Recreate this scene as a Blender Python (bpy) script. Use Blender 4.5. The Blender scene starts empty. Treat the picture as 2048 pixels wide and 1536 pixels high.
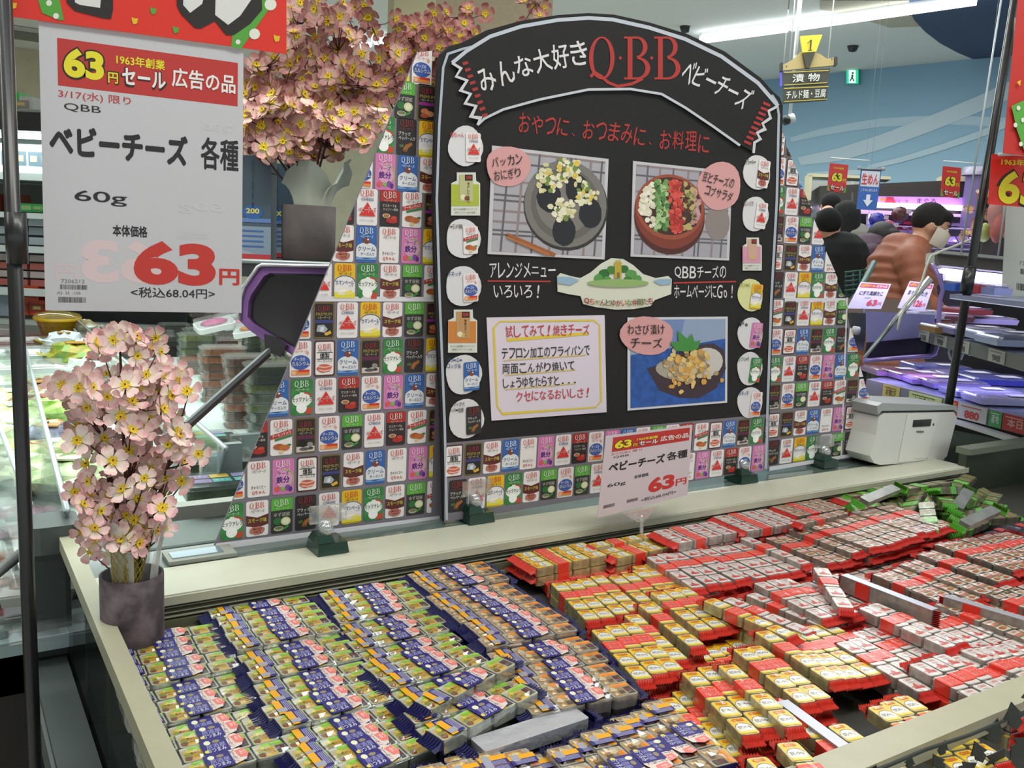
import bpy, math, random
from math import sin, cos, pi, radians, atan2, hypot
from mathutils import Vector, Matrix
random.seed(7)
scene = bpy.context.scene
COL = scene.collection
# ---------------------------------------------------------------- camera
F = 1838.525
CR = (Vector((0.8453, -0.5325, 0.0454)), Vector((-0.0457, -0.1563, -0.9866)), Vector((0.5325, 0.8319, -0.1563)))
# orthonormalise the measured axes (right, down, forward)
fw = CR[2].normalized(); rt = (CR[0] - fw * CR[0].dot(fw)).normalized(); dn = fw.cross(rt)
CAM = Vector((0, 0, 1.4))
cd = bpy.data.cameras.new('camera'); cam = bpy.data.objects.new('camera', cd); COL.objects.link(cam)
cd.sensor_width = 36.0; cd.lens = F / 2048 * 36.0; cd.clip_end = 100; cd.clip_start = 0.02
mw = Matrix((rt, -dn, -fw)).transposed().to_4x4(); mw.translation = CAM
cam.matrix_world = mw
scene.camera = cam
# ---------------------------------------------------------------- world, light, exposure
W = bpy.data.worlds.new('world'); scene.world = W; W.use_nodes = True
W.node_tree.nodes['Background'].inputs[0].default_value = (0.80, 0.86, 0.86, 1)
W.node_tree.nodes['Background'].inputs[1].default_value = 1.15
vs = scene.view_settings
vs.view_transform = 'Standard'; vs.look = 'None'; vs.exposure = 0.0; vs.gamma = 1.0; vs.use_curve_mapping = False
cy = scene.cycles
cy.max_bounces = 6; cy.diffuse_bounces = 3; cy.glossy_bounces = 3; cy.transmission_bounces = 4; cy.transparent_max_bounces = 14; cy.caustics_reflective = False; cy.caustics_refractive = False
cy.use_adaptive_sampling = True; cy.adaptive_threshold = .02; cy.use_denoising = True
def area(name, loc, size, power, color, direction=(0, 0, -1), spread=180):
    l = bpy.data.lights.new(name, 'AREA'); l.shape = 'RECTANGLE'; l.size, l.size_y = size; l.energy = power; l.color = color
    l.spread = radians(spread)
    o = bpy.data.objects.new(name, l); COL.objects.link(o); o.location = loc
    o.rotation_euler = Vector(direction).to_track_quat('-Z', 'Y').to_euler()
    return o
# ceiling lamps of the shop over the island and the aisles
area('ceiling_lamp_light', (0.9, 0.2, 3.25), (2.6, 0.5), 46, (1, .96, .88))
area('ceiling_lamp_light', (-1.2, 2.2, 3.25), (2.4, 0.5), 30, (1, .97, .92))
area('ceiling_lamp_light', (3.2, 2.4, 3.25), (2.6, 0.5), 34, (1, .97, .92))
area('ceiling_lamp_light', (3.0, 9.0, 3.25), (5.0, 1.5), 120, (.92, 1, 1))
area('ceiling_lamp_light', (5.2, 5.0, 3.25), (3.0, 3.0), 110, (.92, 1, 1))
# ---------------------------------------------------------------- pixel -> real position on a known plane
def ray(px, py):
    return rt * ((px - 1024) / F) + dn * ((py - 768) / F) + fw
def hz(px, py, z):
    d = ray(px, py); return CAM + d * ((z - CAM.z) / d.z)
def hy(px, py, y):
    d = ray(px, py); return CAM + d * (y / d.y)
def hx(px, py, x):
    d = ray(px, py); return CAM + d * (x / d.x)
def hd(px, py, dist):
    return CAM + ray(px, py) * dist
# ---------------------------------------------------------------- materials
MATS = {}
def lin(h):
    h = h.lstrip('#'); c = [int(h[i:i + 2], 16) / 255 for i in (0, 2, 4)]
    return tuple(x / 12.92 if x <= .04045 else ((x + .055) / 1.055) ** 2.4 for x in c)
def mat(h, r=.55, m=0., em=0., tr=0., al=1., noise=0., bump=0., scale=30., coat=0., sss=0., h2=None):
    key = (h, r, m, em, tr, al, noise, bump, scale, coat, sss, h2)
    if key in MATS: return MATS[key]
    M = bpy.data.materials.new('m_' + h.lstrip('#')); M.use_nodes = True
    nt = M.node_tree; b = nt.nodes['Principled BSDF']; c = lin(h)
    b.inputs['Base Color'].default_value = (*c, 1); b.inputs['Roughness'].default_value = r
    b.inputs['Metallic'].default_value = m; b.inputs['Transmission Weight'].default_value = tr
    b.inputs['Alpha'].default_value = al; b.inputs['Coat Weight'].default_value = coat
    b.inputs['Coat Roughness'].default_value = .12
    if em: b.inputs['Emission Color'].default_value = (*c, 1); b.inputs['Emission Strength'].default_value = em
    if sss: b.inputs['Subsurface Weight'].default_value = sss; b.inputs['Subsurface Radius'].default_value = (.02, .01, .01); b.inputs['Subsurface Scale'].default_value = .3
    if noise or bump or h2:
        tc = nt.nodes.new('ShaderNodeTexCoord'); nz = nt.nodes.new('ShaderNodeTexNoise')
        nz.inputs['Scale'].default_value = scale; nz.inputs['Detail'].default_value = 4
        nt.links.new(tc.outputs['Object'], nz.inputs['Vector'])
        if noise or h2:
            mx = nt.nodes.new('ShaderNodeMix'); mx.data_type = 'RGBA'
            c2 = lin(h2) if h2 else tuple(max(0, x * (1 - noise)) for x in c)
            mx.inputs[6].default_value = (*c, 1); mx.inputs[7].default_value = (*c2, 1)
            cr = nt.nodes.new('ShaderNodeValToRGB'); cr.color_ramp.elements[0].position = .38; cr.color_ramp.elements[1].position = .62
            nt.links.new(nz.outputs['Fac'], cr.inputs[0]); nt.links.new(cr.outputs[0], mx.inputs[0]); nt.links.new(mx.outputs[2], b.inputs['Base Color'])
        if bump:
            bp = nt.nodes.new('ShaderNodeBump'); bp.inputs['Strength'].default_value = bump; bp.inputs['Distance'].default_value = .004
            nt.links.new(nz.outputs['Fac'], bp.inputs['Height']); nt.links.new(bp.outputs[0], b.inputs['Normal'])
    MATS[key] = M
    return M
def glassmat(h='#ffffff', a=.12, r=.05, gl=.12):
    """thin clear sheet: mostly see-through with a glossy sheen"""
    key = ('glass', h, a, r, gl)
    if key in MATS: return MATS[key]
    M = bpy.data.materials.new('clear_sheet'); M.use_nodes = True; nt = M.node_tree
    for n in list(nt.nodes): nt.nodes.remove(n)
    out = nt.nodes.new('ShaderNodeOutputMaterial'); tr = nt.nodes.new('ShaderNodeBsdfTransparent'); g = nt.nodes.new('ShaderNodeBsdfGlossy'); d = nt.nodes.new('ShaderNodeBsdfDiffuse')
    m1 = nt.nodes.new('ShaderNodeMixShader'); m2 = nt.nodes.new('ShaderNodeMixShader')
    d.inputs[0].default_value = (*lin(h), 1); g.inputs['Roughness'].default_value = r
    m1.inputs[0].default_value = a; m2.inputs[0].default_value = gl
    nt.links.new(tr.outputs[0], m1.inputs[1]); nt.links.new(d.outputs[0], m1.inputs[2])
    nt.links.new(m1.outputs[0], m2.inputs[1]); nt.links.new(g.outputs[0], m2.inputs[2]); nt.links.new(m2.outputs[0], out.inputs[0])
    MATS[key] = M
    return M
# ---------------------------------------------------------------- text outlines
_TX = {}
def textmesh(s, bold=0.):
    """outline of s scaled into the unit box (0..1, 0..1); returns verts, faces, aspect"""
    k = (s, bold)
    if k in _TX: return _TX[k]
    cu = bpy.data.curves.new('t', 'FONT'); cu.body = s; cu.resolution_u = 2 if any(ord(c) > 0x2fff for c in s) or len(s) > 6 else 5; cu.offset = bold; cu.fill_mode = 'FRONT'
    o = bpy.data.objects.new('t', cu); COL.objects.link(o)
    dg = bpy.context.evaluated_depsgraph_get(); me = bpy.data.meshes.new_from_object(o.evaluated_get(dg))
    vv = [(v.co.x, v.co.y) for v in me.vertices]; ff = [tuple(p.vertices) for p in me.polygons]
    bpy.data.objects.remove(o); bpy.data.curves.remove(cu); bpy.data.meshes.remove(me)
    if not vv: vv = [(0, 0), (1, 0), (0, 1)]; ff = []
    x0 = min(v[0] for v in vv); x1 = max(v[0] for v in vv); y0 = min(v[1] for v in vv); y1 = max(v[1] for v in vv)
    w = max(x1 - x0, 1e-6); h = max(y1 - y0, 1e-6)
    _TX[k] = ([((a - x0) / w, (b - y0) / h) for a, b in vv], ff, w / h)
    return _TX[k]
# ---------------------------------------------------------------- mesh builder
class B:
    def __init__(s): s.v = []; s.f = []; s.mi = []; s.mats = []; s.sm = []
    def m(s, M):
        if isinstance(M, str): M = mat(M)
        if M not in s.mats: s.mats.append(M)
        return s.mats.index(M)
    def add(s, vs_, fs, M, smooth=False):
        o = len(s.v); i = s.m(M); s.v += [tuple(v) for v in vs_]
        for f in fs: s.f.append(tuple(o + a for a in f)); s.mi.append(i); s.sm.append(smooth)
        return s
    def box(s, c, d, M, rot=None, taper=1.):
        x, y, z = (a / 2 for a in d); t = taper
        vs_ = [Vector(p) for p in ((-x, -y, -z), (x, -y, -z), (x, y, -z), (-x, y, -z), (-x * t, -y * t, z), (x * t, -y * t, z), (x * t, y * t, z), (-x * t, y * t, z))]
        if rot: vs_ = [rot @ v for v in vs_]
        return s.add([v + Vector(c) for v in vs_], [(0, 3, 2, 1), (4, 5, 6, 7), (0, 1, 5, 4), (1, 2, 6, 5), (2, 3, 7, 6), (3, 0, 4, 7)], M)
    def bb(s, a, b, M):
        c = [(p + q) / 2 for p, q in zip(a, b)]; return s.box(c, [abs(p - q) for p, q in zip(a, b)], M)
    def prism(s, pts, off, M):
        """closed polygon pts (3D) extruded by vector off"""
        n = len(pts); off = Vector(off); P = [Vector(p) for p in pts]
        return s.add(P + [p + off for p in P], [tuple(range(n))[::-1], tuple(range(n, 2 * n))] + [(i, (i + 1) % n, n + (i + 1) % n, n + i) for i in range(n)], M)
    def tube(s, pts, r, M, n=8, caps=True, smooth=True):
        P = [Vector(p) for p in pts]; R = r if isinstance(r, (list, tuple)) else [r] * len(P)
        vs_ = []; fs = []
        for i, p in enumerate(P):
            d = (P[min(i + 1, len(P) - 1)] - P[max(i - 1, 0)]).normalized()
            u = d.orthogonal().normalized() if i == 0 else (u - d * u.dot(d)).normalized()
            w = d.cross(u)
            vs_ += [p + (u * cos(2 * pi * k / n) + w * sin(2 * pi * k / n)) * R[i] for k in range(n)]
        for i in range(len(P) - 1):
            for k in range(n): fs.append((i * n + k, i * n + (k + 1) % n, (i + 1) * n + (k + 1) % n, (i + 1) * n + k))
        if caps: fs += [tuple(range(n))[::-1], tuple(range((len(P) - 1) * n, len(P) * n))]
        return s.add(vs_, fs, M, smooth)
    def lathe(s, prof, c, M, n=16, sx=1., sy=1., smooth=True, rot=None):
        vs_ = []; fs = []; c = Vector(c)
        for r, z in prof:
            for k in range(n):
                v = Vector((r * sx * cos(2 * pi * k / n), r * sy * sin(2 * pi * k / n), z))
                vs_.append((rot @ v if rot else v) + c)
        for i in range(len(prof) - 1):
            for k in range(n): fs.append((i * n + k, i * n + (k + 1) % n, (i + 1) * n + (k + 1) % n, (i + 1) * n + k))
        return s.add(vs_, fs, M, smooth)
    def ball(s, c, r, M, n=10, m=7, rot=None):
        rx, ry, rz = r if isinstance(r, (list, tuple)) else (r, r, r)
        pr = [(max(sin(pi * i / m), .02), -cos(pi * i / m) * rz) for i in range(m + 1)]
        return s.lathe(pr, c, M, n, rx, ry, rot=rot)
    def rbox(s, c, d, rad, M, seg=3, rot=None):
        """box with rounded vertical corners"""
        x, y, z = d[0] / 2, d[1] / 2, d[2] / 2; pts = []
        for qx, qy, a0 in ((1, 1, 0), (-1, 1, 90), (-1, -1, 180), (1, -1, 270)):
            for k in range(seg + 1):
                a = radians(a0 + 90 * k / seg); pts.append((qx * (x - rad) + rad * cos(a), qy * (y - rad) + rad * sin(a)))
        n = len(pts); V = [Vector((a, b, -z)) for a, b in pts] + [Vector((a, b, z)) for a, b in pts]
        if rot: V = [rot @ v for v in V]
        return s.add([v + Vector(c) for v in V], [tuple(range(n))[::-1], tuple(range(n, 2 * n))] + [(i, (i + 1) % n, n + (i + 1) % n, n + i) for i in range(n)], M)
    def mesh(s, name, origin=(0, 0, 0)):
        me = bpy.data.meshes.new(name); o = Vector(origin)
        me.from_pydata([tuple(Vector(v) - o) for v in s.v], [], s.f)
        for M in s.mats: me.materials.append(M)
        if s.f:
            me.polygons.foreach_set('material_index', s.mi); me.polygons.foreach_set('use_smooth', s.sm)
        me.update()
        return me
    def obj(s, name, parent=None, origin=None, label=None, cat=None, group=None, kind=None, matrix=None):
        if origin is None: origin = (0, 0, 0)
        base = Vector(origin)
        o = bpy.data.objects.new(name, s.mesh(name, origin)); COL.objects.link(o)
        o.location = base
        if parent is not None:
            o.parent = parent; o.location = base - (Vector(parent['_o']) if '_o' in parent else Vector())
        if matrix is not None: o.matrix_local = matrix
        o['_o'] = tuple(base)
        tag(o, label, cat, group, kind)
        return o
def tag(o, label=None, cat=None, group=None, kind=None):
    if label: o['label'] = label
    if cat: o['category'] = cat
    if group: o['group'] = group
    if kind: o['kind'] = kind
    return o
def empty(name, loc, label=None, cat=None, group=None, rot=None, kind=None):
    o = bpy.data.objects.new(name, None); COL.objects.link(o); o.location = loc; o.empty_display_size = .02
    if rot: o.rotation_euler = rot
    o['_o'] = tuple(loc)
    return tag(o, label, cat, group, kind)
def inst(me, name, parent=None, loc=(0, 0, 0), rot=(0, 0, 0), scale=None, **k):
    o = bpy.data.objects.new(name, me); COL.objects.link(o); o.location = loc; o.rotation_euler = rot
    if parent is not None: o.parent = parent
    if scale: o.scale = scale if isinstance(scale, (tuple, list)) else (scale,) * 3
    return tag(o, k.get('label'), k.get('cat'), k.get('group'), k.get('kind'))
# ---------------------------------------------------------------- flat print, drawn in 2D and mapped onto a real surface
class Pr(B):
    """2D drawing; xf maps (u, v, lift) to 3D"""
    def __init__(s, xf=None, eps=.00025, rough=.55, coat=0., v=None):
        B.__init__(s); s.xf = xf or (lambda u, v, w: (u, v, w)); s.eps = eps; s.L = 1; s.k = 0; s.rough = rough; s.coat = coat
    def col(s, c): return mat(c, r=s.rough, coat=s.coat) if isinstance(c, str) else c
    def P(s, pts, fs, c):
        s.k += 1; w = (s.L + (s.k % 28) * .032) * s.eps
        s.add([s.xf(a, b, w) for a, b in pts], fs, s.col(c)); return s
    def up(s, n=1): s.L += n; return s
    def poly(s, pts, c): return s.P(pts, [tuple(range(len(pts)))], c)
    def rect(s, x0, y0, x1, y1, c): return s.poly([(x0, y0), (x1, y0), (x1, y1), (x0, y1)], c)
    def rrect(s, x0, y0, x1, y1, r, c, n=3):
        pts = []
        for cx, cy, a0 in ((x1 - r, y1 - r, 0), (x0 + r, y1 - r, 90), (x0 + r, y0 + r, 180), (x1 - r, y0 + r, 270)):
            for k in range(n + 1):
                a = radians(a0 + 90 * k / n); pts.append((cx + r * cos(a), cy + r * sin(a)))
        return s.poly(pts, c)
    def ell(s, cx, cy, rx, ry, c, n=20, a0=0, a1=360, rot=0, wob=0):
        pts = []; m = n if a1 - a0 >= 360 else n + 1; cr, sr = cos(radians(rot)), sin(radians(rot))
        for k in range(m):
            a = radians(a0 + (a1 - a0) * k / n); q = 1 + random.uniform(-wob, wob); x, y = rx * cos(a) * q, ry * sin(a) * q
            pts.append((cx + x * cr - y * sr, cy + x * sr + y * cr))
        return s.poly(pts, c)
    def line(s, pts, w, c, closed=False, w1=None):
        n = len(pts); L = []; R_ = []
        for i, p in enumerate(pts):
            a = pts[(i - 1) % n] if (i or closed) else p; b = pts[(i + 1) % n] if (i < n - 1 or closed) else p
            dx, dy = b[0] - a[0], b[1] - a[1]; l = hypot(dx, dy) or 1; nx, ny = -dy / l, dx / l
            if a is not p and b is not p:
                e = (p[0] - a[0], p[1] - a[1]); g = hypot(*e) or 1; k = abs(nx * -e[1] / g + ny * e[0] / g) or 1; k = max(k, .45)
            else: k = 1
            ww = (w if w1 is None else w + (w1 - w) * i / (n - 1)) / 2 / k
            L.append((p[0] + nx * ww, p[1] + ny * ww)); R_.append((p[0] - nx * ww, p[1] - ny * ww))
        fs = [(i, (i + 1) % n, n + (i + 1) % n, n + i) for i in range(n if closed else n - 1)]
        return s.P(L + R_, fs, c)
    def text(s, t, cx, cy, w, h, c, bold=.0, rot=0, vflip=1, slant=0):
        """fit text into a w x h box centred on cx, cy"""
        cjk = bold > .008 and any(ord(c) > 0x2fff for c in t)
        vv, ff, asp = textmesh(t, 0. if cjk else bold)
        if w is None: w = h * asp
        if h is None: h = w / asp
        cr, sr = cos(radians(rot)), sin(radians(rot)); pts = []
        for a, b in vv:
            x = (a - .5) * w + slant * (b - .5) * h; y = (b - .5) * h * vflip; pts.append((cx + x * cr - y * sr, cy + x * sr + y * cr))
        if cjk:      # heavier strokes: the outline drawn a few times, slightly shifted
            n_ = 4 if bold < .035 else (6 if bold < .07 else 8); d = bold * .62; sx = abs(w) / max(asp, .01)
            for k_ in range(n_):
                a = 2 * pi * k_ / n_ + pi / 4; ox, oy = d * sx * cos(a), d * abs(h) * sin(a); s.P([(x + ox, y + oy) for x, y in pts], ff, c)
            if bold > .07: s.P(pts, ff, c)
            return s
        return s.P(pts, ff, c)
    def vtext(s, t, cx, ytop, size, c, step=1.08, bold=0.02, vflip=1):
        for i, ch in enumerate(t):
            w = size; h = size
            if ch == 'ー': s.rect(cx - size * .06, ytop - vflip * (i * size * step + size * .9), cx + size * .06, ytop - vflip * (i * size * step + size * .1), c)
            else: s.text(ch, cx, ytop - vflip * (i + .5) * size * step, w * .85, h * .9, c, bold, vflip=vflip)
    def qbb(s, cx, cy, h, c, n=8, dots=True, vf=1, wk=1.):
        """serif letters Q B B drawn as strokes"""
        k = h * wk
        def T(pts, ox): return [(cx + (ox + a) * k, cy + vf * (b - .5) * h) for a, b in pts]
        def ring(ox, ax, ay, rx, ry, ix, iy, irx, iry, a0, a1, m):
            o_ = [(ax + rx * cos(radians(a0 + (a1 - a0) * i / m)), ay + ry * sin(radians(a0 + (a1 - a0) * i / m))) for i in range(m + 1)]
            i_ = [(ix + irx * cos(radians(a0 + (a1 - a0) * i / m)), iy + iry * sin(radians(a0 + (a1 - a0) * i / m))) for i in range(m + 1)]
            s.P(T(o_ + i_, ox), [(j, j + 1, m + 2 + j, m + 1 + j) for j in range(m)], c)
        ring(-1.02, 0, .5, .36, .5, .0, .5, .24, .46, 0, 360, n * 2)
        s.line(T([(-.32, .06), (-.2, .16), (-.02, .08), (.18, -.07), (.45, -.16), (.85, -.1), (1.15, .02)], -1.02), .07 * h, c)
        for ox in (-.3, .55):
            s.P(T([(0, 0), (.14, 0), (.14, 1), (0, 1)], ox), [(0, 1, 2, 3)], c)
            s.P(T([(-.1, 0), (.3, 0), (.3, .05), (-.1, .05)], ox), [(0, 1, 2, 3)], c)
            s.P(T([(-.1, .95), (.3, .95), (.3, 1), (-.1, 1)], ox), [(0, 1, 2, 3)], c)
            ring(ox, .26, .75, .3, .25, .26, .75, .17, .2, -90, 90, n)
            ring(ox, .28, .26, .36, .26, .28, .26, .22, .21, -90, 90, n)
        if dots:
            for ox in (-.5, .38): s.P(T([(0, .45), (.05, .5), (0, .55), (-.05, .5)], ox), [(0, 1, 2, 3)], c)
        return s
def quad(c0, c1, c2, c3, n=None):
    """unit square (0,0)=bottom-left c0, c1 bottom-right, c2 top-right, c3 top-left; lift along the normal facing the camera"""
    c0, c1, c2, c3 = map(Vector, (c0, c1, c2, c3)); nn = (c1 - c0).cross(c3 - c0).normalized()
    if nn.dot(CAM - c0) < 0: nn = -nn
    if n: nn = Vector(n)
    return lambda u, v, w: c0 * (1 - u) * (1 - v) + c1 * u * (1 - v) + c2 * u * v + c3 * (1 - u) * v + nn * w
def sub(xf, x0, y0, x1, y1):
    return lambda u, v, w: xf(x0 + (x1 - x0) * u, y0 + (y1 - y0) * v, w)
def ypix(y):
    """draw with photo pixel coordinates on the plane y=const, lifted toward the viewer"""
    return lambda u, v, w: hy(u, v, y) + Vector((0, -w, 0))
def sheet(b, c0, c1, c2, c3, t, M):
    c0, c1, c2, c3 = map(Vector, (c0, c1, c2, c3)); nn = (c1 - c0).cross(c3 - c0).normalized()
    if nn.dot(CAM - c0) > 0: nn = -nn
    b.prism([c0, c1, c2, c3], nn * t, M)
    return b
# ================================================================ SETTING
bz = Vector((-.203, .979, 0)).normalized(); bx = Vector((bz.y, -bz.x, 0))     # axes of the building: along the far wall, toward it
CEIL = 3.4
b = B(); b.bb((-14, -6, -.05), (16, 18, 0), mat('#d2cfc6', r=.25, noise=.15, scale=3)); b.obj('floor', kind='structure')
b = B(); b.bb((-14, -6, CEIL), (16, 18, CEIL + .1), mat('#dfe3df', r=.9)); ceil_o = b.obj('ceiling', kind='structure')
# far wall, blue with pale swooshes; it passes through the two points where it meets the ceiling in the photograph
pw = hz(1514, 161, CEIL); pw2 = hz(1943, 118, CEIL); dw = (pw2 - pw).normalized(); nw = Vector((dw.y, -dw.x, 0)); nw = nw if nw.dot(pw) > 0 else -nw
A = pw - dw * 9; C_ = pw2 + dw * 9; A.z = C_.z = 0
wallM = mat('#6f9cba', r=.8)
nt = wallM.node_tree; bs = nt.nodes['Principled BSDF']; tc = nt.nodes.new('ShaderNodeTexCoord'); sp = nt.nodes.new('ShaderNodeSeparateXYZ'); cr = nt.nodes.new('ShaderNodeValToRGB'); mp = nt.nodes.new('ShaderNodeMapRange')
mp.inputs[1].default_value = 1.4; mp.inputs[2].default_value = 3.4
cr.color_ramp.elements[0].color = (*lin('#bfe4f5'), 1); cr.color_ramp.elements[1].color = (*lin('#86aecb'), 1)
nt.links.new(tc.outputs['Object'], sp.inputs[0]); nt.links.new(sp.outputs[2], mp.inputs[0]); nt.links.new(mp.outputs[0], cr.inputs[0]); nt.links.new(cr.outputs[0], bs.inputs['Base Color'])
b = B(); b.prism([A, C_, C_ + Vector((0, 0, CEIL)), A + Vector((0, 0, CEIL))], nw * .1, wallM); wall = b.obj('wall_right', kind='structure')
def onwall(px, py):
    d = ray(px, py); t = (pw - CAM).dot(nw) / d.dot(nw); return CAM + d * t
p = Pr(lambda u, v, w: onwall(u, v) - nw * w, eps=.004, rough=.8)
def band(top, bot, c): p.poly(top + bot[::-1], c)
p.L = 1; band([(1580, 275), (1640, 258), (1700, 246), (1760, 237), (1830, 232), (1900, 231), (2048, 237)], [(1583, 284), (1640, 272), (1700, 262), (1760, 254), (1830, 250), (1900, 249), (2048, 256)], '#bcd6e6')
p.L = 2; band([(1596, 315), (1680, 296), (1760, 270), (1860, 232), (1950, 195), (2048, 150)], [(1602, 331), (1680, 322), (1760, 300), (1860, 264), (1950, 228), (2048, 185)], '#c8dce8')
p.L = 3; band([(1740, 330), (1800, 315), (1880, 290), (1960, 262), (2048, 225)], [(1730, 341), (1800, 326), (1880, 303), (1960, 276), (2048, 243)], '#c6deeb')
p.L = 1; band([(1614, 345), (1700, 340), (1730, 339)], [(1614, 350), (1700, 350), (1730, 349)], '#cfe6f2')
p.obj('mural_swoosh', wall)
# painted blue disc and pale yellow ring on the ceiling
p = Pr(lambda u, v, w: hz(u, v, CEIL) - Vector((0, 0, w)), eps=.003, rough=.9)
p.poly([(1640, 0), (1830, 0), (1822, 30), (1840, 52), (1780, 55), (1700, 30), (1640, 18)], '#b7b49f')
p.up().poly([(1818, 18), (1830, 40), (1850, 62), (1880, 85), (1915, 104), (1946, 117), (2060, 110), (2200, 90), (2200, -60), (1835, -60), (1820, -20)], '#3f506e')
p.obj('mural_disc', ceil_o)
# left and back walls
b = B(); b.bb((-6.1, 2, 0), (-6, 18, CEIL), mat('#c9c2a4', r=.8)); b.obj('wall_left', kind='structure')
b = B(); b.bb((-6, 13, 0), (6, 13.1, CEIL), mat('#c9c2a4', r=.8, noise=.1, scale=4)); b.obj('wall_back', kind='structure')
# pillar
a0 = hd(930, 0, 5.2); a1 = hd(1162, 0, 5.2); a2 = hd(868, 0, 5.9)
b = B(); ctr = (a0 + a1) / 2; ctr.z = 0; wd = (a1 - a0).length
ang = atan2((a1 - a0).y, (a1 - a0).x); R0 = Matrix.Rotation(ang, 3, 'Z')
b.box(ctr + Vector((0, .3, CEIL / 2)), (wd, .6, CEIL), mat('#b3a287', r=.6, noise=.06, scale=40), rot=R0)
b.box(ctr + Vector((0, .3, .06)), (wd + .03, .63, .12), mat('#6a6359'), rot=R0); b.obj('pillar', origin=ctr, kind='structure')
b = B(); c3 = hd(880, 30, 6.4); b.bb((c3.x - .35, c3.y, 0), (c3.x + .45, c3.y + .1, CEIL), mat('#d8d0ab', r=.8)); b.bb((c3.x - .35, c3.y - .02, 0), (c3.x + .45, c3.y, .1), mat('#6a6359')); b.obj('wall_middle', kind='structure')
# ceiling lamps (linear LED fixtures)
def strip(x0, y0, x1, y1, w, z, em, label, group=None):
    P0 = hz(x0, y0, z); P1 = hz(x1, y1, z); d = (P1 - P0); L = d.length; a = atan2(d.y, d.x); R_ = Matrix.Rotation(a, 3, 'Z'); c = (P0 + P1) / 2
    t = empty('ceiling_lamp', c, label, 'ceiling lamp', group)
    q = B(); q.box(c + Vector((0, 0, .045)), (L, w * .9, .05), mat('#d8dcdc', r=.5), rot=R_); q.obj('lamp_housing', t)
    q = B(); n = max(1, round(L / 1.2))
    for i in range(n):
        q2 = B(); q2.box(P0 + d * ((i + .5) / n), (L / n - .012, w * 1.25, .04), mat('#f4fbff', em=em * 2.6), rot=R_); q2.obj('lamp_tube', t)
    return t
strip(1404, 80, 1572, 57, .085, CEIL - .06, 3.2, 'long white linear ceiling lamp above the black arch, its left length')
strip(1578, 56, 1950, 2, .085, CEIL - .06, 3.2, 'long bright linear ceiling lamp running off above the blue wall')
strip(690, 100, 737, 88, .07, CEIL - .06, 3., 'short bright ceiling lamp seen between the upper pink blossoms')
strip(755, 86, 775, 80, .07, CEIL - .06, 3., 'small far ceiling lamp just right of the short one')
strip(752, 180, 774, 176, .12, CEIL - .06, 2.5, 'low far ceiling lamp peeping behind the blossoms')
for j, (ax, ay) in enumerate(((1.6, .9), (-.6, 1.6), (3.4, -.3))):  # more linear lamps, out of view, added to brighten the ceiling
    P0 = Vector((ax, ay, CEIL - .06)); q = B(); d = dw * -1; q.box(P0 + Vector((0, 0, .045)), (3.6, .08, .05), mat('#d8dcdc', r=.5), rot=Matrix.Rotation(atan2(dw.y, dw.x), 3, 'Z')); t = empty('ceiling_lamp', P0, 'added linear ceiling lamp out of view, %s' % ('over the island', 'over the left aisle', 'over the right aisle')[j], 'ceiling lamp'); q.obj('lamp_housing', t); q = B(); q.box(P0, (3.6, .106, .04), mat('#f4fbff', em=8), rot=Matrix.Rotation(atan2(dw.y, dw.x), 3, 'Z')); q.obj('lamp_tube', t)
# vent, small ceiling fittings
c = hz(60, 66, CEIL); b = B(); t = empty('ceiling_vent', c, 'white ceiling air vent above the left shelves', 'vent')
b.rbox(c - Vector((0, 0, .02)), (.7, .7, .03), .08, mat('#b9bab4')); b.obj('vent_frame', t)
b = B(); b.rbox(c - Vector((0, 0, .035)), (.5, .5, .02), .05, mat('#6f716e')); b.obj('vent_grille', t)
def dome(px, py, lab):
    c = hz(px, py, CEIL); b = B(); b.lathe([(.001, -.06), (.035, -.05), (.05, -.015), (.055, 0)], c, mat('#2a2d2e', r=.3), n=14); b.obj('smoke_detector', origin=c, label=lab, cat='detector')
dome(1706, 92, 'small dark round fitting on the ceiling above the exit sign'); dome(1371, 53, 'tiny dark round fitting on the ceiling above the arch top')
# exit sign on the wall: green with white doorway
def wquad(x0, y0, x1, y1, off=.06, skew=0):
    return quad(onwall(x0, y1 + skew) - nw * off, onwall(x1, y1) - nw * off, onwall(x1, y0) - nw * off, onwall(x0, y0 + skew) - nw * off)
t = empty('exit_sign', onwall(1709, 170), 'green and white running-man exit sign high on the blue wall', 'exit sign')
b = B(); x = wquad(1698, 141, 1722, 169, .06); b.prism([x(0, 0, 0), x(1, 0, 0), x(1, 1, 0), x(0, 1, 0)], nw * .06, mat('#3fae8a')); b.obj('sign_case', t)
p = Pr(x, eps=.003); p.rect(.0, .0, 1, 1, mat('#2cc79a', em=.8)); p.up().rect(.22, .05, .78, .95, mat('#eafff6', em=.9)); p.up()
p.ell(.55, .75, .09, .08, '#2a9a78'); p.poly([(.45, .65), (.62, .62), (.58, .4), (.7, .2), (.6, .15), (.5, .35), (.38, .15), (.3, .2), (.42, .42)], '#2a9a78'); p.obj('sign_face', t)
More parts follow.
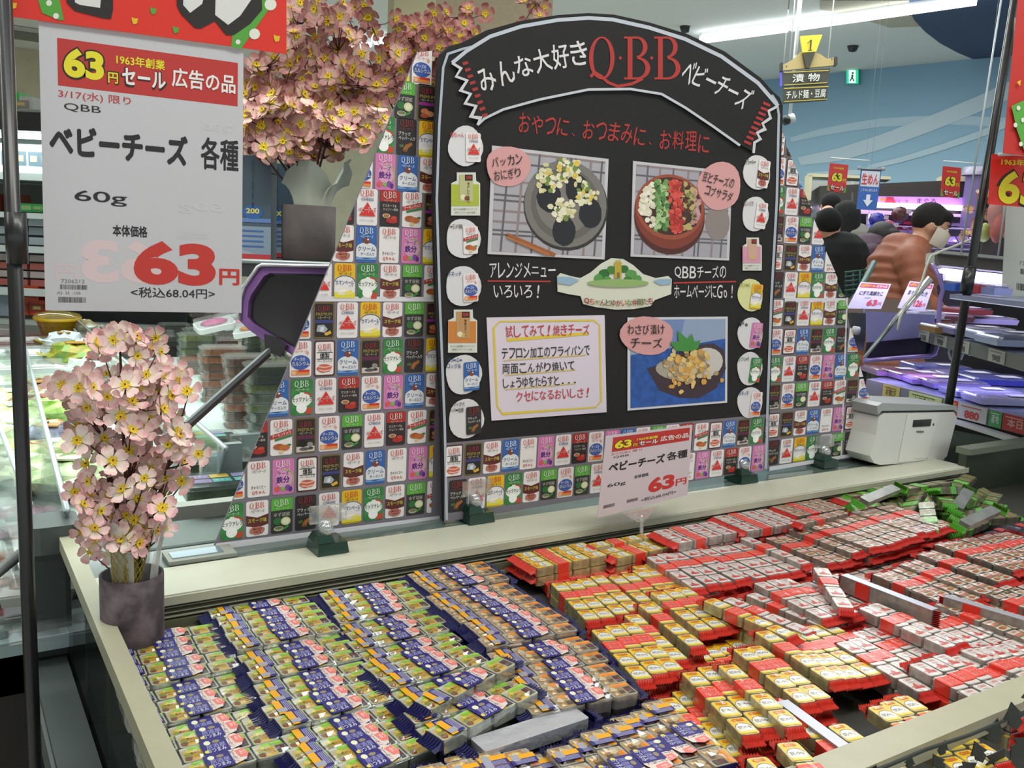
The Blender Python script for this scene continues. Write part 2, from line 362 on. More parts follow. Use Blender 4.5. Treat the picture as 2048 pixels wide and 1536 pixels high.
# aisle sign: fan shaped number plate over two dark boards
D = 6.2
def dq(x0, y0, x1, y1, d, s0=0, lx=0): return quad(hd(x0 + lx, y1 + s0, d), hd(x1 + lx, y1, d), hd(x1, y0, d), hd(x0, y0 + s0, d))
t = empty('aisle_sign', hd(1612, 205, D), 'hanging aisle sign with yellow fan number 1 over two dark boards', 'aisle sign')
def plate(px, d, th, M, name, lab=None):
    q = B(); q.prism([hd(a, c, d) for a, c in px], fw * th, M); return q.obj(name, t, label=lab)
plate([(1562, 131), (1566, 141), (1673, 130), (1671, 114), (1655, 118), (1640, 108), (1626, 104), (1600, 104), (1588, 117), (1577, 124)], D, .02, mat('#b09a63', r=.5), 'sign_crown')
plate([(1561, 126), (1561, 142), (1566, 142), (1566, 124)], D - .01, .03, mat('#2b2a22'), 'end_cap'); plate([(1669, 114), (1669, 131), (1675, 129), (1675, 113)], D - .01, .03, mat('#2b2a22'), 'end_cap')
plate([(1601, 72), (1645, 69), (1632, 104), (1628, 104), (1606, 105)], D - .03, .02, mat('#d8c22a'), 'number_fan')
plate([(1606, 106), (1631, 103), (1619, 136), (1612, 136)], D - .03, .02, mat('#35331f'), 'fan_base')
for k, (y0, y1, tx) in enumerate(((141, 170, '漬 物'), (173, 203, 'チルド麺・豆腐'))):
    o = plate([(1565 + k, y0 + 3), (1660 - 3 * k, y0 - 5), (1656 - 3 * k, y1 - 3), (1566, y1 + 3)], D, .02, mat('#3a3b30'), 'sign_board')
    q = Pr(quad(hd(1568, y1 + 1, D - .012), hd(1654, y1 - 4, D - .012), hd(1657, y0 - 1, D - .012), hd(1568, y0 + 3, D - .012)), eps=.002)
    q.rect(0, .93, 1, .99, '#c9b13a'); q.rect(0, .0, 1, .05, '#c9b13a'); q.up().text(tx, .5, .48, .62 if k == 0 else .9, .6 if k == 0 else .62, '#d6d6cc', .02); q.obj('sign_print', o)
q = Pr(quad(hd(1560, 142, D - .045), hd(1675, 130, D - .045), hd(1675, 68, D - .045), hd(1560, 80, D - .045)), eps=.002)
q.line([(.475, .80), (.54, .9), (.525, .56)], .022, '#2b2a22'); q.line([(.49, .56), (.56, .565)], .03, '#2b2a22'); q.poly([(.09, .12), (.12, .07), (.12, .17)], '#5b5030'); q.poly([(.92, .2), (.89, .15), (.89, .25)], '#5b5030'); q.obj('sign_print', t)
for px in (1579, 1656):
    q = B(); A0 = hd(px, 122, D + .01); q.tube([A0, Vector((A0.x, A0.y, CEIL))], .004, mat('#c7cbc9')); q.obj('hanging_wire', t)
q = B(); q.tube([hd(1592, 110, 6.4), Vector((hd(1592, 110, 6.4).x, hd(1592, 110, 6.4).y, CEIL))], .009, mat('#dfe4e4')); q.obj('hanging_pole', origin=hd(1592, 110, 6.4), label='white pole hanging from the ceiling behind the aisle sign', cat='pole')
b = B(); x = dq(1561, 141, 1571, 173, 7.2); b.prism([x(0, 0, 0), x(1, 0, 0), x(1, 1, 0), x(0, 1, 0)], fw * .02, mat('#4a3ec2')); _t = x(.5, 1, 0); b.tube([_t, Vector((_t.x, _t.y, CEIL))], .004, mat('#aaaaaa'), n=5); b.obj('purple_sign', origin=hd(1566, 157, 7.2), label='small purple hanging sign half hidden by the aisle sign', cat='sign')
# ceiling camera on its rod
D = 6.6; c = hd(1574, 238, D); t = empty('security_camera', c, 'white and black security camera on a rod beside the aisle sign', 'camera')
b = B(); b.tube([hd(1580, 233, D), Vector((hd(1580, 205, D).x, hd(1580, 205, D).y, CEIL))], .012, mat('#dfe4e4')); b.obj('rod', t)
b = B(); b.tube([hd(1588, 235, D), hd(1576, 239, D)], .032, mat('#cfd4d4'), n=12); b.obj('camera_body', t)
b = B(); b.tube([hd(1577, 239, D - .01), hd(1567, 242, D - .01)], .034, mat('#16181a', r=.3), n=12); b.obj('lens_hood', t)

# ================================================================ OUR ISLAND CASE
RZ = .90
cream = mat('#a9a78f', r=.35, noise=.06, scale=25, bump=.03); creamT = mat('#c3c4b1', r=.35, noise=.05, scale=15)
dk = mat('#39403f', r=.45); dk2 = mat('#1c1b19', r=.6)
X0, X1, YF, YB = .158, 2.12, .50, 1.245
case = empty('chilled_island_case', (1.1, .9, 0), 'open chilled island case with cream rail, dark corner post and packed cheese', 'display case')
b = B(); b.bb((X0 + .02, YF + .02, .0), (X1 + .45, YB + .18, .60), dk2); b.bb((X0 - .04, YF, .60), (X1 + .45, YB + .18, .64), dk); b.obj('case_body', case)
b = B(); b.bb((X0 + .02, YF + .04, .64), (X1 + .43, YB - .01, .72), mat('#2c2d28')); b.obj('bin_floor', case)
b = B(); b.bb((X0, YF, RZ - .022), (X0 + .023, 1.60, RZ), cream); b.obj('side_rail', case)
b = B(); b.bb((X0 + .0, YF + .01, RZ - .022), (X1 + .45, YF + .048, RZ), cream); b.obj('front_rail', case)
b = B(); b.bb((X0 + .008, YF + .03, .64), (X0 + .014, 1.58, RZ - .022), glassmat('#1d2423', .35, .03, .12)); b.obj('side_glass', case)
b = B(); b.bb((X0 + .03, YF + .022, .64), (X1 + .43, YF + .03, RZ - .022), glassmat('#202826', .35, .05, .08)); b.obj('front_glass', case)
b = B(); b.box((X0 - .012, 1.60, .76), (.055, .07, .30), dk); b.obj('corner_post', case)
b = B(); b.rbox((X0 - .004, 1.60, .895), (.075, .085, .045), .015, mat('#4c5352', r=.4)); b.obj('post_cap', case)
b = B(); b.bb((X0 - .045, YF, .66), (X0 + .005, 1.57, .70), dk); b.bb((X0 - .05, YF, .64), (X0 - .045, 1.57, .69), mat('#575d5b')); b.obj('side_sill', case)
b = B(); b.tube([(X0 - .05, 1.62, .86), (X0 - .16, 1.55, .80), (X0 - .3, 1.42, .74)], .009, mat('#6a6a68', r=.4)); b.obj('hinge_arm', case)
# ledge and air grille
LX1 = 2.13
b = B(); b.bb((X0 + .023, YB, RZ - .014), (LX1, YB + .105, RZ), creamT); b.bb((X0 + .023, YB - .004, RZ - .014), (LX1, YB, RZ - .002), mat('#b4b5a2', r=.4)); b.obj('centre_ledge', case)
b = B(); b.bb((X0 + .023, YB + .105, RZ - .03), (LX1, YB + .19, RZ - .001), mat('#5d6c66', r=.12, coat=.3)); b.obj('ledge_shade_strip', case)  # board's shadow and reflection put into the dark colour of the rear ledge
b = B(); b.bb((X0 + .023, YB + .035, .64), (X1, YB + .05, RZ - .014), mat('#1d1e16')); b.obj('grille_back', case)
for i in range(3):
    b = B(); z = RZ - .0195 - i * .0062; b.bb((X0 + .023, YB + .002 - i * .002, z - .0008), (X1, YB + .03, z + .0005), mat('#a3a28d', r=.4)); b.obj('grille_slat', case)
b = B(); b.bb((X0 + .023, YB - .004, RZ - .049), (X1, YB + .032, RZ - .036), mat('#6d6c54', r=.5)); b.bb((X0 + .023, YB - .006, RZ - .054), (X1, YB + .03, RZ - .049), mat('#b9b8a0')); b.bb((X0 + .023, YB - .004, .64), (X1, YB + .03, RZ - .054), mat('#55543f')); b.obj('grille_kick', case)
# small metal plate on the ledge behind the pot
c = hz(352, 1118, RZ + .001); b = B(); b.box((c.x + .035, YB + .135, RZ + .003), (.10, .05, .006), mat('#8d8f86', r=.4)); b.box((c.x + .03, YB + .135, RZ + .0065), (.075, .028, .002), mat('#9fb4bd', r=.15, m=.6)); b.obj('ledge_thermometer', origin=(c.x, YB + .13, RZ), label='small flat framed thermometer plate lying on the ledge behind the pot', cat='thermometer')
# glass end panel, inner dark lining of the bin at the right
b = B(); g = glassmat('#39453b', .45, .05, .08); b.bb((X1 + .32, YF, .7), (X1 + .33, 1.5, RZ + .02), g); b.obj('end_glass', case)
b = B(); b.bb((X1, YB, .64), (X1 + .45, YB + .02, .93), mat('#3c4439', r=.3, noise=.3, scale=5)); b.bb((X1, YB - .008, .93), (X1 + .45, YB + .03, .945), mat('#6e7463')); b.obj('end_lining', case)
# back half of the island behind the boards: dark glass well with a metal rim
b = B(); b.bb((X0 + .02, YB + .19, .62), (LX1, YB + .20, RZ), mat('#3d4644')); b.obj('rear_lining', case)
# ================================================================ PRINTED PACK CARDS (flat print), unit: width 1 -> .0355 m
RED, NAVY, WH, INK = '#c8332b', '#27407f', '#e6e2e2', '#2a2626'
def card(k):
    p = Pr(lambda u, v, w: (u * .0355, -w, v * .0355), eps=.0002, rough=.5)
    def base(c, frame=None):
        p.L = 1; p.rrect(-.5, -.82, .5, .82, .1, frame or c)
        if frame: p.up().rrect(-.43, -.75, .43, .75, .07, c)
        p.L = 3
    def head(c=RED, sub=INK, y=.62, s='ベビーチーズ'):
        p.L = 7; p.qbb(0, y, .27, c, n=4, dots=False, wk=.95)
        if s: p.text(s, 0, y - .27, .62, .13, sub, .02)
    def top(c, y=.28):
        p.L = 3; p.poly([(-.5, y), (.5, y), (.5, .72), (.47, .79), (.4, .82), (-.4, .82), (-.47, .79), (-.5, .72)], c)
    if k == 'C':
        base(WH); head(s=None); p.text('CHEESE', 0, .34, .6, .12, NAVY, .01); p.poly([(-.4, -.4), (.4, -.4), (0, .22)], '#d3302c')
        p.up().text('ベビーチーズ', 0, -.12, .86, .24, WH, .09).up().text('ベビーチーズ', 0, -.12, .84, .22, '#d3302c', .03); p.text('おやつに、おつまみに', 0, -.6, .66, .1, '#777', 0) if False else p.text('おやつに、おつまみに', 0, -.6, .66, .1, '#777777')
    elif k == 'M':
        base('#e3b71f'); p.ell(0, -.02, .5, .3, WH, 18); p.rect(-.5, -.5, .5, -.08, WH); p.L = 5; p.line([(.48 * cos(radians(a)), -.02 + .28 * sin(radians(a))) for a in range(0, 181, 20)], .03, NAVY)
        p.text('カマンベール', 0, -.05, .86, .2, NAVY, .03); p.text('入り', .3, -.2, .2, .1, NAVY); p.rect(-.5, -.74, .5, -.5, '#e0d53a'); p.ell(-.02, -.48, .3, .13, '#f2efe0', 14); p.rect(-.32, -.6, .28, -.48, '#e4dfc8'); p.up().poly([(.0, -.46), (.34, -.38), (.34, -.56), (.05, -.66)], '#e8d96b'); head()
    elif k == 'S':
        base(WH); p.poly([(-.5, .18), (0, .04), (.5, .18), (.5, -.3), (0, -.42), (-.5, -.3)], '#5b2322'); p.up().text('スモーク味', 0, -.08, .84, .2, '#c6c04a', .03)
        p.ell(0, -.55, .34, .2, '#b97263', 14, wob=.14); p.up().text('SMOKED', 0, -.48, .42, .1, '#6d2a26', .01); p.text('TASTE', 0, -.62, .34, .1, '#6d2a26', .01); head()
    elif k == 'Y':
        base('#333332'); top('#57a83a', .25); p.up().text('ゆず胡椒', 0, .05, .74, .2, '#bdbdb5'); p.ell(-.2, -.25, .2, .18, '#2c6b34', 12); p.ell(.18, -.28, .23, .2, '#cfd0a0', 14); p.up().ell(.18, -.28, .16, .14, '#e3e4c4', 12); p.ell(-.15, -.6, .24, .12, '#b3ac97', 12); p.up().ell(-.15, -.57, .18, .07, '#6c7a4a', 10); p.line([(.05, -.65), (.3, -.5)], .1, '#3c8a3c'); head('#e2e2da', '#b8d890')
    elif k in ('PB', 'PR', 'PT'):
        base('#231f20', '#6f5b2e'); p.text('PREMIUM', 0, .28, .74, .14, '#a08a45', .01); p.text('ベビーチーズ', 0, .12, .6, .12, '#bdb084', .02)
        if k == 'PB': p.rect(-.43, -.12, .43, .02, '#3a3c7c'); p.up(); p.poly([(-.35, -.5), (-.3, -.22), (.0, -.2), (.18, -.4), (.05, -.56)], '#a5abb3'); p.up().poly([(-.2, -.5), (-.15, -.3), (.0, -.3), (-.02, -.5)], '#d5d8dc'); p.poly([(.0, -.6), (.3, -.46), (.36, -.6), (.1, -.7)], '#d9a93a')
        if k == 'PR': p.rect(-.43, -.12, .43, .02, '#8c2c88'); p.up(); p.ell(-.1, -.38, .22, .14, '#c4704a', 12, wob=.1); p.up().ell(.14, -.48, .24, .14, '#cf8a60', 12, wob=.1); p.ell(-.12, -.58, .22, .1, '#a85034', 12, wob=.1)
        if k == 'PT': p.rect(-.43, -.16, .43, .02, '#5a2140'); p.poly([(-.43, -.75), (.43, -.75), (.43, -.5), (-.43, -.5)], '#c9c2c4'); p.up(); p.ell(-.12, -.35, .2, .17, '#15120f', 12, wob=.1); p.ell(.2, -.42, .15, .12, '#8f8783', 10, wob=.1); p.ell(-.05, -.62, .25, .08, '#5e5450', 12); p.ell(.25, -.6, .12, .07, '#3f3836', 10)
        p.L = 7; p.qbb(0, .54, .22, '#a5282a', n=4, dots=False)
    elif k == 'K':
        base(WH); p.ell(0, -.15, .45, .33, '#3a5aa8', 18); p.up().text('チーズの', -.05, 0, .5, .16, WH, .02); p.text('カルシウム', 0, -.2, .84, .22, '#22397a', .1); p.up().text('カルシウム', 0, -.2, .8, .19, WH, .02); p.rect(-.42, -.72, .42, -.5, '#d98445'); p.up().rect(-.1, -.58, .4, -.48, RED); p.ell(-.32, -.62, .12, .1, '#e8b08a', 10); p.ell(.32, .28, .06, .06, '#e89a8a', 8); head(RED, RED)
    elif k == 'H':
        base(WH, '#4f2a24'); p.up().text('燻製', 0, .12, .45, .26, INK, .03); p.line([(-.38, .27), (.38, .27)], .03, INK); p.line([(-.38, -.03), (.38, -.03)], .03, INK); p.text('ベーコン入り', 0, -.12, .7, .13, INK, .01)
        p.ell(0, -.46, .36, .2, '#c9634f', 14, wob=.12); p.up().line([(-.3, -.36), (0, -.42), (.3, -.36)], .06, '#e8b5a4'); p.line([(-.28, -.52), (0, -.58), (.3, -.52)], .06, '#e8b5a4'); p.L = 7; p.qbb(0, .54, .24, RED, n=4, dots=False); p.text('ベビーチーズ', 0, .35, .64, .11, INK, .02)
    elif k == 'R':
        base('#3161a8'); p.ell(0, -.22, .5, .3, '#d9dcdf', 18); p.rect(-.5, -.6, .5, -.22, '#d9dcdf'); p.poly([(-.5, -.7), (.5, -.7), (.5, -.55), (0, -.68), (-.5, -.55)], '#6f9ac9'); p.up().ell(.0, .16, .17, .14, '#7c3f33', 12, wob=.06); p.ell(.07, .22, .05, .04, '#e8e0da', 8); p.text('クリーム', 0, -.2, .84, .2, NAVY, .03); p.text('チーズ入り', .05, -.44, .66, .15, NAVY, .02); head('#dfe6ee', '#dfe6ee')
    elif k == 'Z':
        base('#3d8746'); top('#2f7d3b', .4); p.ell(0, -.12, .47, .34, '#e9ebe6', 18); p.up().line([(.1, .2), (.3, .15), (.45, .02)], .07, RED); p.line([(-.45, .02), (-.3, .15), (-.1, .2)], .07, '#2f7d3b'); p.ell(-.36, -.62, .12, .14, '#2f7d3b', 10); p.poly([(.15, -.78), (.45, -.78), (.47, -.5), (.25, -.5)], '#c5452f')
        p.ell(-.02, -.5, .25, .24, '#f4f5f2', 14); p.up().text('モッツァレラ', 0, -.1, .92, .22, '#1f221f', .02); head('#e4ece2', '#c9dcc6')
    elif k == 'B':
        base('#2a2829'); p.up().text('ブラック', -.12, .14, .6, .17, '#d8d6d2', .02); p.text('ペッパー入り', 0, -.06, .82, .16, '#d8d6d2', .02); p.poly([(-.2, -.6), (-.05, -.35), (.25, -.22), (.3, -.34), (.08, -.5), (.0, -.68)], '#a0622f'); p.ell(-.25, -.42, .13, .08, '#4e6433', 10, wob=.1); p.ell(-.1, -.62, .1, .06, '#6e4a2a', 8); head('#93292c', '#93292c')
    elif k == 'U':
        base('#2d2526'); top('#a82c27', .3); p.up().text('マスタード&', -.04, .12, .7, .13, '#cfc8bf', .01); p.text('チョリソー風味', .02, -.05, .74, .12, '#cfc8bf', .01); p.ell(-.18, -.34, .2, .1, '#cdbba0', 12); p.rect(-.3, -.45, -.06, -.34, '#a08a72'); p.up().ell(-.18, -.33, .15, .06, '#b06a35', 10); p.ell(.1, -.55, .3, .13, '#a82b25', 14, wob=.1); p.ell(.2, -.42, .16, .08, '#c23e30', 10); head('#e2d6d2', '#dba08a', s='ベビーチーズ')
    elif k == 'I':
        base('#cf78ae'); p.ell(.05, -.1, .42, .42, '#d79bc0', 18); p.up().line([(.4 * cos(radians(a)) + .05, -.1 + .42 * sin(radians(a))) for a in range(-60, 120, 20)], .05, '#8fb84f'); p.text('チーズ', 0, .15, .5, .18, '#6b2f86', .03); p.text('鉄分', -.02, -.14, .6, .3, '#57247a', .06); p.ell(-.28, -.56, .13, .12, '#d35a52', 10); p.ell(-.02, -.56, .1, .1, '#7fb24e', 10); p.ell(.2, -.52, .13, .14, '#7a4aa0', 10); p.up().ell(.33, -.6, .09, .12, '#4f2c80', 8); head('#f0dce8', '#f0dce8')
    elif k == 'A':
        base(WH); p.up(); p.poly([(-.5, -.08), (.5, .14), (.5, .36), (-.5, .12)], '#b3352b'); p.poly([(-.3, -.17), (.5, .02), (.5, .12), (-.3, -.06)], '#3f7a42'); p.up().text('アーモンド入り', 0, .14, .86, .15, WH, .03, rot=12); p.ell(-.12, -.42, .26, .14, '#a85a2c', 12); p.ell(.14, -.48, .26, .14, '#bd6a35', 12); p.ell(0, -.66, .12, .08, '#ddbf8a', 8); p.ell(.36, -.36, .1, .05, '#3f7a42', 8); head()
    elif k == 'Q':
        base(WH); p.up().text('きゃらくたー', 0, -.38, .66, .16, '#5a4a46', .02); p.text('Qちゃん', 0, -.62, .6, .18, RED, .03); head(s='ベビーチーズ')
    me = p.mesh('printed_label'); return me
KINDS = ['C', 'M', 'S', 'Y', 'PB', 'PR', 'PT', 'K', 'H', 'R', 'Z', 'B', 'U', 'I', 'A', 'Q']
CARD = {k: card(k) for k in KINDS}
import bmesh
def clip_mesh(me, planes, off):
    """cut a card print by half planes (px, pz, nx, nz) in board coordinates"""
    bm = bmesh.new(); bm.from_mesh(me); bmesh.ops.translate(bm, verts=bm.verts, vec=Vector(off))
    for (px_, pz_, nx_, nz_) in planes:
        bmesh.ops.bisect_plane(bm, geom=bm.verts[:] + bm.edges[:] + bm.faces[:], plane_co=(px_, 0, pz_), plane_no=(nx_, 0, nz_), clear_outer=True)
    bmesh.ops.translate(bm, verts=bm.verts, vec=-Vector(off))
    if not bm.faces: bm.free(); return None
    m2 = me.copy(); bm.to_mesh(m2); bm.free(); return m2
def cards_on(parent, y, rows, planes, org):
    """rows: list of (z, x0, dx, 'K K K'...); planes keep the side their normal does not point to"""
    for z, x0, dx, ks in rows:
        for i, k in enumerate(ks.split()):
            if k == '-': continue
            x = x0 + dx * i
            sd = max(((x - a) * n1 + (z - c) * n2) for a, c, n1, n2 in planes)
            if sd > .04: continue
            me = CARD[k]
            if sd > -.04:
                me = clip_mesh(me, planes, (x, 0, z))
                if me is None: continue
            o = bpy.data.objects.new('printed_label', me); COL.objects.link(o); o.parent = parent; o.location = (x - org[0], y - org[1], z - org[2])
            if abs(dx - .0395) > .001: o.scale = (dx / .0395, 1, .99)
def hp(ax, az, bx_, bz_):
    """half plane through a-b; the outside is to the left of a->b"""
    dx, dz = bx_ - ax, bz_ - az; l = hypot(dx, dz); return (ax, az, -dz / l, dx / l)
def xz(px, py, y): v = hy(px, py, y); return (v.x, v.z)
YS = 1.40      # side sheets
def sheet_board(name, pts, y, label, M='#77727c', t=.004):
    """pts in photo pixels, clockwise seen from the front"""
    P_ = [xz(a, c, y) for a, c in pts]; org = ((P_[0][0] + P_[-1][0]) / 2, y, min(q[1] for q in P_))
    b = B(); b.prism([(a, y + .0005, c) for a, c in P_], (0, t, 0), mat(M, r=.6))
    o = b.obj(name, origin=org, label=label, cat='display board'); return o, org, P_
# left sheet
lpts = [(425, 1101), (835, 105), (860, 102), (872, 300), (884, 560), (892, 1046)]
lo, lorg, LP = sheet_board('product_pattern_board', lpts, YS, 'grey triangular cardboard wing left of the black board, printed with small cheese packs')
pl = [hp(*LP[0], *LP[1]), hp(*LP[1], *LP[2])]; pl = [(a, c, n1, n2) for a, c, n1, n2 in pl]
q = Pr(lambda u, v, w: (u, YS - w, v), eps=.0003)
kx = YS / 1.39
def S(v): return v * kx
def SZ(z): return 1.4 + (z - 1.4) * kx
rowsL = [(.945, .384, 'Z S Y B C M Z S Y A'), (1.009, .386, 'K Q I H PB S R Q I M'), (1.073, .422, 'U A PT K Y C U A PR PB'), (1.136, .455, 'R Z C U K I R S'), (1.197, .492, 'K H R PT Z B M'),
         (1.258, .490, 'K PB C M S Y PR'), (1.320, .524, 'C M Z S Y A'), (1.380, .560, 'S R Q I M'), (1.439, .560, 'U C U A PR'), (1.496, .590, 'K I R S'), (1.554, .626, 'Z B M'), (1.611, .621, 'Z Y PR'), (1.667, .650, 'M K')]
pl2 = pl + [(LP[2][0], LP[2][1], 1, .06)]
cards_on(lo, YS, [(SZ(z), S(x0), S(.0397), ks) for z, x0, ks in rowsL], pl + [(S(.733), 0, 1, 0)], lorg)
bnd = Pr(lambda u, v, w: (u, YS - w, v), eps=.0004)
z0 = SZ(1.292)
def bx_at(P0, P1, z): t = (z - P0[1]) / (P1[1] - P0[1]); return P0[0] + (P1[0] - P0[0]) * t
bnd.poly([(bx_at(LP[0], LP[1], z0 - .004), z0 - .004), (S(.735), z0 - .004), (S(.735), z0 + .004), (bx_at(LP[0], LP[1], z0 + .004), z0 + .004)], '#d8d6dc')
zb = LP[0][1]; bnd.poly([(LP[0][0], zb), (S(.75), zb - .004), (S(.75), zb + .006), (LP[0][0] + .006, zb + .011)], '#dddbe2'); bnd.obj('white_seam', lo, origin=None)
# right sheet
rpts = [(1538, 942), (1538, 250), (1556, 243), (1603, 380), (1640, 480), (1690, 600), (1720, 760), (1752, 820), (1762, 904), (1758, 908)]
ro, rorg, RP = sheet_board('product_pattern_board', rpts, YS, 'grey slanted cardboard wing right of the black board, printed with small cheese packs')
rowsR = [('', 1.386, 'H PB S R Q'), ('', 1.326, 'B C M Z S Y'), ('', 1.265, 'A PB C M S Y'), ('', 1.201, 'K H R PT Z B K'), ('', 1.139, 'Z C U K I R Z C'), ('', 1.077, 'PT K Y C U A PT K'), ('', 1.012, 'H PB S R Q I H PB S'), ('', .949, 'B C M Z S Y B C R PT'),
         ('', 1.446, 'PT K Y C'), ('', 1.506, 'Z C U'), ('', 1.566, 'K H R'), ('', 1.626, 'H PB')]
RX = {1.386: 1.552, 1.326: 1.560, 1.265: 1.566, 1.201: 1.573, 1.139: 1.579, 1.077: 1.584, 1.012: 1.590, .949: 1.597, 1.446: 1.546, 1.506: 1.540, 1.566: 1.534, 1.626: 1.528}
prs = [hp(*RP[i], *RP[i + 1]) for i in range(1, 8)]
cards_on(ro, YS, [(SZ(z), S(RX[z]), S(.0447), ks) for _, z, ks in rowsR], [hp(*RP[2], *RP[5]), hp(*RP[5], *RP[8])], rorg)
bnd = Pr(lambda u, v, w: (u, YS - w, v), eps=.0004); z0 = SZ(1.2935)
bnd.poly([(RP[0][0], z0 - .005), (bx_at(RP[4], RP[5], z0) + .006, z0 - .005), (bx_at(RP[4], RP[5], z0), z0 + .005), (RP[0][0], z0 + .005)], '#d8d6dc')
bnd.poly([RP[0], RP[-2], (RP[-2][0], RP[-2][1] + .008), (RP[0][0], RP[0][1] + .010)], '#dddbe2')
a0 = xz(1694, 595, YS); a1 = xz(1682, 917, YS); bnd.line([a0, a1], .006, '#cfcdd4'); bnd.obj('white_seam', ro)

# ---------------------------------------------------------------- black centre board
YB0 = 1.365
bpts = [(888, 1044), (883, 850), (872, 600), (867, 400), (871, 250), (876, 140), (882, 108), (900, 92), (925, 85), (975, 60), (1040, 42), (1115, 30), (1177, 26), (1228, 29), (1300, 45), (1375, 68), (1450, 103), (1522, 156), (1545, 182), (1560, 195), (1566, 212), (1560, 400), (1548, 600), (1540, 800), (1537, 938)]
BP = [xz(a, c, YB0) for a, c in bpts]; borg = ((BP[0][0] + BP[-1][0]) / 2, YB0, BP[0][1])
BLK = mat('#151315', r=.75, noise=.15, scale=60)
b = B(); b.prism([(a, YB0 + .0003, c) for a, c in BP], (0, .008, 0), BLK)
bo = b.obj('black_display_board', origin=borg, label='large black arched board with handwritten cheese advert, recipe photos and sticker columns', cat='display board')
yp = ypix(YB0)
p = Pr(yp, eps=.0003, rough=.7)
# white tape outline (light grey-blue)
p.L = 3
TAPE = '#aab4c0'
p.line([(893, 1040), (889, 850), (879, 600), (873, 400), (878, 250), (886, 135), (895, 108), (925, 98), (950, 92)], 5, TAPE)
p.line([(1531, 938), (1535, 800), (1542, 600), (1553, 400), (1557, 230), (1553, 205), (1543, 190)], 5, TAPE)
# grey strip of packs at the foot of the board
p.L = 1; p.poly([(889, 886), (1100, 868), (1300, 850), (1538, 828), (1537, 938), (888, 1044)], '#77727c')
p.obj('board_outline', bo)
kb = YB0 / 1.375
def Sb(v): return v * kb
def SbZ(z): return 1.4 + (z - 1.4) * kb
topcut = [(hy(889, 886, YB0), hy(1538, 828, YB0))]
tc0, tc1 = topcut[0]; tp = hp(tc0.x, tc0.z, tc1.x, tc1.z)
cards_on(bo, YB0 - .0006, [(SbZ(1.010), Sb(.766), Sb(.0391), 'H PB S R Q I C U K I R A Y C U'), (SbZ(.946), Sb(.776), Sb(.0391), 'B C M Z S Y K Y C H A S Q M'), (SbZ(1.008), Sb(1.356), Sb(.0412), 'A H R PT Z B'), (SbZ(.946), Sb(1.324), Sb(.0418), 'Q I C U K I R')], [tp, (Sb(1.572), 0, 1, .02), (Sb(.748), 0, -1, 0)], borg)
# ribbon banner across the arch: its own raised layer
rib_top = [(904, 126), (933, 102), (980, 73), (1042, 53), (1115, 40), (1177, 36), (1225, 39), (1297, 55), (1370, 78), (1443, 113), (1516, 166), (1556, 212)]
rib_r = [(1537, 222), (1541, 236), (1525, 247), (1530, 258), (1514, 266), (1521, 278), (1509, 285), (1507, 306)]
rib_bot = [(1480, 291), (1425, 252), (1370, 215), (1323, 188), (1261, 178), (1177, 179), (1079, 199), (1006, 219), (969, 237), (955, 250)]
rib_l = [(961, 236), (942, 233), (952, 212), (930, 207), (941, 188), (921, 181), (934, 161), (912, 153), (922, 137)]
b = B(); outl = rib_top + rib_r + rib_bot + rib_l
b.prism([yp(a, c, .0012) for a, c in outl], (0, -.003, 0), BLK); b.obj('ribbon_banner', bo)
yr = ypix(YB0 - .0045); p = Pr(yr, eps=.0002, rough=.7)
p.line(rib_top, 7.5, '#b9c0ca'); p.line(rib_bot[::-1], 5, '#bfc3cb'); p.line([rib_top[-1]] + rib_r, 5, '#c9cad0'); p.line([rib_bot[-1]] + rib_l + [rib_top[0]], 5, '#c9cad0')
p.up()
for k in range(9):
    t = k / 8; cx = 929 + (968 - 929) * t; cy = 128 + (232 - 128) * t; p.poly([(cx - 5, cy - 3), (cx + 6, cy - 6), (cx + 8, cy - .5), (cx - 3, cy + 3.5)], '#9a2f2e')
for k in range(9):
    t = k / 8; cx = 1534 + (1496 - 1534) * t; cy = 207 + (284 - 207) * t; p.poly([(cx - 7, cy - 4), (cx + 7, cy + 2), (cx + 5, cy + 7), (cx - 9, cy + 1)], '#a8312f')
# handwriting on the ribbon (pixel space is y-down: flip)
def hand(p, s, x0, y0, x1, y1, h, c, bold=.012, yj=0, arc=None):
    """write s along x0,y0 -> x1,y1 (photo pixels); h list or scalar"""
    n = len(s); ang = -atan2(y1 - y0, x1 - x0); st = hypot(x1 - x0, y1 - y0) / n
    for i, ch in enumerate(s):
        if ch == ' ': continue
        t = (i + .5) / n; x = x0 + (x1 - x0) * t; y = y0 + (y1 - y0) * t
        if arc: y -= arc * 4 * t * (1 - t)
        hh = h if not isinstance(h, (list, tuple)) else h[i]; rot = math.degrees(-ang) + random.uniform(-4, 4)
        if arc: rot += -math.degrees(math.atan(arc * 4 * (1 - 2 * t) / hypot(x1 - x0, y1 - y0)))
        w = st * .86
        if ch in 'ーニ': p.text(ch, x, y, w, max(3, hh * (.14 if ch == 'ー' else .45)), c, bold, rot=rot, vflip=-1)
        elif ch in '、。.・': p.text('・' if ch in '.・' else ch, x - st * .2, y + (hh * .32 if ch != '・' else 0), hh * .16, hh * .16, c, bold, rot=rot, vflip=-1)
        elif ch in 'ゃゅょっッァィュョ': p.text(ch, x, y + hh * .14, w * .8, hh * .62, c, bold, rot=rot, vflip=-1)
        elif ch in 'oae': p.text(ch, x - st * .1, y + hh * .18, w * .6, hh * .6, c, bold, rot=rot, vflip=-1)
        elif ch in '!Il': p.text(ch, x, y, w * .22, hh, c, bold, rot=rot + 6, vflip=-1)
        else: p.text(ch, x, y + random.uniform(-yj, yj), w, hh * random.uniform(.92, 1.04), c, bold, rot=rot, vflip=-1)
CH = '#d6d4d6'; RD = '#a8332f'
